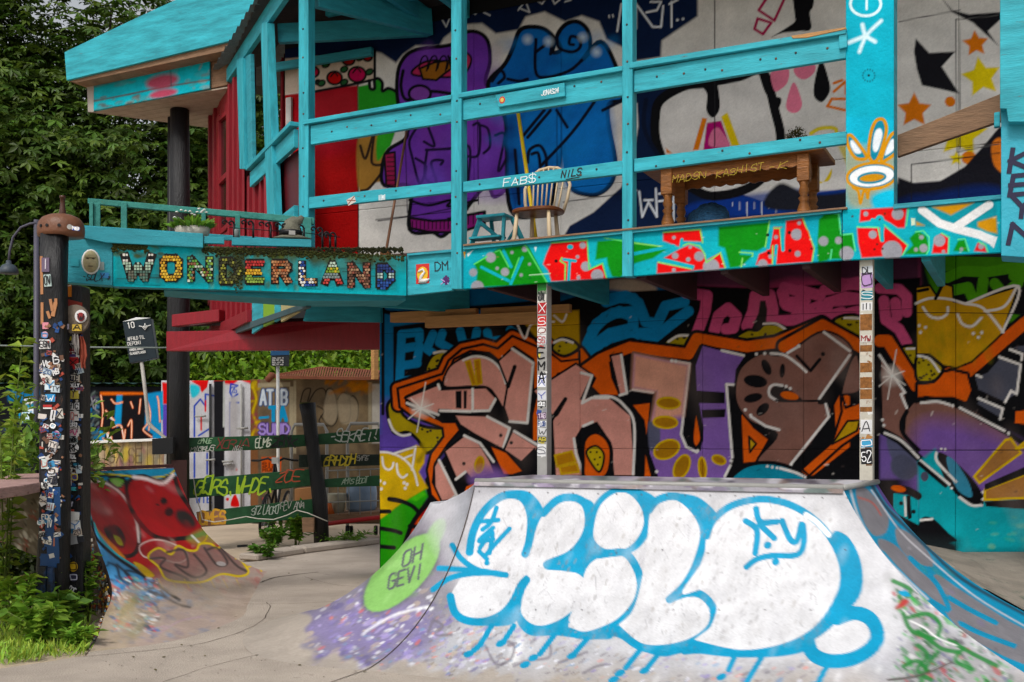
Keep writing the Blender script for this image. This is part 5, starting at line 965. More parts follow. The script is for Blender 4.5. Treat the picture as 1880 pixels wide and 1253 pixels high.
def tcol(k, fx, fy, g_):                                   # fx, fy: place inside the letter (fy down)
    if k == 0: return (('#101014', '#d8d4c8')[(int(fx*9)+int(fy*9)) % 2] if fy < .38 else ('#a8c0a8' if fy < .64 else g_.choice(['#4f6f62', '#5f7f70', '#6a6a5a'])))
    if k == 1: return g_.choice(['#d8a820', '#c89a1c', '#e0b83a', '#b8801c'])
    if k == 2: return g_.choice(GREENS+['#c8d0b8'])
    if k == 3: return g_.choice(['#3a3c18', '#4a4a1c', '#2c2c14', '#8a8a2c'])
    if k == 4: return g_.choice(['#b0201f', '#c03a34']) if fy < .36 else g_.choice(['#d8a820', '#c8901c']) if fy < .66 else g_.choice(['#7a9a34', '#8fae44'])
    if k == 5: return g_.choice(['#a8582a', '#b87a4a', '#9a6a4a', '#c08a5a', '#8a4a2a'])
    if k == 6: return g_.choice(['#1f3f8a', '#e0dcd0', '#2f5aa8', '#b08a5a', '#e8e4dc'])
    if k == 7: return '#bcd0bc' if fy < .25 else g_.choice(['#c8b020', '#7a9a2a']) if fy < .52 else '#7a8a88' if fy < .68 else g_.choice(['#b83028', '#c84a40'])
    if k == 8: return g_.choice(['#8a6048', '#9a7458', '#6a4434', '#8a4a38', '#b08a6a', '#5a3a28'])
    return g_.choice(['#1f2f6a', '#2a3f80']) if fy < .36 else g_.choice(['#b8c8c0', '#8fa8a0']) if fy < .55 else g_.choice(['#d0b040', '#c0c8b8']) if fy < .64 else g_.choice(['#1f4a98', '#2a5aa8', '#16306a'])
GROUT = cm('#1c1914', .9)
for k, (ch, x0, x1, y0, y1, sl) in enumerate(LET):
    g_ = random.Random(k+20); lwid = 13.5 if k else 15; hw = lwid/2
    st, wid = strokes(ch); sx = (x1-x0-lwid)/wid; sy = (y1-y0-lwid)/6
    segs = [np.array([(x0+hw+a*sx, y1-hw-c*sy) for a, c in q]) for q in st]
    if ch == 'W': segs = [np.array([(x0+12, y0+7), (x0+24, y1-7), (x0+36, y0+27), (x0+49, y1-7), (x1-12, y0+7)])]
    def inside(p): return min(Paint.dist(np.array([p]), q, False)[0] for q in segs)
    gb = MB(); cell = 5.2; lt = None
    cells = {}
    for iy in range(int((y1-y0)/cell)+2):
        for ix in range(int((x1-x0)/cell)+2):
            cx_ = x0+(ix+.5*(iy % 2 if k not in (0, 9) else 0))*cell; cy_ = y0+iy*cell
            dd = inside((cx_, cy_))
            if dd < hw-1.2:
                h = tcol(k, (cx_-x0)/(x1-x0), (cy_-y0)/(y1-y0), g_); a0 = g_.uniform(-.3, .3) if k not in (0, 9) else 0; r = cell*.63*g_.uniform(.85, 1.02)
                pp = [PB(cx_+r*math.cos(a0+math.pi/4+j*math.pi/2)*g_.uniform(.85, 1.05), cy_+r*math.sin(a0+math.pi/4+j*math.pi/2)*g_.uniform(.85, 1.05), .046+g_.uniform(0, .003)) for j in range(4)]
                if k == 6: pp = [PB(cx_+r*.8*math.cos(j*.785), cy_+r*.8*math.sin(j*.785), .048) for j in range(8)]
                cells.setdefault(h, MB()).prism(pp, -NB*.012)
    for q in segs:
        for i in range(len(q)-1):
            a, c = q[i], q[i+1]; d = (c-a)/max(np.linalg.norm(c-a), 1e-6); e = np.array([-d[1], d[0]])*(hw+.8); d = d*(hw*.75)
            gb.prism([PB(*(a-d-e), .037+.0006*i), PB(*(c+d-e), .037+.0006*i), PB(*(c+d+e), .037+.0006*i), PB(*(a-d+e), .037+.0006*i)], -NB*.01)
    lt = gb.build('letter', GROUT, sign); lt['label'] = 'mosaic letter '+ch
    for h, mb in cells.items(): tag(mb.build('tiles', cm(h, .3), lt), kind='stuff')
# carved face, tag, little tiles on the left board
def ellip(name, c, rx, rz, ry, m, parent, n=14, k=8, fn=None):
    mb = MB()
    for i in range(k+1):
        th = math.pi*i/k
        for j in range(n):
            a = 2*math.pi*j/n; x, y, z = math.sin(th)*math.cos(a), math.sin(th)*math.sin(a), math.cos(th)
            if fn: x, y, z = fn(x, y, z)
            mb.v.append(c+UB*x*rx+NB*y*ry+Z*z*rz)
    for i in range(k):
        for j in range(n): mb.f.append((i*n+j, i*n+(j+1) % n, (i+1)*n+(j+1) % n, (i+1)*n+j))
    return mb.build(name, m, parent, 0, True)
fc = PB(167, 481, .03); ellip('mask_plate', fc, .082, .115, .025, WHITE, bl)
mk_ = ellip('carved_face', fc+NB*.018, .066, .1, .05, mat('carved bone colour', '#a39a76', .8, .25, 30, .5), bl, 18, 12, lambda x, y, z: (x*(1-.12*z if z < 0 else 1), y*(1+.25*math.exp(-((z+.35)/.3)**2)-.35*math.exp(-((z-.22)/.1)**2)*(abs(x) < .7)), z))
for s_ in (-1, 1): ellip('eye', fc+NB*.055+UB*.024*s_+Z*.022, .012, .007, .008, cm('#4a4436'), mk_, 8, 6)
ellip('mouth', fc+NB*.072-Z*.05, .026, .005, .005, cm('#5a5240'), mk_, 8, 6); ellip('brow', fc+NB*.056+Z*.036, .05, .01, .012, MATS['carved bone colour'], mk_, 10, 6)
lettering('-SOLX *', PB(150, 515, .022), UB, Z, .06, .007, BLACK, bl, slant=.35, width=.24)
for x, y, w, h, col in ((137, 482, 14, 14, '#2f9fae'), (187, 489, 8, 15, '#7a8a88'), (192, 506, 15, 10, '#2f7fb8')): decal(bl, PB(x, y, .022), UB, Z, w*.005, h*.005, col, .006, 'tile')
# ================================================================ sticker covered gate post
post = thing('gate_post', 'black timber gate post plastered with stickers beneath brown helmet', 'post', PZ(105, 1140))
da, db = 9.35, 9.62
RT = random.Random(11)
logp = [(91, 428, 23), (91, 520, 23), (93, 620, 24), (95, 720, 25), (93, 820, 25), (92, 900, 26), (90, 980, 26), (88, 1060, 28), (86, 1148, 29)]
def log(name, q, d, m, parent, sqz=.8, n=14):
    mb = MB()
    for x, y, r in q:
        c = P(x, y, d)
        for j in range(n):
            a = 2*math.pi*j/n; rr = r*d/FPX*(1+.06*math.sin(3*a+y)); mb.v.append(c+Vector((math.copysign(abs(math.cos(a))**.6, math.cos(a))*rr, math.copysign(abs(math.sin(a))**.6, math.sin(a))*rr*sqz+rr*sqz, 0)))
    m_ = len(q)
    for i in range(m_-1):
        for j in range(n): mb.f.append((i*n+j, i*n+(j+1) % n, (i+1)*n+(j+1) % n, (i+1)*n+j))
    mb.f.append(tuple(range(n))); mb.f.append(tuple(range((m_-1)*n, m_*n))); return mb.build(name, m, parent, 0, True)
PW = mat('tarred post with peeled patches', '#141417', .5, .5, 5, .5, 18, (4, 4, .8), wear='#7a5238', wearamt=.06, wscale=6)
lg = log('timber', logp, da, PW, post)
tb2 = prism('timber', [P(114, 521, db), P(150, 525, db), P(152, 1125, db), P(112, 1130, db)], (0, .2, 0), BLACKW, post, .01)
prism('red_paint_patch', [P(116, 548, db-.004), P(151, 556, db-.004), P(152, 590, db-.004), P(142, 575, db-.004), P(130, 590, db-.004), P(114, 580, db-.004)], (0, .003, 0), cm('#8a2a1c', .6), tb2, 0)
bp_ = [prism('base_board', [P(70, 1040, 9.2), P(84, 1040, 9.2), P(81, 1150, 9.2), P(58, 1150, 9.2)], (0, .05, 0), mat('blue black worn board', '#123a66', .5, .5, 8, .3, wear='#14161a', wearamt=.3, wscale=4), post, .006),
       prism('base_board', [P(85, 1042, 9.22), P(96, 1042, 9.22), P(98, 1130, 9.22), P(84, 1130, 9.22)], (0, .05, 0), MATS['blue black worn board'], post, .006)]
XU = Vector((1, 0, 0))
def ps(host, px, py, w, h, col, txt=None, tc='#141418', d=da, lw=1.8, rot=0, shape='q'):
    k = d/FPX; c = P(px, py, d-.012-(.01 if host is lg else 0)); R_ = math.radians(rot); r = XU*math.cos(R_)+Z*math.sin(R_); u = -XU*math.sin(R_)+Z*math.cos(R_)
    if host is lg: c.y = d-.012+.25*((px-91)/25)**2*.12
    s = MB().prism([c+r*a*w*k/2+u*b_*h*k/2 for a, b_ in ([(-1, -1), (1, -1), (1, 1), (-1, 1)] if shape == 'q' else [(math.cos(a), math.sin(a)) for a in np.linspace(0, 6.283, 15)[:-1]])], (0, .012, 0)).build('sticker', cm(col), host)
    if txt: lettering(txt, c-r*w*k*.42-u*h*k*.32-Vector((0, .002, 0)), r, u, h*k*.64, lw*k, cm(tc), s, width=w*k*.84)
    return s
# named ones (photo places)
for a in ((82, 486, 14, 26, '#6a5a72', 'I', '#d8d0d8', 0), (86, 515, 13, 22, '#b8ccc8', 'OV', '#16161a', 5), (82, 598, 11, 12, '#d88a98', None, None, 0), (81, 615, 12, 13, '#d8a8b8', 'O', '#4a8ac0', 0), (81, 632, 21, 17, '#e4e4e2', 'ESN', '#1c1c22', 0), (78, 692, 9, 14, '#dcdcd6', None, None, 25),
          (90, 707, 18, 18, '#d4e4ea', 'Y', '#2a8ac0', 0), (104, 709, 10, 12, '#9a7a4a', 'O', '#201810', 0), (91, 731, 18, 14, '#2f8fc8', 'W', '#dfeaf0', 0), (86, 746, 16, 5, '#b82a28', None, None, 0), (86, 749.5, 16, 3, '#e4e4e0', None, None, 0), (96, 762, 9, 18, '#dcdcdc', 'I', '#202024', -8), (107, 760, 13, 18, '#c8c4ba', 'X', '#202024', 8), (96, 783, 9, 10, '#b8ccd8', 'O', '#ffffff', -20), (102, 797, 11, 12, '#e4dce8', 'O', '#b84a78', 0),
          (96, 822, 14, 22, '#a8a8ac', 'XK', '#1a1a20', -20), (80, 852, 12, 18, '#c8d8d4', 'U', '#b06a5a', 0), (93, 866, 15, 16, '#e0e0e0', 'O', '#101014', 0), (87, 884, 12, 14, '#3a9ac8', 'O', '#e8f0f4', 0), (98, 886, 12, 13, '#d8d8d8', 'S', '#303038', 0), (80, 922, 19, 10, '#e0e0e0', None, None, 30), (71, 961, 9, 10, '#9ac8d8', 'O', '#ffffff', 0), (80, 989, 12, 14, '#dadada', 'O', '#101014', 0), (93, 996, 13, 15, '#b06a4a', None, None, 0), (84, 668, 16, 14, '#20202a', 'VK', '#e4e4e4', 0), (101, 660, 12, 22, '#1c1c22', 'G', '#e4e4e4', 10), (101, 683, 14, 14, '#20202a', 'AB', '#e4e4e4', 20)):
    ps(lg, *a[:5], a[5], a[6] or '#141418', rot=a[7], shape='o' if a[5] == 'O' and a[2] < 13.5 else 'q')
for t, x, y, w, h in (('FCK', 77, 953, 17, 8), ('P-TV', 77, 968, 18, 12)): lettering(t, P(x, y, da-.035), XU, Z, h*da/FPX, 1.7*da/FPX, WHITE, lg, width=w*da/FPX)
for a in ((121, 534, 19, 22, '#c8741c', 'T', '#efe4d0', 0), (126, 622, 15, 9, '#1c1a10', 'SOLA', '#d8c81c', 0), (130, 639, 16, 16, '#d8d8d8', 'TNT', '#16161a', 0), (132, 653, 14, 5, '#4a3a78', None, None, 0), (134, 667, 19, 22, '#b01c20', 'X', '#141014', 0), (135, 683, 20, 7, '#cfcfc8', 'ERRO', '#242428', 0), (135, 695, 21, 13, '#cfc8b8', 'RULE', '#20202a', 0), (136, 708, 23, 8, '#141418', 'KILLY', '#eeeeee', 0), (136, 712.5, 23, 2, '#a81c1c', None, None, 0), (135, 725, 18, 15, '#c8b84a', 'I', '#4a2a50', 0), (135, 746, 19, 13, '#e0e0e0', 'HTC', '#26262a', 0), (133, 764, 22, 18, '#dcd8d4', '-O-', '#c88078', 0), (133, 780, 21, 10, '#1a1a1e', 'KOKO', '#e8e8e8', 0), (133, 794, 22, 14, '#e0d4d4', 'PV', '#d04a88', 0), (132, 808, 20, 9, '#8a9a9a', 'RIVER', '#16161a', 0), (132, 823, 24, 19, '#e4e4e4', 'BRK', '#101014', 8), (132, 839, 22, 9, '#101014', 'BOTCH.', '#e8e8e8', 0),
          (126, 856, 13, 20, '#d0ccc0', 'X', '#3a3a34', -5), (138, 854, 11, 11, '#2a7a98', 'O', '#101820', 0), (125, 883, 12, 18, '#d8d0d0', 'D', '#b02028', 0), (137, 877, 12, 14, '#4a5a9a', 'O', '#c8b84a', 0), (131, 898, 22, 7, '#16383c', 'WATRSC', '#4ab8c0', 0), (126, 925, 20, 14, '#1c2028', 'MONY', '#c8c8d8', 0), (131, 948, 28, 17, '#dcdcd8', None, None, -6), (137, 965, 20, 17, '#e4e4e4', 'Y', '#5a8ac0', 6), (122, 968, 12, 14, '#cfc8c4', 'X', '#a83838', 0), (128, 990, 26, 22, '#8f9092', None, None, 10),
          (134, 1041, 16, 18, '#d0a81c', 'O', '#3a2a10', 0), (135, 1060, 15, 16, '#35354c', 'O', '#c8c8d8', 0), (122, 1035, 14, 10, '#1a1a20', 'XD', '#c8c8c8', 0), (132, 1085, 15, 22, '#1c1c20', 'OSE', '#d8d8d8', -30), (119, 1096, 12, 6, '#101014', 'EKO', '#d8d8d8', 0), (128, 1112, 21, 10, '#101014', 'IISAH', '#eeeeee', 0), (128, 1122, 21, 6, '#101014', 'EPTORS', '#eeeeee', 0), (122, 1068, 8, 22, '#141418', 'S', '#dcdcdc', 15)):
    ps(tb2, *a[:5], a[5], a[6] or '#141418', db-.01, rot=a[7], shape='o' if a[5] in ('O', 'BRK') else 'q')
for k in range(230):                                       # scraps of torn paper and paint
    y = RT.uniform(590, 1030); x = RT.uniform(72, 112) if RT.random() < .7 else RT.uniform(118, 148)
    h_ = lg if x < 114 else tb2; ps(h_, x, y, RT.uniform(2, 11), RT.uniform(2, 10), RT.choice(['#8a6248', '#c8c4bc', '#1c4a88', '#123a70', '#b04a38', '#dcdcd8', '#6a4a38', '#1a4a80']), None, d=da if h_ is lg else db-.004, rot=RT.uniform(-60, 60))
for k in range(64):
    left = RT.random() < .55; y = RT.uniform(640, 1000) if left else RT.uniform(640, 1000); x = RT.uniform(75, 110) if left else RT.uniform(121, 146); h_ = lg if left else tb2; w_ = RT.uniform(9, 17); hh = RT.uniform(7, 15)
    ps(h_, x, y, w_, hh, RT.choice(['#dcdcd8', '#cfcac0', '#e4e4e2', '#b8c8d0', '#c8b8a8', '#d8d0c8', '#20222a', '#3a8ab8', '#a84a40']), RT.choice(['AK', 'ZO', 'TY', 'X', 'NOE', 'SK8', 'OM', 'HI', None, None]) , RT.choice(['#202026', '#3a3a44', '#8a2a2a', '#2a4a80']), d=(da if left else db-.006)-RT.uniform(0, .006), rot=RT.uniform(-22, 22), lw=1.2)
for x, y, w, h in ((90, 975, 16, 60), (96, 1010, 22, 50), (90, 915, 10, 40), (103, 930, 12, 70), (88, 1030, 30, 24)): ps(lg, x, y, w, h, '#14406f', None, rot=RT.uniform(-6, 6))
for x, y, w, h, r_ in ((93, 560, 5, 22, 10), (98, 568, 7, 26, -12), (88, 578, 5, 14, 20), (101, 555, 5, 14, 0), (74, 505, 5, 70, 1), (75, 575, 5, 40, 0)): ps(lg, x, y, w, h, '#b07a50', None, rot=r_)
# sawn disc, rags, brown skate helmet, bottle
disc = tag(MB().lathe(P(138, 587, 9.5), [(.0, -.02), (.125, -.02), (.13, 0), (.125, .02), (.0, .02)], 26, (0, -1, 0)).build('sawn_wood_disc', mat('grey sawn wood', '#6f6357', .8, .35, 9, .4), None, 0, False), 'round grey sawn wood disc with stickers nailed to gate post', 'wood disc')
ps(disc, 148, 581, 22, 24, '#e4e4e4', None, d=9.475, shape='o'); ps(disc, 148, 582, 13, 16, '#8a1c20', 'W', '#141418', d=9.46, shape='o'); ps(disc, 141, 602, 17, 12, '#c8a83a', 'A', '#1c1810', d=9.47); ps(disc, 115, 588, 14, 9, '#4a1c28', 'EAI', '#d8c8c8', d=9.46, rot=5); ps(disc, 118, 600, 16, 10, '#b8b0c0', None, d=9.465)
def rag(name, pxs, d, m, label):
    mb = MB(); n = len(pxs); vs = []
    for i, (x0, x1, y) in enumerate(pxs):
        for j in range(6): t = j/5; vs.append(P(x0+(x1-x0)*t, y+2*math.sin(j*2), d+.03*math.sin(j*2.2+i*.7)))
    mb.add(vs, [(i*6+j, i*6+j+1, (i+1)*6+j+1, (i+1)*6+j) for i in range(n-1) for j in range(5)]); return tag(mb.build(name, m, None, 0, True), label, 'cloth')
rag('hanging_rag', [(145, 152, 618), (144, 158, 635), (146, 160, 655), (148, 157, 668), (149, 158, 676)], 9.5, cm('#9a4a38', .9), 'faded red rag hanging from side of gate post')
rag('hanging_rag', [(133, 143, 614), (131, 145, 628), (138, 146, 640), (140, 144, 650)], 9.48, cm('#9a9490', .9), 'grey fuzzy rag hanging under wood disc')
hp = P(112, 433, 9.5); hel = thing('skate_helmet', 'brown dented skate helmet resting on top of gate post', 'helmet', hp)
hm = mat('brown helmet shell', '#6e4630', .45, .3, 7, .25, wear='#8a5a40', wearamt=.1)
MB().lathe(hp-Z*.012, [(.195, 0), (.2, .03), (.2, .075), (.188, .125), (.155, .165), (.1, .19), (.05, .2), (.001, .203)], 28, (0, 0, 1), 1, .85).build('shell', hm, hel, 0, True)
for a in (-125, -105, -75, -52): 
    q = math.radians(a); MB().lathe(hp+Vector((.2*math.cos(q), .17*math.sin(q), .06)), [(.014, -.004), (.014, .006)], 10, (math.cos(q), math.sin(q), 0)).build('vent_hole', BLACK, hel)
MB().lathe(P(128, 417, 9.33), [(.001, -.006), (.022, -.006), (.022, .006), (.001, .006)], 14, (0, -1, 0)).build('rivet', STEEL, hel); ps(hel, 139, 420, 14, 7, '#1c4ab0', 'NB', '#e8e8e8', d=9.34, rot=-8)
bot = P(115, 392, 9.5); tag(MB().lathe(bot-Z*.02, [(.03, 0), (.032, .02), (.024, .06), (.02, .1), (.021, .15), (.026, .152), (.026, .172), (.001, .174)], 12).build('bottle', cm('#4a2c20', .25), None, 0, True), 'small brown bottle neck standing on brown helmet', 'bottle')
# ================================================================ red cabin at the left end of the club house
cab = thing('red_cabin', 'dark red board clad cabin with turquoise roof edge raised on a black post', 'building', (-4.2, 15.2, 2.6))
def vb(name, pxa, pxb, ta, tb_, ba, bb, m, th=.03, parent=cab, out=.0): 
    o_ = Vector((-SD.y, SD.x, 0))*out; return prism(name, [SP(pxa, ta)+o_, SP(pxb, tb_)+o_, SP(pxb, bb)+o_, SP(pxa, ba)+o_], Vector((-SD.y, SD.x, 0))*th, m, parent, .003)
core = prism('wall', [SP(388, 204)+Vector((.06, .03, 0)), SP(452, 122)+Vector((.06, .03, 0)), SP(452, 440)+Vector((.06, .03, 0)), SP(388, 560)+Vector((.06, .03, 0))], Vector((.05, .03, 0)), cm('#4a1016'), cab, 0)
g_ = random.Random(8)
def line(x, x0, y0, x1, y1): return y0+(y1-y0)*(x-x0)/(x1-x0)
x = 388.; bi = 0
while x < 450:
    bi += 1; w = (6.5, 2.6)[bi % 2]; pr_ = (.012, .05)[bi % 2]; xe = min(x+w, 450)
    t0, t1 = line(x, 388, 206, 450, 124), line(xe, 388, 206, 450, 124)
    if 404 < x+2 < 425: vb('board', x, xe-.5, t0, t1, 212+(424-x)*.4, 212+(424-xe)*.4, RED, .03, core, .001); vb('board', x, xe-.5, 428, 420, 560, 555, RED, .03, core, .001)
    else: vb('board', x, xe-.5, t0, t1, 562, 556, RED, pr_, core, .001)
    x = xe
wn = vb('window', 405, 425, 222, 205, 430, 418, mat('dark window glass', '#14110f', .08, .2, spec=.8), .012, core)
for q in ((404, 408, 216, 212, 436, 432), (422, 426, 202, 198, 420, 416), (408, 422, 216, 204, 224, 212), (408, 422, 330, 316, 340, 326), (408, 422, 424, 412, 434, 422)): vb('frame', *q[:2], *q[2:], RED, .05, wn, .002)
# skirt boards below the splayed rail and under the deck
sk = vb('skirt', 433, 548, 350, 268, 470, 450, cm('#5a141c'), .01, cab, -.06)
x = 433.
while x < 500:
    bi += 1; xe = x+(8, 3)[bi % 2]; vb('board', x, xe-.3, line(x, 433, 344, 463, 318), line(xe, 433, 344, 463, 318), 470, 465, RED, (.012, .05)[bi % 2], sk, -.04); x = xe
beam('newel_post', SP(490, 300), SP(492, 440), .06, .06, RED, cab); beam('newel_top', SP(490, 300), SP(490, 305), .055, .055, WOOD, cab)
x = 390.
while x < 470:
    bi += 1; xe = x+(6.5, 2.8)[bi % 2]; vb('board', x, xe-.3, 528, 528, line(x, 400, 612, 470, 578)+g_.uniform(-3, 3), line(xe, 400, 612, 470, 578)+g_.uniform(-3, 3), RED, (.012, .05)[bi % 2], cab, .03); x = xe
for a, b_, col, y0, y1 in ((470, 490, TEAL, 614, 600), (491, 512, cm('#7fae2a'), 601, 590), (512, 523, TEAL, 592, 586), (524, 556, cm('#b3a878', .8), 592, 574)): vb('board', a, b_-.5, 535, 535, y0, y1, col, .03, cab, .02)
vb('skirt_rail', 400, 575, 615, 556, 628, 566, cm('#3f5a60'), .05, cab, .02)
vb('skirt_rail', 392, 470, 606, 570, 630, 592, RED, .06, cab, .05)
# recessed red boards beside the door, white jamb
RA = v3(SP(446, 0), 0)+Vector((.5, .35, 0)); RB = v3(PC(521, 0, CW), 0)
rw = prism('wall', [RA+Z*3.4, RB+Z*3.4, RB+Z*6.4, RA+Z*6.4], Vector((.1, .12, 0)), cm('#3d0d12'), cab, 0)
for k in range(7):
    a = RA.lerp(RB, k/7+.01); b_ = RA.lerp(RB, (k+1)/7-.01); prism('board', [v3(a, 3.45), v3(b_, 3.45), v3(b_, 6.35), v3(a, 6.35)], Vector((-.04, -.05, 0))*(.6+.4*(k % 2)), RED, rw)
prismA('door_jamb', [(524, 180), (534, 178), (534, 460), (524, 462)], CW-.05, .04, mat('old white paint', '#b8b4b0', .6, .3), cab)
# floor beams
prism('floor_beam', [P(315, 578, 15.0), P(402, 568, 14.8), P(402, 590, 14.8), P(315, 600, 15.0)], (.05, .12, 0), RED, cab, .006)
prism('floor_beam', [P(305, 609, 14.7), P(430, 607, 14.15), P(530, 591, 13.7), P(699, 584, 13.0), P(699, 641, 13.0), P(305, 645, 14.7)], (.05, .14, 0), RED, cab, .006)
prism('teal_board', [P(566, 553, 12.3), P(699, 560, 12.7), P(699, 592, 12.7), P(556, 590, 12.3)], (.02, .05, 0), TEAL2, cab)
prism('floor_slab', [P(345, 600, 15.2), P(699, 588, 13.4), P(699, 570, 15.5), P(360, 590, 17)], (0, 0, .06), cm('#2a1a1c'), cab, 0)
# roof overhang
CF = 11.34
prism('roof_fascia', [PC(118, 96, CF), PC(250, 33, CF), PC(420, -45, CF), PC(520, -90, CF), PC(520, 50, CF), PC(420, 76, CF), PC(122, 148, CF)], N*.06, TEAL, cab, .005)
prismA('roof_underside', [(125, 149), (420, 78), (420, 92), (140, 152)], CF+.04, .4, OLDWOOD, cab, .002)
bxf = prismA('box_side', [(172, 158), (385, 108), (385, 163), (172, 204)], CF+.28, .04, TEAL, cab, .004)
prismA('box_trim', [(172, 186), (385, 147), (385, 163), (172, 204)], CF+.265, .02, TEAL, bxf, .003)
def p_box(p):
    p.fill('#35a5b4'); p.speckle((170, 100, 390, 206), ['#2b93a2', '#47b0bb', '#6a5a4a'], 50, (2, 10), .4, 5, 91, -10)
    p.line([(172, 186), (240, 173), (300, 160), (385, 147)], 2.5, '#5a3a2c', 0, 3); p.ell(298, 150, 30, 13, -12, '#a03c50', 10, .9); p.ell(300, 172, 26, 8, -10, '#a83c52', 7, .9); p.line([(313, 120), (314, 158)], 1.5, '#1c4048', 0)
    p.speckle((172, 176, 385, 200), ['#5a3c2e', '#6b4a38', '#7a6a5a'], 45, (1, 4), .7, 2.5, 92, -10); p.line([(172, 160), (250, 140), (385, 108)], 4, '#5f5348', 0, 5, .7); p.speckle((340, 100, 388, 165), ['#8a8078', '#6a6058'], 14, (2, 5), .6, 3, 93)
surf('painted_board', bil((172, 158), (385, 108), (385, 163), (172, 204), CF+.262), 110, 30, p_box, MURAL, bxf, lip=N*.003)
prismA('box_end', [(159, 152), (172, 150), (172, 206), (161, 206)], CF+.26, .05, cm('#a09a92', .7), cab); prismA('box_end', [(385, 100), (418, 92), (418, 156), (385, 163)], CF+.3, .05, OLDWOOD, cab)
sfz = 6.35; f0, f1 = PZ(162, 206.5, sfz) if False else PC(162, 206, CF+.3), PC(418, 158, CF+.3)
bk = P(388, 236, 16.67); f0.z = f1.z = bk.z = sfz
for k in range(9):
    a0, a1 = k/9+.004, (k+1)/9-.004
    q = [f0.lerp(bk, a0), f1.lerp(bk, a0), f1.lerp(bk, a1), f0.lerp(bk, a1)]
    if k == 8: q = q[:2]+[bk]
    prism('soffit_plank', q, (0, 0, .02), mat('pale soffit plank', '#a89888', .7, .25, 6, .2), cab, 0)
prism('roof_deck', [v3(PC(130, 0, CF+.1), 6.85), v3(PC(480, 0, CF+.1), 6.85), v3(SE, 6.85)+Vector((1.5, 1.5, 0)), v3(SE, 6.85)+Vector((-2, 2, 0))], (0, 0, .06), cm('#3a3634'), cab, 0)
lg2 = thing('black_post', 'tall black painted log post under red cabin', 'post', PZ(328, 1010)); MB().tube([P(328, 1010, 15.6), P(329, 700, 15.6), P(331, 420, 15.6), P(330, 203, 15.7)], [.15, .145, .14, .135], 14).build('log', BLACKW, lg2, 0, True)
MB().tube([P(311, 1010, 15.7), P(313, 600, 15.7), P(314, 216, 15.7)], [.05, .05, .05], 8).build('drain_pipe', BLACK, lg2, 0, True)
prism('block', [P(279, 806, 15.3), P(318, 803, 15.3), P(318, 834, 15.3), P(279, 835, 15.3)], (0, .1, 0), BLACK, lg2, .006); MB().beam(P(329, 845, 15.4), P(329, 935, 15.4), .22, .02, (0, 1, 0)).build('rust_paint', cm('#30120e', .7), lg2)
# ================================================================ green plank fence
FK = K(290, 640, .31131); fen = thing('plank_fence', 'rough green plank fence with graffiti tags between black posts', 'fence', PZ(575, 1000))
def FD(px): return 15.75+(px-345)*.0027
def frail(q, m, txts=()):
    q = FK(q); o_ = prism('plank', [P(x, y, FD(x)) for x, y in q], (0, .06, 0), m, fen, .006)
    for t, x, y, w, h, col, lw_ in txts:
        x, y = FK('%d,%d' % (x, y))[0]; d = FD(x)-.004; 
        for k_, c_ in enumerate(t):
            if c_ != ' ': lettering(c_, P(x+k_*w*.31/len(t), y-.05*k_*w*.31/len(t)+math.sin(k_*2.3)*.8, d), (1, .04, .05), Z, h*.31*d/FPX*(1+.12*math.sin(k_*1.7)), lw_*1.15*d/FPX, cm(col), o_, width=w*.31*d/FPX/len(t)*.95, slant=.3, jit=.5)
FGR = mat('old green fence paint', '#245634', .55, .4, 5, .4, 20, wear='#5a3a34', wearamt=.08); FGB = mat('green black fence paint', '#1c2c22', .55, .5, 5, .4, wear='#5a2a22', wearamt=.1)
frail('180,527 890,508 895,575 560,600 180,612', FGR, (('OMNUE', 235, 560, 80, 22, '#8fae8a', 1.2), ('MIGRUS', 190, 610, 140, 26, '#b0b0a8', 1.2), ('ANGLE', 440, 600, 60, 22, '#b8b8b0', 1.0), ('ELMS', 572, 582, 90, 50, '#c4ccb8', 1.8), ('ZENK', 668, 580, 140, 52, '#0d0d10', 2.6), ('XCRIA', 340, 590, 190, 50, '#7a2a28', 1.6)))
frail('945,505 1310,472 1310,552 945,568', FGR, (('-SEKRE!!', 1010, 550, 290, 55, '#b8c0b8', 2.0),)); frail('830,628 1310,625 1310,690 830,702', FGB, (('ERHDOH', 980, 690, 180, 50, '#b8a41c', 2.4), ('SAFE', 1170, 660, 70, 26, '#9a9a94', 1.2)))
frail('175,772 912,712 915,808 560,850 180,885', FGR, (('GORS.WHDE.', 215, 862, 470, 80, '#8fae1f', 3.0), ('ZOE', 690, 790, 150, 55, '#a8482a', 2.0)))
frail('930,775 1310,748 1310,812 940,822', FGR, (('AMIS BOOT', 1085, 800, 150, 30, '#9ab09a', 1.2),)); frail('225,965 912,888 918,1000 560,1030 240,1055', FGR, (('STZ LACKO', 550, 980, 160, 45, '#a8b4a8', 1.3), ('FEV ANA', 720, 950, 140, 40, '#a8a8a0', 1.1)))
prism('painted_patch', [P(x, y, FD(x)-.004) for x, y in FK('228,968 395,952 400,1040 242,1052')], (0, .003, 0), cm('#a87a5c', .6), fen, 0); lettering('OMES', P(*FK('250,1035')[0], FD(345)-.008), (1, .04, .05), Z, .17, .03, cm('#c8952a'), fen, width=.36)
fp = MB().tube([P(*FK('965,1150')[0], 16.3), P(*FK('955,900')[0], 16.3), P(*FK('915,600')[0], 16.3), P(*FK('890,400')[0], 16.3), P(*FK('880,325')[0], 16.3)], [.115, .115, .1, .11, .125], 12).build('post', BLACKW, fen, 0, True)
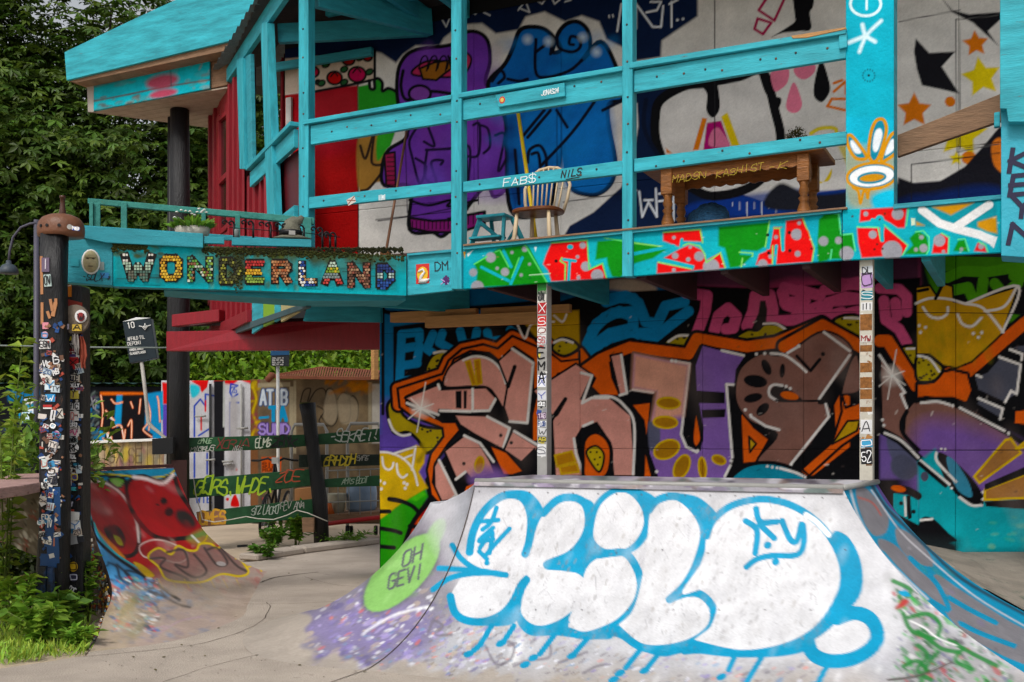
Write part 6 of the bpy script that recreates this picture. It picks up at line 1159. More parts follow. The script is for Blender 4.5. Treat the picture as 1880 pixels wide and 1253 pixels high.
MB().lathe(P(*FK('880,324')[0], 16.3)-Z*.01, [(.11, 0), (.11, .02), (.001, .03)], 12).build('mossy_top', MOSS, fp); prism('block', [P(*FK('848,1000')[0], 16.1), P(*FK('920,1000')[0], 16.1), P(*FK('918,1085')[0], 16.1), P(*FK('852,1085')[0], 16.1)], (0, .1, 0), OLDWOOD, fen)
tube('cable', [P(*FK(q)[0], 15.5) for q in ('215,770 230,900 260,960', )[0:0]] or [P(*FK(q)[0], FD(345)-.05) for q in ('210,772', '222,860', '250,950', '262,1010', '330,1025', '430,1010', '520,992', '590,1005', '680,1010', '760,985', '820,955', '880,970', '1000,1020')], .008, cm('#b8b4a8'), fen, 5)
# ================================================================ containers, shed and yard clutter
def box_thing(name, label, cat, pxa, pxb, ytop, d, depth, painter, m, nu, nv, group=None, y1=None):
    a = P(pxa, ytop, d); b_ = P(pxb, ytop, d); t = thing(name, label, cat, (a.x/2+b_.x/2, d, 0), group)
    z0 = 0.0; prism('body', [Vector((a.x, d+.012, z0)), Vector((b_.x, d+.012, z0)), Vector((b_.x, d+.012, b_.z)), Vector((a.x, d+.012, a.z))], (0, depth, 0), m, t, 0)
    fn = lambda u, v: np.stack([mix(a.x, b_.x, u), np.full(len(u), d), mix(z0, a.z, v)], 1)
    surf('painted_side', fn, nu, nv, painter, MURAL, t, lip=(0, .012, 0)); return t
BW = K(0, 560, .25539)
def p_black(p):
    p.fill('#15171b'); p.speckle((0, 700, 190, 960), ['#2a2e38', '#0c0c10', '#3a4048', '#1f5a78'], 60, (3, 10), .6, 6, 81)
    p.poly(BW('50,620 280,600 290,640 170,700 60,690'), '#1f6a94', 0, 6); p.poly(BW('130,740 290,760 290,840 140,850'), '#2a8ab8', 0, 3); p.line(BW('140,750 180,755 290,750'), 5, '#d8dce0'); p.text('DKE', *BW('150,835')[0], 34, 18, 4, '#d0e0ea', .2)
    p.text('5044', *BW('180,708')[0], 26, 9, 2.4, '#e4e4e4'); p.text('MARIA', *BW('185,735')[0], 26, 5, 1, '#4a9ab0', .1); p.text('OXE', *BW('610,700')[0], 26, 18, 2, '#8a8a90', .2, .7); p.text('WNT', *BW('190,970')[0], 24, 9, 1.4, '#b0b0b0'); p.speckle((150, 720, 182, 812), ['#3a4440', '#606a68', '#2c3038', '#1f6a94', '#4a2c50'], 60, (1.5, 4), .8, 2.5, 82)
    p.line(BW('600,680 602,880 635,860'), 2.2, '#a8a8a8', 0); p.poly(BW('140,1050 260,1040 260,1130 150,1140'), '#7a7f78', 0, 3); p.text('WA', *BW('170,1110')[0], 14, 10, 1.8, '#a8c81c')
    # flame coloured letters
    p.poly(BW('715,620 1170,600 1170,985 715,1000'), '#131215', 0, 2); p.poly(BW('715,900 760,920 740,1000 715,1000'), '#1f86b4'); p.poly(BW('1050,640 1170,620 1170,980 1080,980 1100,930 1040,890'), '#1f7fac', 0, 3); p.poly(BW('840,640 880,640 870,860 840,880 820,860'), '#1f86b4', 0, 3)
    for q in ('720,625 1040,630 1040,645 720,650', ): p.poly(BW(q), '#c8682c', 0, 3)
    for q in ('725,650 740,760 730,880', '760,760 820,830 790,800 770,790', '800,680 830,710 880,700', '810,880 870,870 890,970 900,900', '760,900 800,950 790,990 740,960', '920,870 945,830 945,960', '940,700 955,740', '1000,780 1010,680', '1050,760 1060,850 1030,900 1090,950', '1130,660 1140,700 1150,840', '1060,700 1080,780 1070,900'): p.line(BW(q), 3.4, '#c8561c'); p.line(BW(q), 1.4, '#e8d0b8')
    for q in ('760,770 815,830 790,815', '870,880 890,960 880,900', '765,920 800,960 780,980'): p.poly(BW(q), '#e0dcd8', 1)
def corr_roof(t, pxa, pxb, y, d, depth, m):
    mb = MB(); a = P(pxa, y, d); b_ = P(pxb, y, d); n = int((b_.x-a.x)/.12)
    for k in range(n):
        x0 = mix(a.x, b_.x, k/n); x1 = mix(a.x, b_.x, (k+1)/n); z0 = a.z+.03*(k % 2); z1 = a.z+.03*((k+1) % 2); mb.add([(x0, d-.12, z0), (x1, d-.12, z1), (x1, d+depth, z1+.1), (x0, d+depth, z0+.1)], [(0, 1, 2, 3)])
    mb.build('roof_sheet', m, t)
t = box_thing('graffiti_container', 'black shipping container with flame orange lettering and number 5044', 'container', -260, 300, 710, 22, 2.4, p_black, cm('#16181c'), 480, 120); corr_roof(t, -263, 304, 706, 22, 2.4, cm('#2c4a48', .6))
def p_planks(p):
    p.fill('#8a7a62'); p.speckle((145, 800, 305, 880), ['#b8a43a', '#6a5a50', '#a89a84', '#7a4a60', '#c8b078', '#5a6a68'], 90, (3, 9), .6, 6, 83, 85); p.text('GX SE', 200, 850, 60, 26, 2, '#5a4a3c', 0); p.text('NO', 158, 858, 16, 10, 2, '#a83a7a'); p.poly([(155, 815), (175, 815), (175, 855), (155, 855)], '#2c2a2c', 1, 8, .7)
pk = thing('plank_screen', 'low painted plank screen in front of black container', 'fence', P(225, 950, 20.2)); 
for k in range(14):
    a = P(148+k*11.2, 812-(k % 3)*.8-k*.35, 20.2); b_ = P(148+(k+1)*11.2-.6, 812-k*.35, 20.2)
    surf('plank', lambda u, v, a=a, b_=b_: np.stack([mix(a.x, b_.x, u), np.full(len(u), 20.2), mix(0., a.z, v)], 1), 10, 60, p_planks, MURAL, pk, lip=(0, .025, 0))
beam('top_rail', P(146, 813, 20.15), P(306, 807, 20.15), .05, .05, WHITE, pk)
def p_white(p):
    p.fill('#b2b2b6'); p.speckle((300, 690, 465, 960), ['#c8c8cc', '#9a9aa0', '#8a8a92'], 60, (4, 14), .5, 9, 84, 85)
    p.poly(FK('25,200 75,205 75,330 30,330'), '#b82420'); p.poly(FK('25,330 60,330 60,520 30,520'), '#5a4a9a'); p.poly(FK('0,260 30,250 30,420 0,430'), '#1f86a8')
    p.poly(FK('190,190 300,180 290,230 260,260 230,215'), '#b82420'); p.poly(FK('190,215 245,225 240,270 200,290'), '#4aa8b8', 1, 4); p.poly(FK('330,178 550,178 550,210 480,185 440,215 330,200'), '#b82420', 0, 4)
    for q in ('215,520 215,340 250,300 280,340 280,270 330,280', '240,515 310,470', '425,520 425,320 475,320', '215,620 215,760', '290,620 290,740', '470,220 430,210 425,260 440,290 470,270'): p.line(FK(q), 3.2, '#1f3f9a', 0)
    p.text('25', *FK('435,262')[0], 9, 11, 1.8, '#1f3f9a'); p.line(FK('255,400 255,480'), 3, '#b82420', 0); p.line(FK('443,390 443,440'), 3, '#b82420', 0); p.line(FK('280,310 280,370'), 3, '#b82420', 0); p.poly(FK('430,930 440,880 460,865 480,930'), '#b0201c', 1); p.dots(FK('440,720 460,715 410,890'), 3, '#b0201c'); p.text('WTE', *FK('225,910')[0], 28, 14, 2.4, '#2a4aa0')
    p.poly(FK('330,190 395,190 390,960 330,960'), '#16161a', 0, 2); p.line(FK('390,200 388,460'), 2.5, '#c8ccc8', 0, 3, .8); p.poly(FK('420,330 470,330 465,730 425,740'), '#9a989a', 1, 8)
t = box_thing('white_container', 'white shipping container with blue line drawing and number 25', 'container', 296, 460, 699, 21, 2.4, p_white, cm('#a0a0a4'), 170, 130)
for y_, a, b_ in ((765, 358, 378), (787, 435, 455), (845, 378, 395), (848, 408, 428), (853, 410, 425)): tube('lock_bar', [P(a, y_, 20.93), P(b_, y_-1, 20.93)], .02, STEEL, t)
tube('lock_rod', [P(386, 705, 20.94), P(386, 950, 20.94)], .025, BLACK, t); tube('lock_rod', [P(443, 705, 20.94), P(443, 950, 20.94)], .02, STEEL, t)
def p_shed(p):
    p.fill('#5f5343'); p.speckle((460, 690, 700, 960), ['#7a6a54', '#4a3f34', '#8a7a62', '#3a322c', '#6f6250'], 160, (4, 14), .55, 8, 85, 85)
    p.poly(FK('545,180 590,180 590,960 540,960'), '#6a4a34', 0, 3); p.line(FK('560,230 580,300 560,380 590,460'), 4, '#b8a41c', 1, 4, .8); p.speckle((462, 700, 476, 820), ['#b8a41c', '#7a2a4a'], 14, (2, 6), .7, 4, 86)
    for q in ('590,205 780,200 780,225 590,230', '775,225 800,225 800,620 775,620', '800,190 815,190 815,620 800,620', '1240,200 1260,200 1260,560 1240,560'): p.poly(FK(q), '#8f8672')
    p.poly(FK('1262,210 1310,210 1310,560 1262,560'), '#a8a49c', 0, 2)
    p.text('ATIB', *FK('605,330')[0], 48, 26, 8, '#24406a'); p.text('ATIB', *FK('605,330')[0], 48, 26, 4.5, '#b8c0c8'); p.text('TA', *FK('660,425')[0], 30, 24, 7, '#2a86b0'); p.line(FK('600,410 650,405'), 4, '#2a86b0'); p.text('SUND', *FK('598,505')[0], 54, 18, 7, '#3a2468'); p.text('SUND', *FK('598,505')[0], 54, 18, 3.4, '#9a88c0')
    for q in ('840,320 860,250 900,240 880,330 930,250 980,240 1000,300', '985,300 1000,240 1040,260 1060,400 1020,460 960,400', '1060,300 1090,260 1130,300 1130,420 1080,440', '1120,310 1150,280 1180,330 1170,430 1120,450', '940,340 980,370 950,430 1000,460'): p.line(FK(q), 2.2, '#1c1814')
    p.poly(FK('985,300 1010,245 1045,270 1060,380 1030,450 980,420'), '#9a8f7c', 1, 4, .6); p.poly(FK('1060,310 1095,265 1175,320 1170,430 1080,440'), '#9a8f7c', 1, 4, .6); p.speckle((600, 695, 680, 720), ['#b8781c', '#a8641c'], 30, (2, 7), .6, 5, 87); p.poly(FK('790,640 1000,620 1000,900 790,900'), '#3a332c', 1, 20, .6)
    p.poly(FK('610,640 730,640 725,730 612,730'), '#a85030', 0, 2); p.text('SIX', *FK('618,700')[0], 24, 8, 2, '#3a1c14'); p.text('ROCK', *FK('618,725')[0], 30, 6, 1.6, '#3a1c14')
t = box_thing('brown_shed', 'brown weathered plywood shed with black and blue graffiti', 'shed', 460, 712, 697, 20.6, 2.6, p_shed, cm('#4a4036'), 250, 130)
rl = thing('lattice_roof', 'rust brown slatted roof frame lying on plywood shed', 'roof', P(600, 697, 20.3))
for k in range(44): 
    xx = 512+k*4.6; y0 = 695; y1 = mix(690, 676, min(1, (xx-505)/80)) if xx < 590 else mix(676, 684, (xx-590)/120); beam('slat', P(xx, y0, 20.3), P(xx+5, y1-1, 21.2), .03, .03, mat('rust brown wood', '#7a4630', .8, .3), rl, 0)
beam('edge', P(505, 693, 20.28), P(712, 696, 20.28), .06, .06, MATS['rust brown wood'], rl); beam('ridge', P(505, 690, 20.9), P(590, 676, 21.2), .05, .06, MATS['rust brown wood'], rl); beam('ridge', P(590, 676, 21.2), P(712, 684, 21.2), .05, .06, MATS['rust brown wood'], rl); MB().lathe(P(497, 692, 20.3), [(.001, -.12), (.06, -.1), (.07, .05), (.001, .1)], 10, (.7, 0, .7)).build('rolled_end', MATS['rust brown wood'], rl, 0, True)
for px0, px1, yt, n_ in ((535, 600, 780, 0), (638, 700, 778, 1)):
    q = [P(px0, 985, 18.2), P(px0, yt+12, 18.2), P(px0+6, yt, 18.2), P(px1-6, yt, 18.2), P(px1, yt+12, 18.2), P(px1, 985, 18.2)]
    tag(tube('bike_rack', q, .028, STEEL, None, 8), ('white steel hoop bike rack beside leaning black fence post', 'white steel hoop bike rack by cage trolley')[n_], 'bike rack')
# bicycle
bic = thing('bicycle', 'black bicycle with flat handlebar parked behind plank fence', 'bicycle', P(487, 988, 17.4)); bd = 17.4
def bp(px, py, dd=0.): return P(px, py, bd+dd)
wb = []
for dd, c in ((0, bp(487, 948)), (1.0, bp(487, 948, 0)+Vector((.12, 1.0, 0)))):
    ring = [c+Vector((.10*math.sin(a)*.35, .34*math.cos(a), .34*math.sin(a))) for a in np.linspace(0, 2*math.pi, 25)[:-1]]
    w_ = tube('wheel', ring, .024, BLACK, bic, 6, True); tube('rim', [c+(q-c)*.92 for q in ring], .01, STEEL, w_, 5, True)
    for k in range(10): tube('spoke', [c, c+(ring[k*2]-c)*.92], .003, STEEL, w_, 4)
    wb.append(c)
hd = bp(505, 850, .25); tube('fork', [wb[0]+Vector((.05, 0, 0)), hd-Z*.25+Vector((.04, 0, 0)), hd], .02, BLACK, bic); tube('fork', [wb[0]-Vector((.05, 0, 0)), hd-Z*.25-Vector((.04, 0, 0)), hd], .02, BLACK, bic)
tube('handlebar', [bp(462, 846, .3), bp(475, 846, .28), bp(492, 842, .25), bp(506, 850, .22), bp(521, 842, .25), bp(535, 845, .28), bp(548, 846, .3)], .018, BLACK, bic); MB().beam(bp(500, 846, .15), bp(512, 846, .15), .1, .1).build('display', WHITE, bic)
for k, (a, c) in enumerate(((hd-Z*.2, wb[0]+Vector((.06, .55, 0))), (wb[0]+Vector((.06, .55, 0)), wb[1]), (wb[0]+Vector((.06, .55, 0)), wb[0]+Vector((.1, .75, .55))), (hd-Z*.12, wb[0]+Vector((.1, .75, .48))))): tube('frame_tube', [a, c], .022, BLACK, bic)
MB().lathe(wb[0]+Vector((.1, .75, .56)), [(.001, 0), (.09, .0), (.1, .03), (.06, .06), (.001, .065)], 12, (0, 0, 1), .8, 1.3).build('saddle', BLACK, bic, 0, True); MB().lathe(bp(485, 916, -.1), [(.001, 0), (.03, 0), (.03, .03), (.001, .04)], 10, (0, -1, 0)).build('lamp', cm('#b01c28', .2), bic)
for q in (((470, 960), (500, 955)),): tube('pedal', [bp(475, 965, .5), bp(505, 962, .5)], .02, BLACK, bic)
# trolley with bucket and barrel
car = thing('cage_trolley', 'low wooden trolley with wire cage and red pipe behind fence', 'trolley', P(650, 985, 17)); cd_ = 17.1
prism('platform', [P(602, 945, cd_), P(712, 938, cd_), P(712, 958, cd_), P(602, 964, cd_)], (0, .8, 0), OLDWOOD, car); tube('pipe', [P(603, 962, cd_-.1), P(640, 957, cd_-.1), P(715, 948, cd_-.1)], .035, cm('#a81c20', .4), car)
for x_, dd in ((638, 0), (690, 0), (645, .7), (700, .7)): MB().lathe(P(x_, 974, cd_+dd), [(.001, -.03), (.07, -.03), (.08, 0), (.07, .03), (.001, .03)], 14, (1, .1, 0)).build('wheel', BLACK, car, 0, True)
for k in range(6): tube('wire', [P(600+k*20, 864-k*.5, cd_), P(601+k*20, 945, cd_)], .008, STEEL, car, 5)
for y_ in (864, 890, 922): tube('wire', [P(598, y_+1, cd_), P(714, y_-3, cd_)], .011, STEEL, car, 5)
tag(MB().lathe(P(618, 943, cd_+.3), [(.12, 0), (.15, .3), (.155, .32), (.14, .32), (.001, .3)], 18).build('bucket', cm('#b8b4a0', .5), None, 0, True), 'cream plastic bucket standing on trolley', 'bucket'); tag(MB().lathe(P(664, 940, cd_+.45), [(.2, 0), (.24, .08), (.25, .3), (.23, .45), (.1, .5), (.001, .5)], 20).build('barrel', cm('#7a8fa8', .4), None, 0, True), 'grey blue plastic barrel on trolley', 'barrel')
tag(prism('crate', [P(541, 898, 18.8), P(574, 895, 18.8), P(574, 918, 18.8), P(541, 920, 18.8)], (0, .3, 0), cm('#b07a4a'), None), 'pale brown wooden crate behind fence with round holes', 'crate')
tag(MB().lathe(P(605, 945, cd_+.1), [(.001, 0), (.09, 0), (.05, .1), (.03, .18), (.001, .18)], 12).build('traffic_cone', cm('#c8601c'), None, 0, True), 'small orange cone on trolley', 'cone')
tag(MB().beam(P(436, 1003, 15), P(454, 1002, 15), .05, .03).build('litter', BLACK), 'small black piece of litter on sandy yard', 'litter')
# ================================================================ signs, street lamp, wire
sg = thing('waste_sign', 'dark blue leaning waste sign reading 10 AFFALD TIL DEPONI', 'sign', P(298, 960, 17.0)); sq = [P(225, 592, 17), P(277, 585, 17), P(288, 658, 17), P(238, 667, 17)]
pn = prism('panel', sq, (0, .12, 0), mat('dark blue sign panel', '#10222c', .35, .2), sg, .006); prism('panel_top', [P(225, 591, 17), P(250, 583, 17.3), P(277, 584, 17)], (0, .02, .0), WHITE, sg, 0)
rr = (sq[1]-sq[0]).normalized(); uu = (sq[0]-sq[3]).normalized(); k_ = 17/FPX
for tx, x_, y_, w_, h_, l_ in (('10', 235, 603, 12, 10, 1.7), ('AFFALD TIL', 235, 626, 31, 6, .9), ('DEPONI', 235, 635, 25, 6, .9), ('VANDSLANGER', 238, 645, 26, 4, .7), ('SLAGGEPLADER', 239, 652, 29, 4, .7)): lettering(tx, P(x_, y_, 16.98), rr, uu, h_*k_, l_*k_, WHITE, pn, width=w_*k_, jit=0)
for q in (((255, 599), (261, 600), (266, 606), (271, 599), (277, 597)), ((266, 594), (266, 602)), ((263, 599), (266, 603), (269, 598))): tube('symbol', [P(x_, y_, 16.97) for x_, y_ in q], .008, WHITE, pn, 4)
tube('pole', [P(260, 665, 17.05), P(268, 730, 17.05), P(272, 775, 17.05), P(280, 785, 17.05), P(306, 806, 17.05), P(300, 960, 17.0)], .03, cm('#a8a49c'), sg)
s2 = thing('yard_sign', 'small dark sign with blue top above plywood shed', 'sign', P(511, 960, 19.5)); prism('panel', [P(497, 632, 19.5), P(531, 630, 19.5), P(530, 673, 19.5), P(498, 672, 19.5)], (0, .04, 0), cm('#2a3036'), s2); prism('header', [P(497, 632, 19.49), P(531, 630, 19.49), P(531, 652, 19.49), P(497, 653, 19.49)], (0, .01, 0), cm('#1f5a8a'), s2, 0); tube('pole', [P(510, 673, 19.6), P(511, 960, 19.6)], .03, WHITE, s2)
for k in range(4): lettering('ROLIGT MAD'[:8+(k % 2)*2], P(500, 659+k*4, 19.48), XU, Z, .022, .006, WHITE, s2, width=.2)
lettering('AFFALDS', P(500, 642, 19.48), XU, Z, .04, .01, WHITE, s2, width=.28)
sl = thing('street_lamp', 'grey bell shaped street lamp on curved arm behind gate post', 'street lamp', P(67, 1060, 12.4)); tube('pole', [P(67, 1070, 12.4), P(67, 404, 12.4)], [.035, .03], cm('#4c4a58', .5), sl, 10)
tube('arm', [P(67, 410, 12.38), P(55, 411, 12.38), P(38, 418, 12.38), P(24, 436, 12.38), P(18, 460, 12.38), P(16, 482, 12.38)], .014, cm('#4c4a58', .5), sl); MB().lathe(P(16, 503, 12.38), [(.1, 0), (.108, .01), (.1, .05), (.07, .095), (.03, .115), (.028, .15), (.001, .15)], 20).build('lamp_shade', cm('#3c4650', .5), sl, 0, True)
tag(tube('overhead_wire', [P(-40, 634, 16), P(160, 638, 16), P(318, 639, 15.7)], .012, cm('#7a8480'), None, 5), 'thin pale wire strung between lamp pole and black post', 'wire')
tag(MB().tube([P(688, 697, 20.2), P(688, 640, 20.2)], .07, 4).build('timber_prop', WOOD, None), 'raw timber prop standing on shed beside mural wall', 'timber')
# far grey house between the trees
hs_ = thing('far_house', 'pale grey house with white windows glimpsed between trees', 'building', P(370, 780, 60)); prism('wall', [P(330, 330, 60), P(410, 300, 60), P(410, 790, 60), P(330, 790, 60)], (0, 5, 0), cm('#8f949a', .8), hs_, 0)
for x_ in (352, 372): 
    for y_ in (352, 385): w_ = prism('window', [P(x_, y_, 59.96), P(x_+14, y_-1, 59.96), P(x_+14, y_+22, 59.96), P(x_, y_+23, 59.96)], (0, .02, 0), cm('#4c545c', .2), hs_, 0); prism('frame', [P(x_-2, y_-3, 59.95), P(x_+16, y_-4, 59.95), P(x_+16, y_-1, 59.95), P(x_-2, y_, 59.95)], (0, .02, 0), WHITE, w_, 0)
# ================================================================ things on the balcony
def LC(o, x, y, z): return o+U*x+N*y+Z*z
# Windsor chair
co_ = PC(988, 395, 9.95); co_.z = ZF; ch = thing('windsor_chair', 'cream windsor chair with brown seat on balcony', 'chair', co_)
def sq(a): c, s = math.cos(a), math.sin(a); return (math.copysign(abs(c)**.7, c)*.255, math.copysign(abs(s)**.75, s)*.21)
MB().prism([LC(co_, *sq(a), .405) for a in np.linspace(0, 2*math.pi, 33)[:-1]], Z*.04).build('seat', DARKWOOD, ch, .01, False)
for x_, y_ in ((-.17, -.13), (.17, -.13), (-.13, .14), (.13, .14)): tube('leg', [LC(co_, x_*1.22, y_*1.3, 0), LC(co_, x_*1.1, y_*1.15, .2), LC(co_, x_, y_, .415)], [.017, .023, .018], CREAM, ch)
tube('stretcher', [LC(co_, -.19, 0, .16), LC(co_, .19, 0, .16)], .012, CREAM, ch)
tube('hoop', [LC(co_, x_, .17+.1*(z_-.44)/.48, z_) for x_, z_ in ((-.2, .44), (-.235, .58), (-.25, .72), (-.2, .85), (-.1, .915), (0, .93), (.1, .915), (.2, .85), (.25, .72), (.235, .58), (.2, .44))], .017, CREAM, ch)
for k in range(7): x_ = -.15+k*.05; tube('spindle', [LC(co_, x_*.9, .17, .44), LC(co_, x_*1.12, .265, .93-.055*(abs(k-3)/3)**2*2)], .009, CREAM, ch, 6)
# table with turned legs
DARKSEAT, DARKWOOD = DARKWOOD, mat('golden brown table wood', '#98602c', .5, .5, 6, .5, 16, (1, 1, 5), wear='#5a3214', wearamt=.1)
ta_ = thing('wooden_table', 'brown wooden table with turned legs and scalloped apron on balcony', 'table', v3(PC(1350, 0, 9.75), ZF)); tz = 4.09
tl, tr = PC(1172, 0, 9.52), PC(1512, 0, 9.52); prism('table_top', [v3(tl, tz), v3(tr, tz), v3(tr, tz)+N*.62, v3(tl, tz)+N*.62], Z*.045, DARKWOOD, ta_, .006)
la, lb = PC(1226, 0, 9.62), PC(1476, 0, 9.62)
for p_ in (la, lb, la+N*.42, lb+N*.42):
    p_ = v3(p_, ZF); MB().lathe(p_, [(.04, 0), (.054, .06), (.058, .15), (.034, .22), (.05, .25), (.03, .27), (.046, .31), (.034, .36), (.052, .4)], 14).build('leg', DARKWOOD, ta_, 0, True); MB().beam(p_+Z*.39, p_+Z*(tz-ZF), .105, .105).build('leg_block', DARKWOOD, ta_, .005)
def apron(a, b_, nm):
    n = 40; up_ = [v3(a.lerp(b_, k/n), tz) for k in range(n+1)]; lo = [v3(a.lerp(b_, k/n), tz-.09-.02*abs(math.sin(k*.9))) for k in range(n+1)]; mb = MB()
    for k in range(n): mb.prism([lo[k], lo[k+1], up_[k+1], up_[k]], N*.02)
    return mb.build(nm, DARKWOOD, ta_)
ap = apron(la-N*.03, lb-N*.03, 'apron'); apron(la+N*.42, lb+N*.42, 'apron'); beam('side_rail', v3(lb, tz-.07), v3(lb, tz-.07)+N*.42, .02, .12, DARKWOOD, ta_)
for tx, px_, w_ in (('MADSN', 1234, 58), ('KASHIST', 1315, 80), ('-K', 1405, 36)): wr(tx, px_, 337-(px_-1234)*.13, w_, 12, 9.565, '#b8a02c', ap, 1.0, 3.5, .2, .4)
pl = v3(PC(1462, 0, 9.85), tz+.045); tag(MB().lathe(pl, [(.07, 0), (.1, .13), (.001, .13)], 14).build('plant_pot', cm('#6a5a4a'), None, 0, True), 'small brown plant pot on wooden table', 'plant pot')
# step ladder
so = v3(PC(905, 0, 10.25), ZF); st_ = thing('step_stool', 'turquoise painted step stool ladder beside chair', 'step ladder', so)
prism('top_step', [LC(so, -.13, -.14, .46), LC(so, .2, -.14, .46), LC(so, .2, .1, .46), LC(so, -.13, .1, .46)], Z*.03, TEAL, st_)
for x0_, x1_, y0_, y1_ in ((-.22, -.11, -.2, -.08), (.2, .17, -.2, -.08), (-.1, -.05, .3, .06), (.34, .2, .3, .06)): beam('leg', LC(so, x0_, y0_, 0), LC(so, x1_, y1_, .46), .035, .05, TEAL, st_)
beam('step', LC(so, -.17, -.15, .24), LC(so, .19, -.15, .24), .16, .025, TEAL, st_); beam('brace', LC(so, .22, .2, .1), LC(so, -.1, -.1, .42), .02, .04, TEAL, st_); beam('brace', LC(so, -.05, .25, .12), LC(so, .2, .1, .35), .02, .035, TEAL, st_); tube('cord', [LC(so, -.2, -.18, .1), LC(so, 0, .05, .06), LC(so, .2, -.18, .1)], .008, BLACK, st_)
tag(tube('yellow_pole', [PC(951, 205, 10.75), PC(969, 330, 10.5), PC(988, 470, 10.2)], .021, cm('#e6c41c', .4), None), 'yellow pole leaning on mural wall behind chair', 'pole')
br = thing('broom', 'brown wooden broom handle leaning on white mural wall', 'broom', PC(708, 470, 9.8)); tube('handle', [PC(747, 240, 10.85), PC(708, 466, 9.75)], .015, cm('#7a5238', .5), br); MB().beam(PC(700, 468, 9.75), PC(716, 467, 9.75), .05, .06).build('head', DARKWOOD, br)
bl_ = MB(); o_ = v3(PC(1303, 0, 10.0), ZF)
for i in range(13):
    for j in range(25):
        a = math.pi*i/12; b2 = 2*math.pi*j/24; r_ = 1+.09*math.sin(5*b2+3*a)+.06*math.sin(9*b2-4*a); bl_.v.append(o_+U*math.sin(a)*math.cos(b2)*.2*r_+N*math.sin(a)*math.sin(b2)*.15+Z*(.17+.18*math.cos(a)*r_))
bl_.f = [(i*25+j, i*25+j+1, (i+1)*25+j+1, (i+1)*25+j) for i in range(12) for j in range(24)]
tag(bl_.build('blanket', mat('blue woven blanket', '#2a5a80', .9, .9, 22, .8, 30, (1, 3, 3), wear='#9ab8c8', wearamt=.1), None, 0, True), 'crumpled blue and white blanket under wooden table', 'blanket')
# planter on the sign beam, witch hat ornament, curled iron hooks
po = PB(353, 433, -.28); bowl = thing('flower_bowl', 'white oval flower bowl with white daisies on walkway', 'flower bowl', po); MB().lathe(po-Z*.03, [(.1, 0), (.16, .04), (.175, .11), (.16, .115), (.001, .1)], 20, (0, 0, 1), 1, .6).build('bowl', mat('chipped white bowl', '#b8b4a8', .6, .3, 20, .3, wear='#6a5a4a', wearamt=.1), bowl, 0, True)
ho = PB(534, 441, -.1); hat = thing('hat_ornament', 'grey stone wizard hat ornament with dark buckled band', 'ornament', ho)
MB().lathe(ho, [(.06, -.01), (.19, 0), (.2, .012), (.14, .03), (.105, .045), (.1, .09), (.001, .09)], 22, (0, 0, 1), 1, .7).build('brim', mat('mossy grey stone', '#6b6a5c', .9, .5, 18, .6, 40), hat, 0, True)
MB().tube([ho+Z*.04, ho+Z*.1+UB*.01, ho+Z*.15+UB*.02, ho+Z*.18+UB*.05, ho+Z*.2+UB*.09, ho+Z*.235+UB*.11], [.105, .1, .085, .06, .035, .02], 14).build('crown', MATS['mossy grey stone'], hat, 0, True); MB().lathe(ho+Z*.045, [(.112, 0), (.112, .04), (.1, .042)], 18).build('band', BLACK, hat, 0, True); MB().beam(ho+NB*.115+Z*.05-UB*.03, ho+NB*.115+Z*.05+UB*.03, .01, .04).build('buckle', STEEL, hat); ellip('face', ho-Z*.02+NB*.05, .08, .03, .05, cm('#8a5a44'), hat)
def hook(px, py, h, lab, m=IRON, s=1.):
    b_ = PB(px, py+h, -.05); t_ = thing('iron_hook', lab, 'hook', b_, None); tp_ = PB(px, py, -.05); r_ = .028*s
    tube('stem', [b_, tp_], .011, m, t_); pts = [tp_+UB*(-r_*1.1+math.cos(a)*r_*(1-.06*k))+Z*math.sin(a)*r_*(1-.06*k) for k, a in enumerate(np.linspace(0, 5.2, 13))]; tube('curl', pts, .009, m, t_)
    tube('curl', [p_-UB*.06*s+Z*.004 for p_ in pts], .008, m, t_); return t_
for px_, py_, h_, lb_ in ((430, 411, 28, 'black iron curled hook above grey tin on walkway'), (465, 411, 28, 'black iron curled hook on walkway nearest turquoise balcony post foot'), (497, 414, 30, 'black iron curled hook left beside wizard hat'), (527, 416, 26, 'black iron curled hook in front of wizard hat'), (558, 419, 24, 'black iron curled hook between wizard hat and red door'), (592, 423, 36, 'taller black iron hook in front of red door'), (606, 434, 24, 'small grey iron hook in front of red door with paired curl'), (616, 432, 24, 'grey iron hook nearest white mural edge')): hook(px_, py_, h_, lb_)
tag(MB().lathe(PB(434, 441, -.06), [(.028, 0), (.03, .09), (.026, .1), (.001, .1)], 12).build('tin_can', cm('#6f7674', .3), None, 0, True), 'grey tin can hanging below curled iron hook', 'tin can')
tag(tube('hook_wire', [PB(420, 418, -.05), PB(500, 424, -.05), PB(560, 428, -.05), PB(625, 436, -.05)], .004, IRON, None, 4), 'thin black wire linking the curled iron hooks', 'wire')
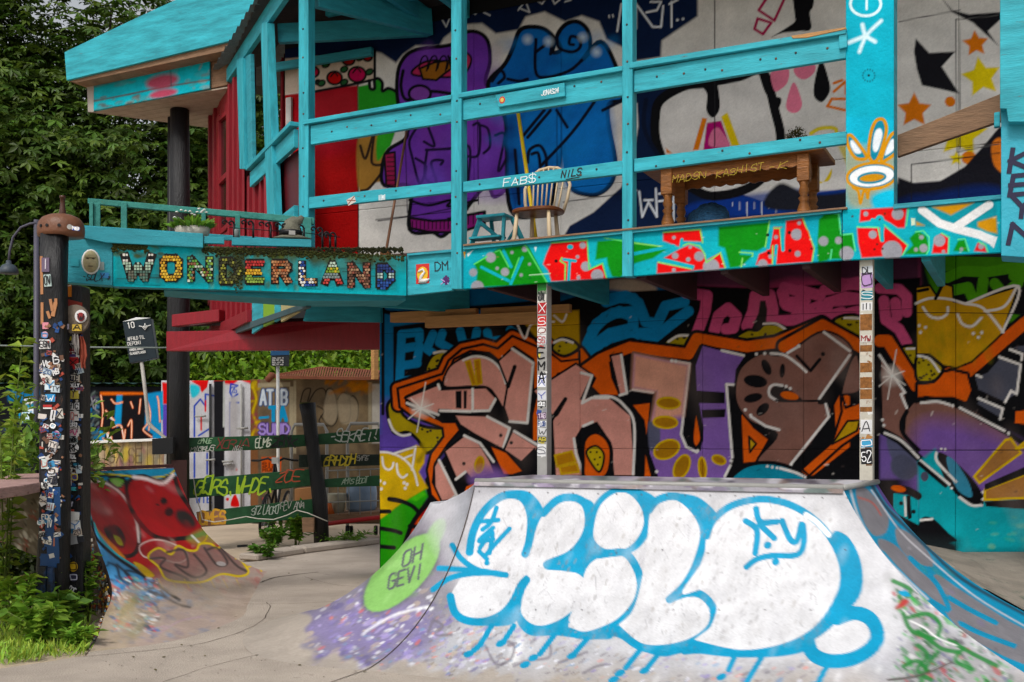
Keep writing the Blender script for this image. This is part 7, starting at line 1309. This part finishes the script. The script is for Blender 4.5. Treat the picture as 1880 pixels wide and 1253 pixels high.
# ================================================================ vegetation
def leafmat(name, h, tr=.3): return mat(name, h, .5, .25, 3, 0, attr=True, trans=tr, spec=.3)
LEAF = leafmat('leaf', '#000000')
def leaves(name, base, dirs, nrm, ln, wd, cols, parent, fold=.15, m=None):
    """many pointed leaves as one mesh: base point, direction, face normal, length, width per leaf"""
    n = len(base); dirs = dirs/np.linalg.norm(dirs, axis=1)[:, None]; side = np.cross(dirs, nrm); side /= np.linalg.norm(side, axis=1)[:, None]+1e-9; up = np.cross(side, dirs)
    mid = base+dirs*(ln*.55)[:, None]; L_ = mid+side*(wd/2)[:, None]+up*(wd*fold)[:, None]; R_ = mid-side*(wd/2)[:, None]+up*(wd*fold)[:, None]; tip = base+dirs*ln[:, None]-up*(ln*.12)[:, None]
    v = np.stack([base, L_, tip, R_], 1).reshape(-1, 3); k = np.arange(n)*4; f = np.stack([k, k+1, k+2, k, k+2, k+3], 1).reshape(-1, 3)
    me = bpy.data.meshes.new(name); me.vertices.add(len(v)); me.vertices.foreach_set('co', v.astype(np.float32).ravel()); me.loops.add(f.size); me.loops.foreach_set('vertex_index', f.astype(np.int32).ravel())
    me.polygons.add(len(f)); me.polygons.foreach_set('loop_start', np.arange(0, f.size, 3, dtype=np.int32)); me.update(calc_edges=True)
    at = me.color_attributes.new('Col', 'FLOAT_COLOR', 'POINT'); c = np.repeat(cols, 4, axis=0); at.data.foreach_set('color', np.concatenate([c, np.ones((len(c), 1))], 1).astype(np.float32).ravel())
    me.materials.append(m or LEAF); o = bpy.data.objects.new(name, me); COL.objects.link(o); return par(o, parent)
def shade(h, n, r, var=.35): c = lin(h)[None]*(1+r.uniform(-var, var, (n, 1))); c[:, 0] *= 1+r.uniform(-.2, .25, n); return np.clip(c, .002, .8)
BARK = mat('dark bark', '#2a231c', .9, .4, 6, .8, 14, (3, 3, .6))
def tree(name, label, base, crown_c, rad, nb, per, h, seed, group=None, leaf=.2, lobes=5):
    r = np.random.default_rng(seed); t = thing(name, label, 'tree', base, group); b_ = Vector(base); c = Vector(crown_c)
    MB().tube([b_-Z*.1, b_.lerp(c, .35)+Vector((.1, 0, 0)), b_.lerp(c, .7), c+Z*rad[2]*.5], [.38, .3, .2, .06], 10).build('trunk', BARK, t, 0, True)
    d = r.normal(size=(nb, 3)); d /= np.linalg.norm(d, axis=1)[:, None]; d[:, 2] = d[:, 2]*.95; rr = r.uniform(.45, 1.0, nb)**.6
    bc = np.array(c)+d*np.array(rad)*rr[:, None]
    lb_ = MB()
    for k in range(0, nb, max(nb//22, 1)): q = Vector(bc[k]); st2 = b_.lerp(c, r.uniform(.4, .95)); lb_.tube([st2, st2.lerp(q, .5)+Z*.3, q], [.1, .06, .02], 5)
    lb_.build('branches', BARK, t, 0, True)
    N_ = nb*per; cen = np.repeat(bc, per, 0); off = r.normal(size=(N_, 3))*np.array([.62, .62, .26]); off[:, 2] -= .35*(off[:, 0]**2+off[:, 1]**2)
    cl = cen+off; outd = np.repeat(d, per, 0)
    az_ = r.uniform(0, 2*np.pi, N_); nrm = outd*.5+np.array([0, -.15, 1.])+r.normal(size=(N_, 3))*.35; nrm /= np.linalg.norm(nrm, axis=1)[:, None]
    t1 = np.cross(nrm, np.array([1., .3, .1])); t1 /= np.linalg.norm(t1, axis=1)[:, None]; t2 = np.cross(nrm, t1)
    B_l, D_l, N_l, W_l, L_l, C_l = [], [], [], [], [], []; base_c = shade(h, N_, r, .5); szr = r.uniform(.55, 1.4, N_)
    for k in range(lobes):
        a = az_+(k-(lobes-1)/2)*(2*np.pi/(lobes+1.2)); D = t1*np.cos(a)[:, None]+t2*np.sin(a)[:, None]-nrm*.25
        sc = leaf*(1-.12*abs(k-(lobes-1)/2))*szr*r.uniform(.85, 1.15, N_); B_l.append(cl); D_l.append(D); N_l.append(nrm); L_l.append(sc); W_l.append(sc*.42); C_l.append(base_c)
    leaves('crown', np.concatenate(B_l), np.concatenate(D_l), np.concatenate(N_l), np.concatenate(L_l), np.concatenate(W_l), np.concatenate(C_l), t); return t
GT = 'chestnut trees behind the yard'
tree('chestnut_tree', 'big dark chestnut tree behind the containers with drooping leaves', (-10.5, 28, 0), (-10.6, 28, 8.2), (4.9, 3.2, 5.8), 270, 58, '#4e6a22', 1, leaf=.23)
tree('chestnut_tree', 'chestnut tree behind the black log post and red cabin', (-7.4, 30.5, 0), (-7.2, 30.5, 7.6), (3.3, 3, 5.2), 160, 60, '#4e6822', 2, leaf=.23)
tree('chestnut_tree', 'chestnut tree at the street lamp reaching beyond the roof edge', (-14.5, 27, 0), (-14.4, 27, 7.8), (4.4, 3.2, 6.4), 230, 58, '#4a6420', 3, leaf=.23)
tree('broadleaf_tree', 'dense shaded tree standing behind the chestnuts', (-12.5, 37, 0), (-13.5, 37, 7.4), (9.0, 3, 7.6), 300, 46, '#364a17', 4, leaf=.3, lobes=4)  # this and the next: leaf colour darkened to stand in for canopy shade
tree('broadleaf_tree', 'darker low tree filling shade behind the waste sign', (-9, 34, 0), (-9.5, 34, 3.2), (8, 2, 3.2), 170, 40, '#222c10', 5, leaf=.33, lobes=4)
tree('broadleaf_tree', 'pale green tree beyond the far grey house', (-18, 75, 0), (-19, 75, 10), (9, 3, 9), 130, 36, '#5c7030', 12, leaf=.6, lobes=4)
def bush(name, label, base, rad, n, h, seed, leaf=.1, cat='bush', nstem=6, up=.5, wr_=.5, var=.4):
    r = np.random.default_rng(seed); t = thing(name, label, cat, base); b_ = np.array(base); c = b_+np.array([0, 0, rad[2]*.9])
    d = r.normal(size=(n, 3)); d /= np.linalg.norm(d, axis=1)[:, None]; rr = r.uniform(.35, 1, n)**.5; lump = 1+.22*np.sin(d[:, 0]*7+seed)+.2*np.sin(d[:, 2]*9+d[:, 1]*5)
    p_ = c+d*np.array(rad)*(rr*lump)[:, None]; p_[:, 2] = np.maximum(p_[:, 2], b_[2]+.02)
    mb = MB()
    for k in range(nstem): q = Vector(p_[k]); mb.tube([Vector(base)+Vector((r.uniform(-.1, .1), r.uniform(-.1, .1), 0)), Vector(base).lerp(q, .5)+Z*.1, q], [.018, .012, .005], 5)
    mb.build('stem', BARK, t, 0, True)
    D = d*.8+r.normal(size=(n, 3))*.5; D[:, 2] -= .1; nr = np.array([0, -.2, up])+d*.5+r.normal(size=(n, 3))*.3; ln = leaf*r.uniform(.6, 1.3, n)
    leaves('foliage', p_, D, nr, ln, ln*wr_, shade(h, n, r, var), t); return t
for k, (px_, y_, d_, rx, rz) in enumerate(((380, 690, 26, 1.6, 1.75), (470, 680, 25.5, 1.6, 1.9), (560, 675, 25.2, 1.7, 1.95), (650, 672, 25, 1.7, 2.0), (730, 672, 25, 1.6, 2.0), (340, 700, 27, 1.4, 1.6))):
    q = P(px_, y_, d_); bush('hedge_bush', ('bright green bush beside black log post', 'bright green bush behind white container', 'bright green bush behind small yard sign', 'bright green bush above lattice roof', 'bright green bush hidden behind mural wall corner', 'green bush under chestnut tree beside log post')[k], (q.x, d_, 0), (rx, 1.0, rz), 5200, '#6a8c1e', 40+k, .2)
# left foreground
q = PZ(22, 1010); bush('dark_shrub', 'dark green shrub behind pink bowl rim', (-5.2, 12.2, 0), (.62, .7, .98), 2600, '#6c8c30', 60, .13)
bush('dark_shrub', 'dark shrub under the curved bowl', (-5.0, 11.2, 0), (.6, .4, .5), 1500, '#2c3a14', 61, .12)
bush('dark_shrub', 'rounded green shrub at the outer end of the bowl', (-6.6, 12.6, 0), (.9, .8, .9), 2600, '#6c8c30', 62, .13)
def weed(name, label, base, h_, n, spread, leaf, hcol, seed, wr_=.45, droop=.5, cat='weed', stems=7):
    n = int(n*2.2); leaf *= .72; r = np.random.default_rng(seed); t = thing(name, label, cat, base); b0_ = np.array(base); S_ = []; mb = MB()
    for k in range(stems):
        a = r.uniform(0, 6.283); R_ = spread*r.uniform(.2, 1); H = h_*r.uniform(.55, 1); tip = b0_+np.array([R_*math.cos(a), R_*math.sin(a), H]); S_.append(tip)
        mb.tube([Vector(b0_)+Vector((r.uniform(-.03, .03), r.uniform(-.03, .03), -.01)), Vector(b0_*.5+tip*.5)+Z*H*.18, Vector(tip)], [.008, .006, .003], 5)
    mb.build('stem', cm('#5f7030', .7), t, 0, True); S_ = np.array(S_); i = r.integers(0, stems, n); f = r.uniform(.1, 1, n)[:, None]
    p_ = b0_*(1-f)+S_[i]*f; p_[:, 2] += (f*(1-f))[:, 0]*h_*.35; D = r.normal(size=(n, 3)); D[:, 2] = r.uniform(-.2, .7, n); nr = np.array([0, -.1, 1.])+r.normal(size=(n, 3))*.4
    ln = leaf*r.uniform(.5, 1.25, n); leaves('foliage', p_, D, nr, ln, ln*wr_, shade(hcol, n, r, .35), t); return t
WS = [('leafy_weed', 'large leafy weed at foot of sticker post', 108, 1165, .42, 150, .28, .2, '#6c9430'), ('leafy_weed', 'broad leaved weed beside mosaic side wall', 158, 1140, .62, 100, .14, .15, '#7aa436'), ('leafy_weed', 'weed in front of blue base boards', 80, 1185, .36, 130, .32, .2, '#769e32'), ('leafy_weed', 'low weed where post meets concrete', 138, 1190, .2, 90, .16, .14, '#7aa236'), ('leafy_weed', 'bright weed left of gate post boards', 30, 1160, .5, 160, .4, .17, '#94bc3c'),
      ('leafy_weed', 'tall weed beneath dark bowl skin', 30, 1090, .75, 200, .42, .16, '#92b83c'), ('leafy_weed', 'weed beside litter under fence', 500, 1005, .35, 130, .42, .19, '#4f7a20'), ('leafy_weed', 'weed at base of leaning fence post', 545, 1000, .7, 200, .36, .17, '#6f9a2a'), ('leafy_weed', 'small weed in kerb gap', 488, 1028, .22, 80, .24, .15, '#4f7a20'), ('leafy_weed', 'grassy weed between fence post and trolley', 632, 1003, .22, 150, .5, .17, '#5f8a26')]
for k, (nm, lb_, x_, y_, h_, n_, spd, lf, hc) in enumerate(WS): b_ = PZ(x_, y_); weed(nm, lb_, tuple(b_), h_, n_, spd, lf, hc, 70+k, .45 if k != 9 else .15)
b_ = PZ(8, 1120); b_.z = 0
tw = weed('tall_sapling', 'tall pale green sapling with lobed leaves left of gate post', (P(8, 900, 9.9).x, 9.9, 0), 2.75, 120, .22, .17, '#8aa83a', 90, .6, stems=4)
tag(lumps('pebbles', lambda g_: PZ(g_.uniform(-30, 40), g_.uniform(1105, 1130)), 40, .012, cm('#b8b0a4'), None, 8), None)
# grass
r = np.random.default_rng(5); n_ = 9500; px_ = r.uniform(-420, 165, n_); py_ = r.uniform(1075, 1222, n_); keep = py_ < 1222-np.clip(px_, -420, 200)*.13-6*r.random(n_); px_, py_ = px_[keep], py_[keep]
dd = EYE*FPX/(py_-HZ); gp = np.stack([(px_-CX)/FPX*dd, dd, np.full(len(dd), -.015)], 1); n_ = len(gp); D = r.normal(size=(n_, 3))*.5; D[:, 2] = 1; nr = np.array([0, -1., .3])+r.normal(size=(n_, 3))*.5; ln = r.uniform(.04, .13, n_)
tag(leaves('grass', gp, D, nr, ln, ln*.16, shade('#9aba42', n_, r, .35), None), kind='stuff')
# far yard grass and the flowers in the bowl
n_ = 260; a = r.uniform(0, 6.283, n_); R_ = .16*np.sqrt(r.random(n_)); fp_ = np.array(po)+np.stack([R_*np.cos(a), R_*.6*np.sin(a), np.full(n_, .06)], 1); D = np.stack([np.cos(a)*.7, np.sin(a)*.5, r.uniform(.3, 1.2, n_)], 1); ln = r.uniform(.06, .14, n_); leaves('foliage', fp_, D, np.array([0, -.3, 1.])+r.normal(size=(n_, 3))*.4, ln, ln*.4, shade('#6f9a30', n_, r), bowl)
mb = MB()
for k in range(16): c_ = Vector(po)+Vector((r.uniform(-.16, .16), r.uniform(-.08, .05), r.uniform(.13, .24))); mb.lathe(c_, [(.001, 0), (.016, .002), (.017, .008), (.001, .016)], 8)
mb.build('flower', WHITE, bowl, 0, True)
n_ = 420; d3 = r.normal(size=(n_, 3)); d3 /= np.linalg.norm(d3, axis=1)[:, None]; d3[:, 2] = np.abs(d3[:, 2]); pp = np.array(pl)+np.array([0, 0, .13])+d3*np.array([.1, .09, .13])*r.uniform(.4, 1, (n_, 1)); o_ = leaves('potted_shrub', pp, d3, np.array([0, -.3, 1.])+r.normal(size=(n_, 3))*.4, np.full(n_, .025), np.full(n_, .012), shade('#4a4a20', n_, r), None); tag(o_, 'small dry olive shrub growing in pot on wooden table', 'plant')
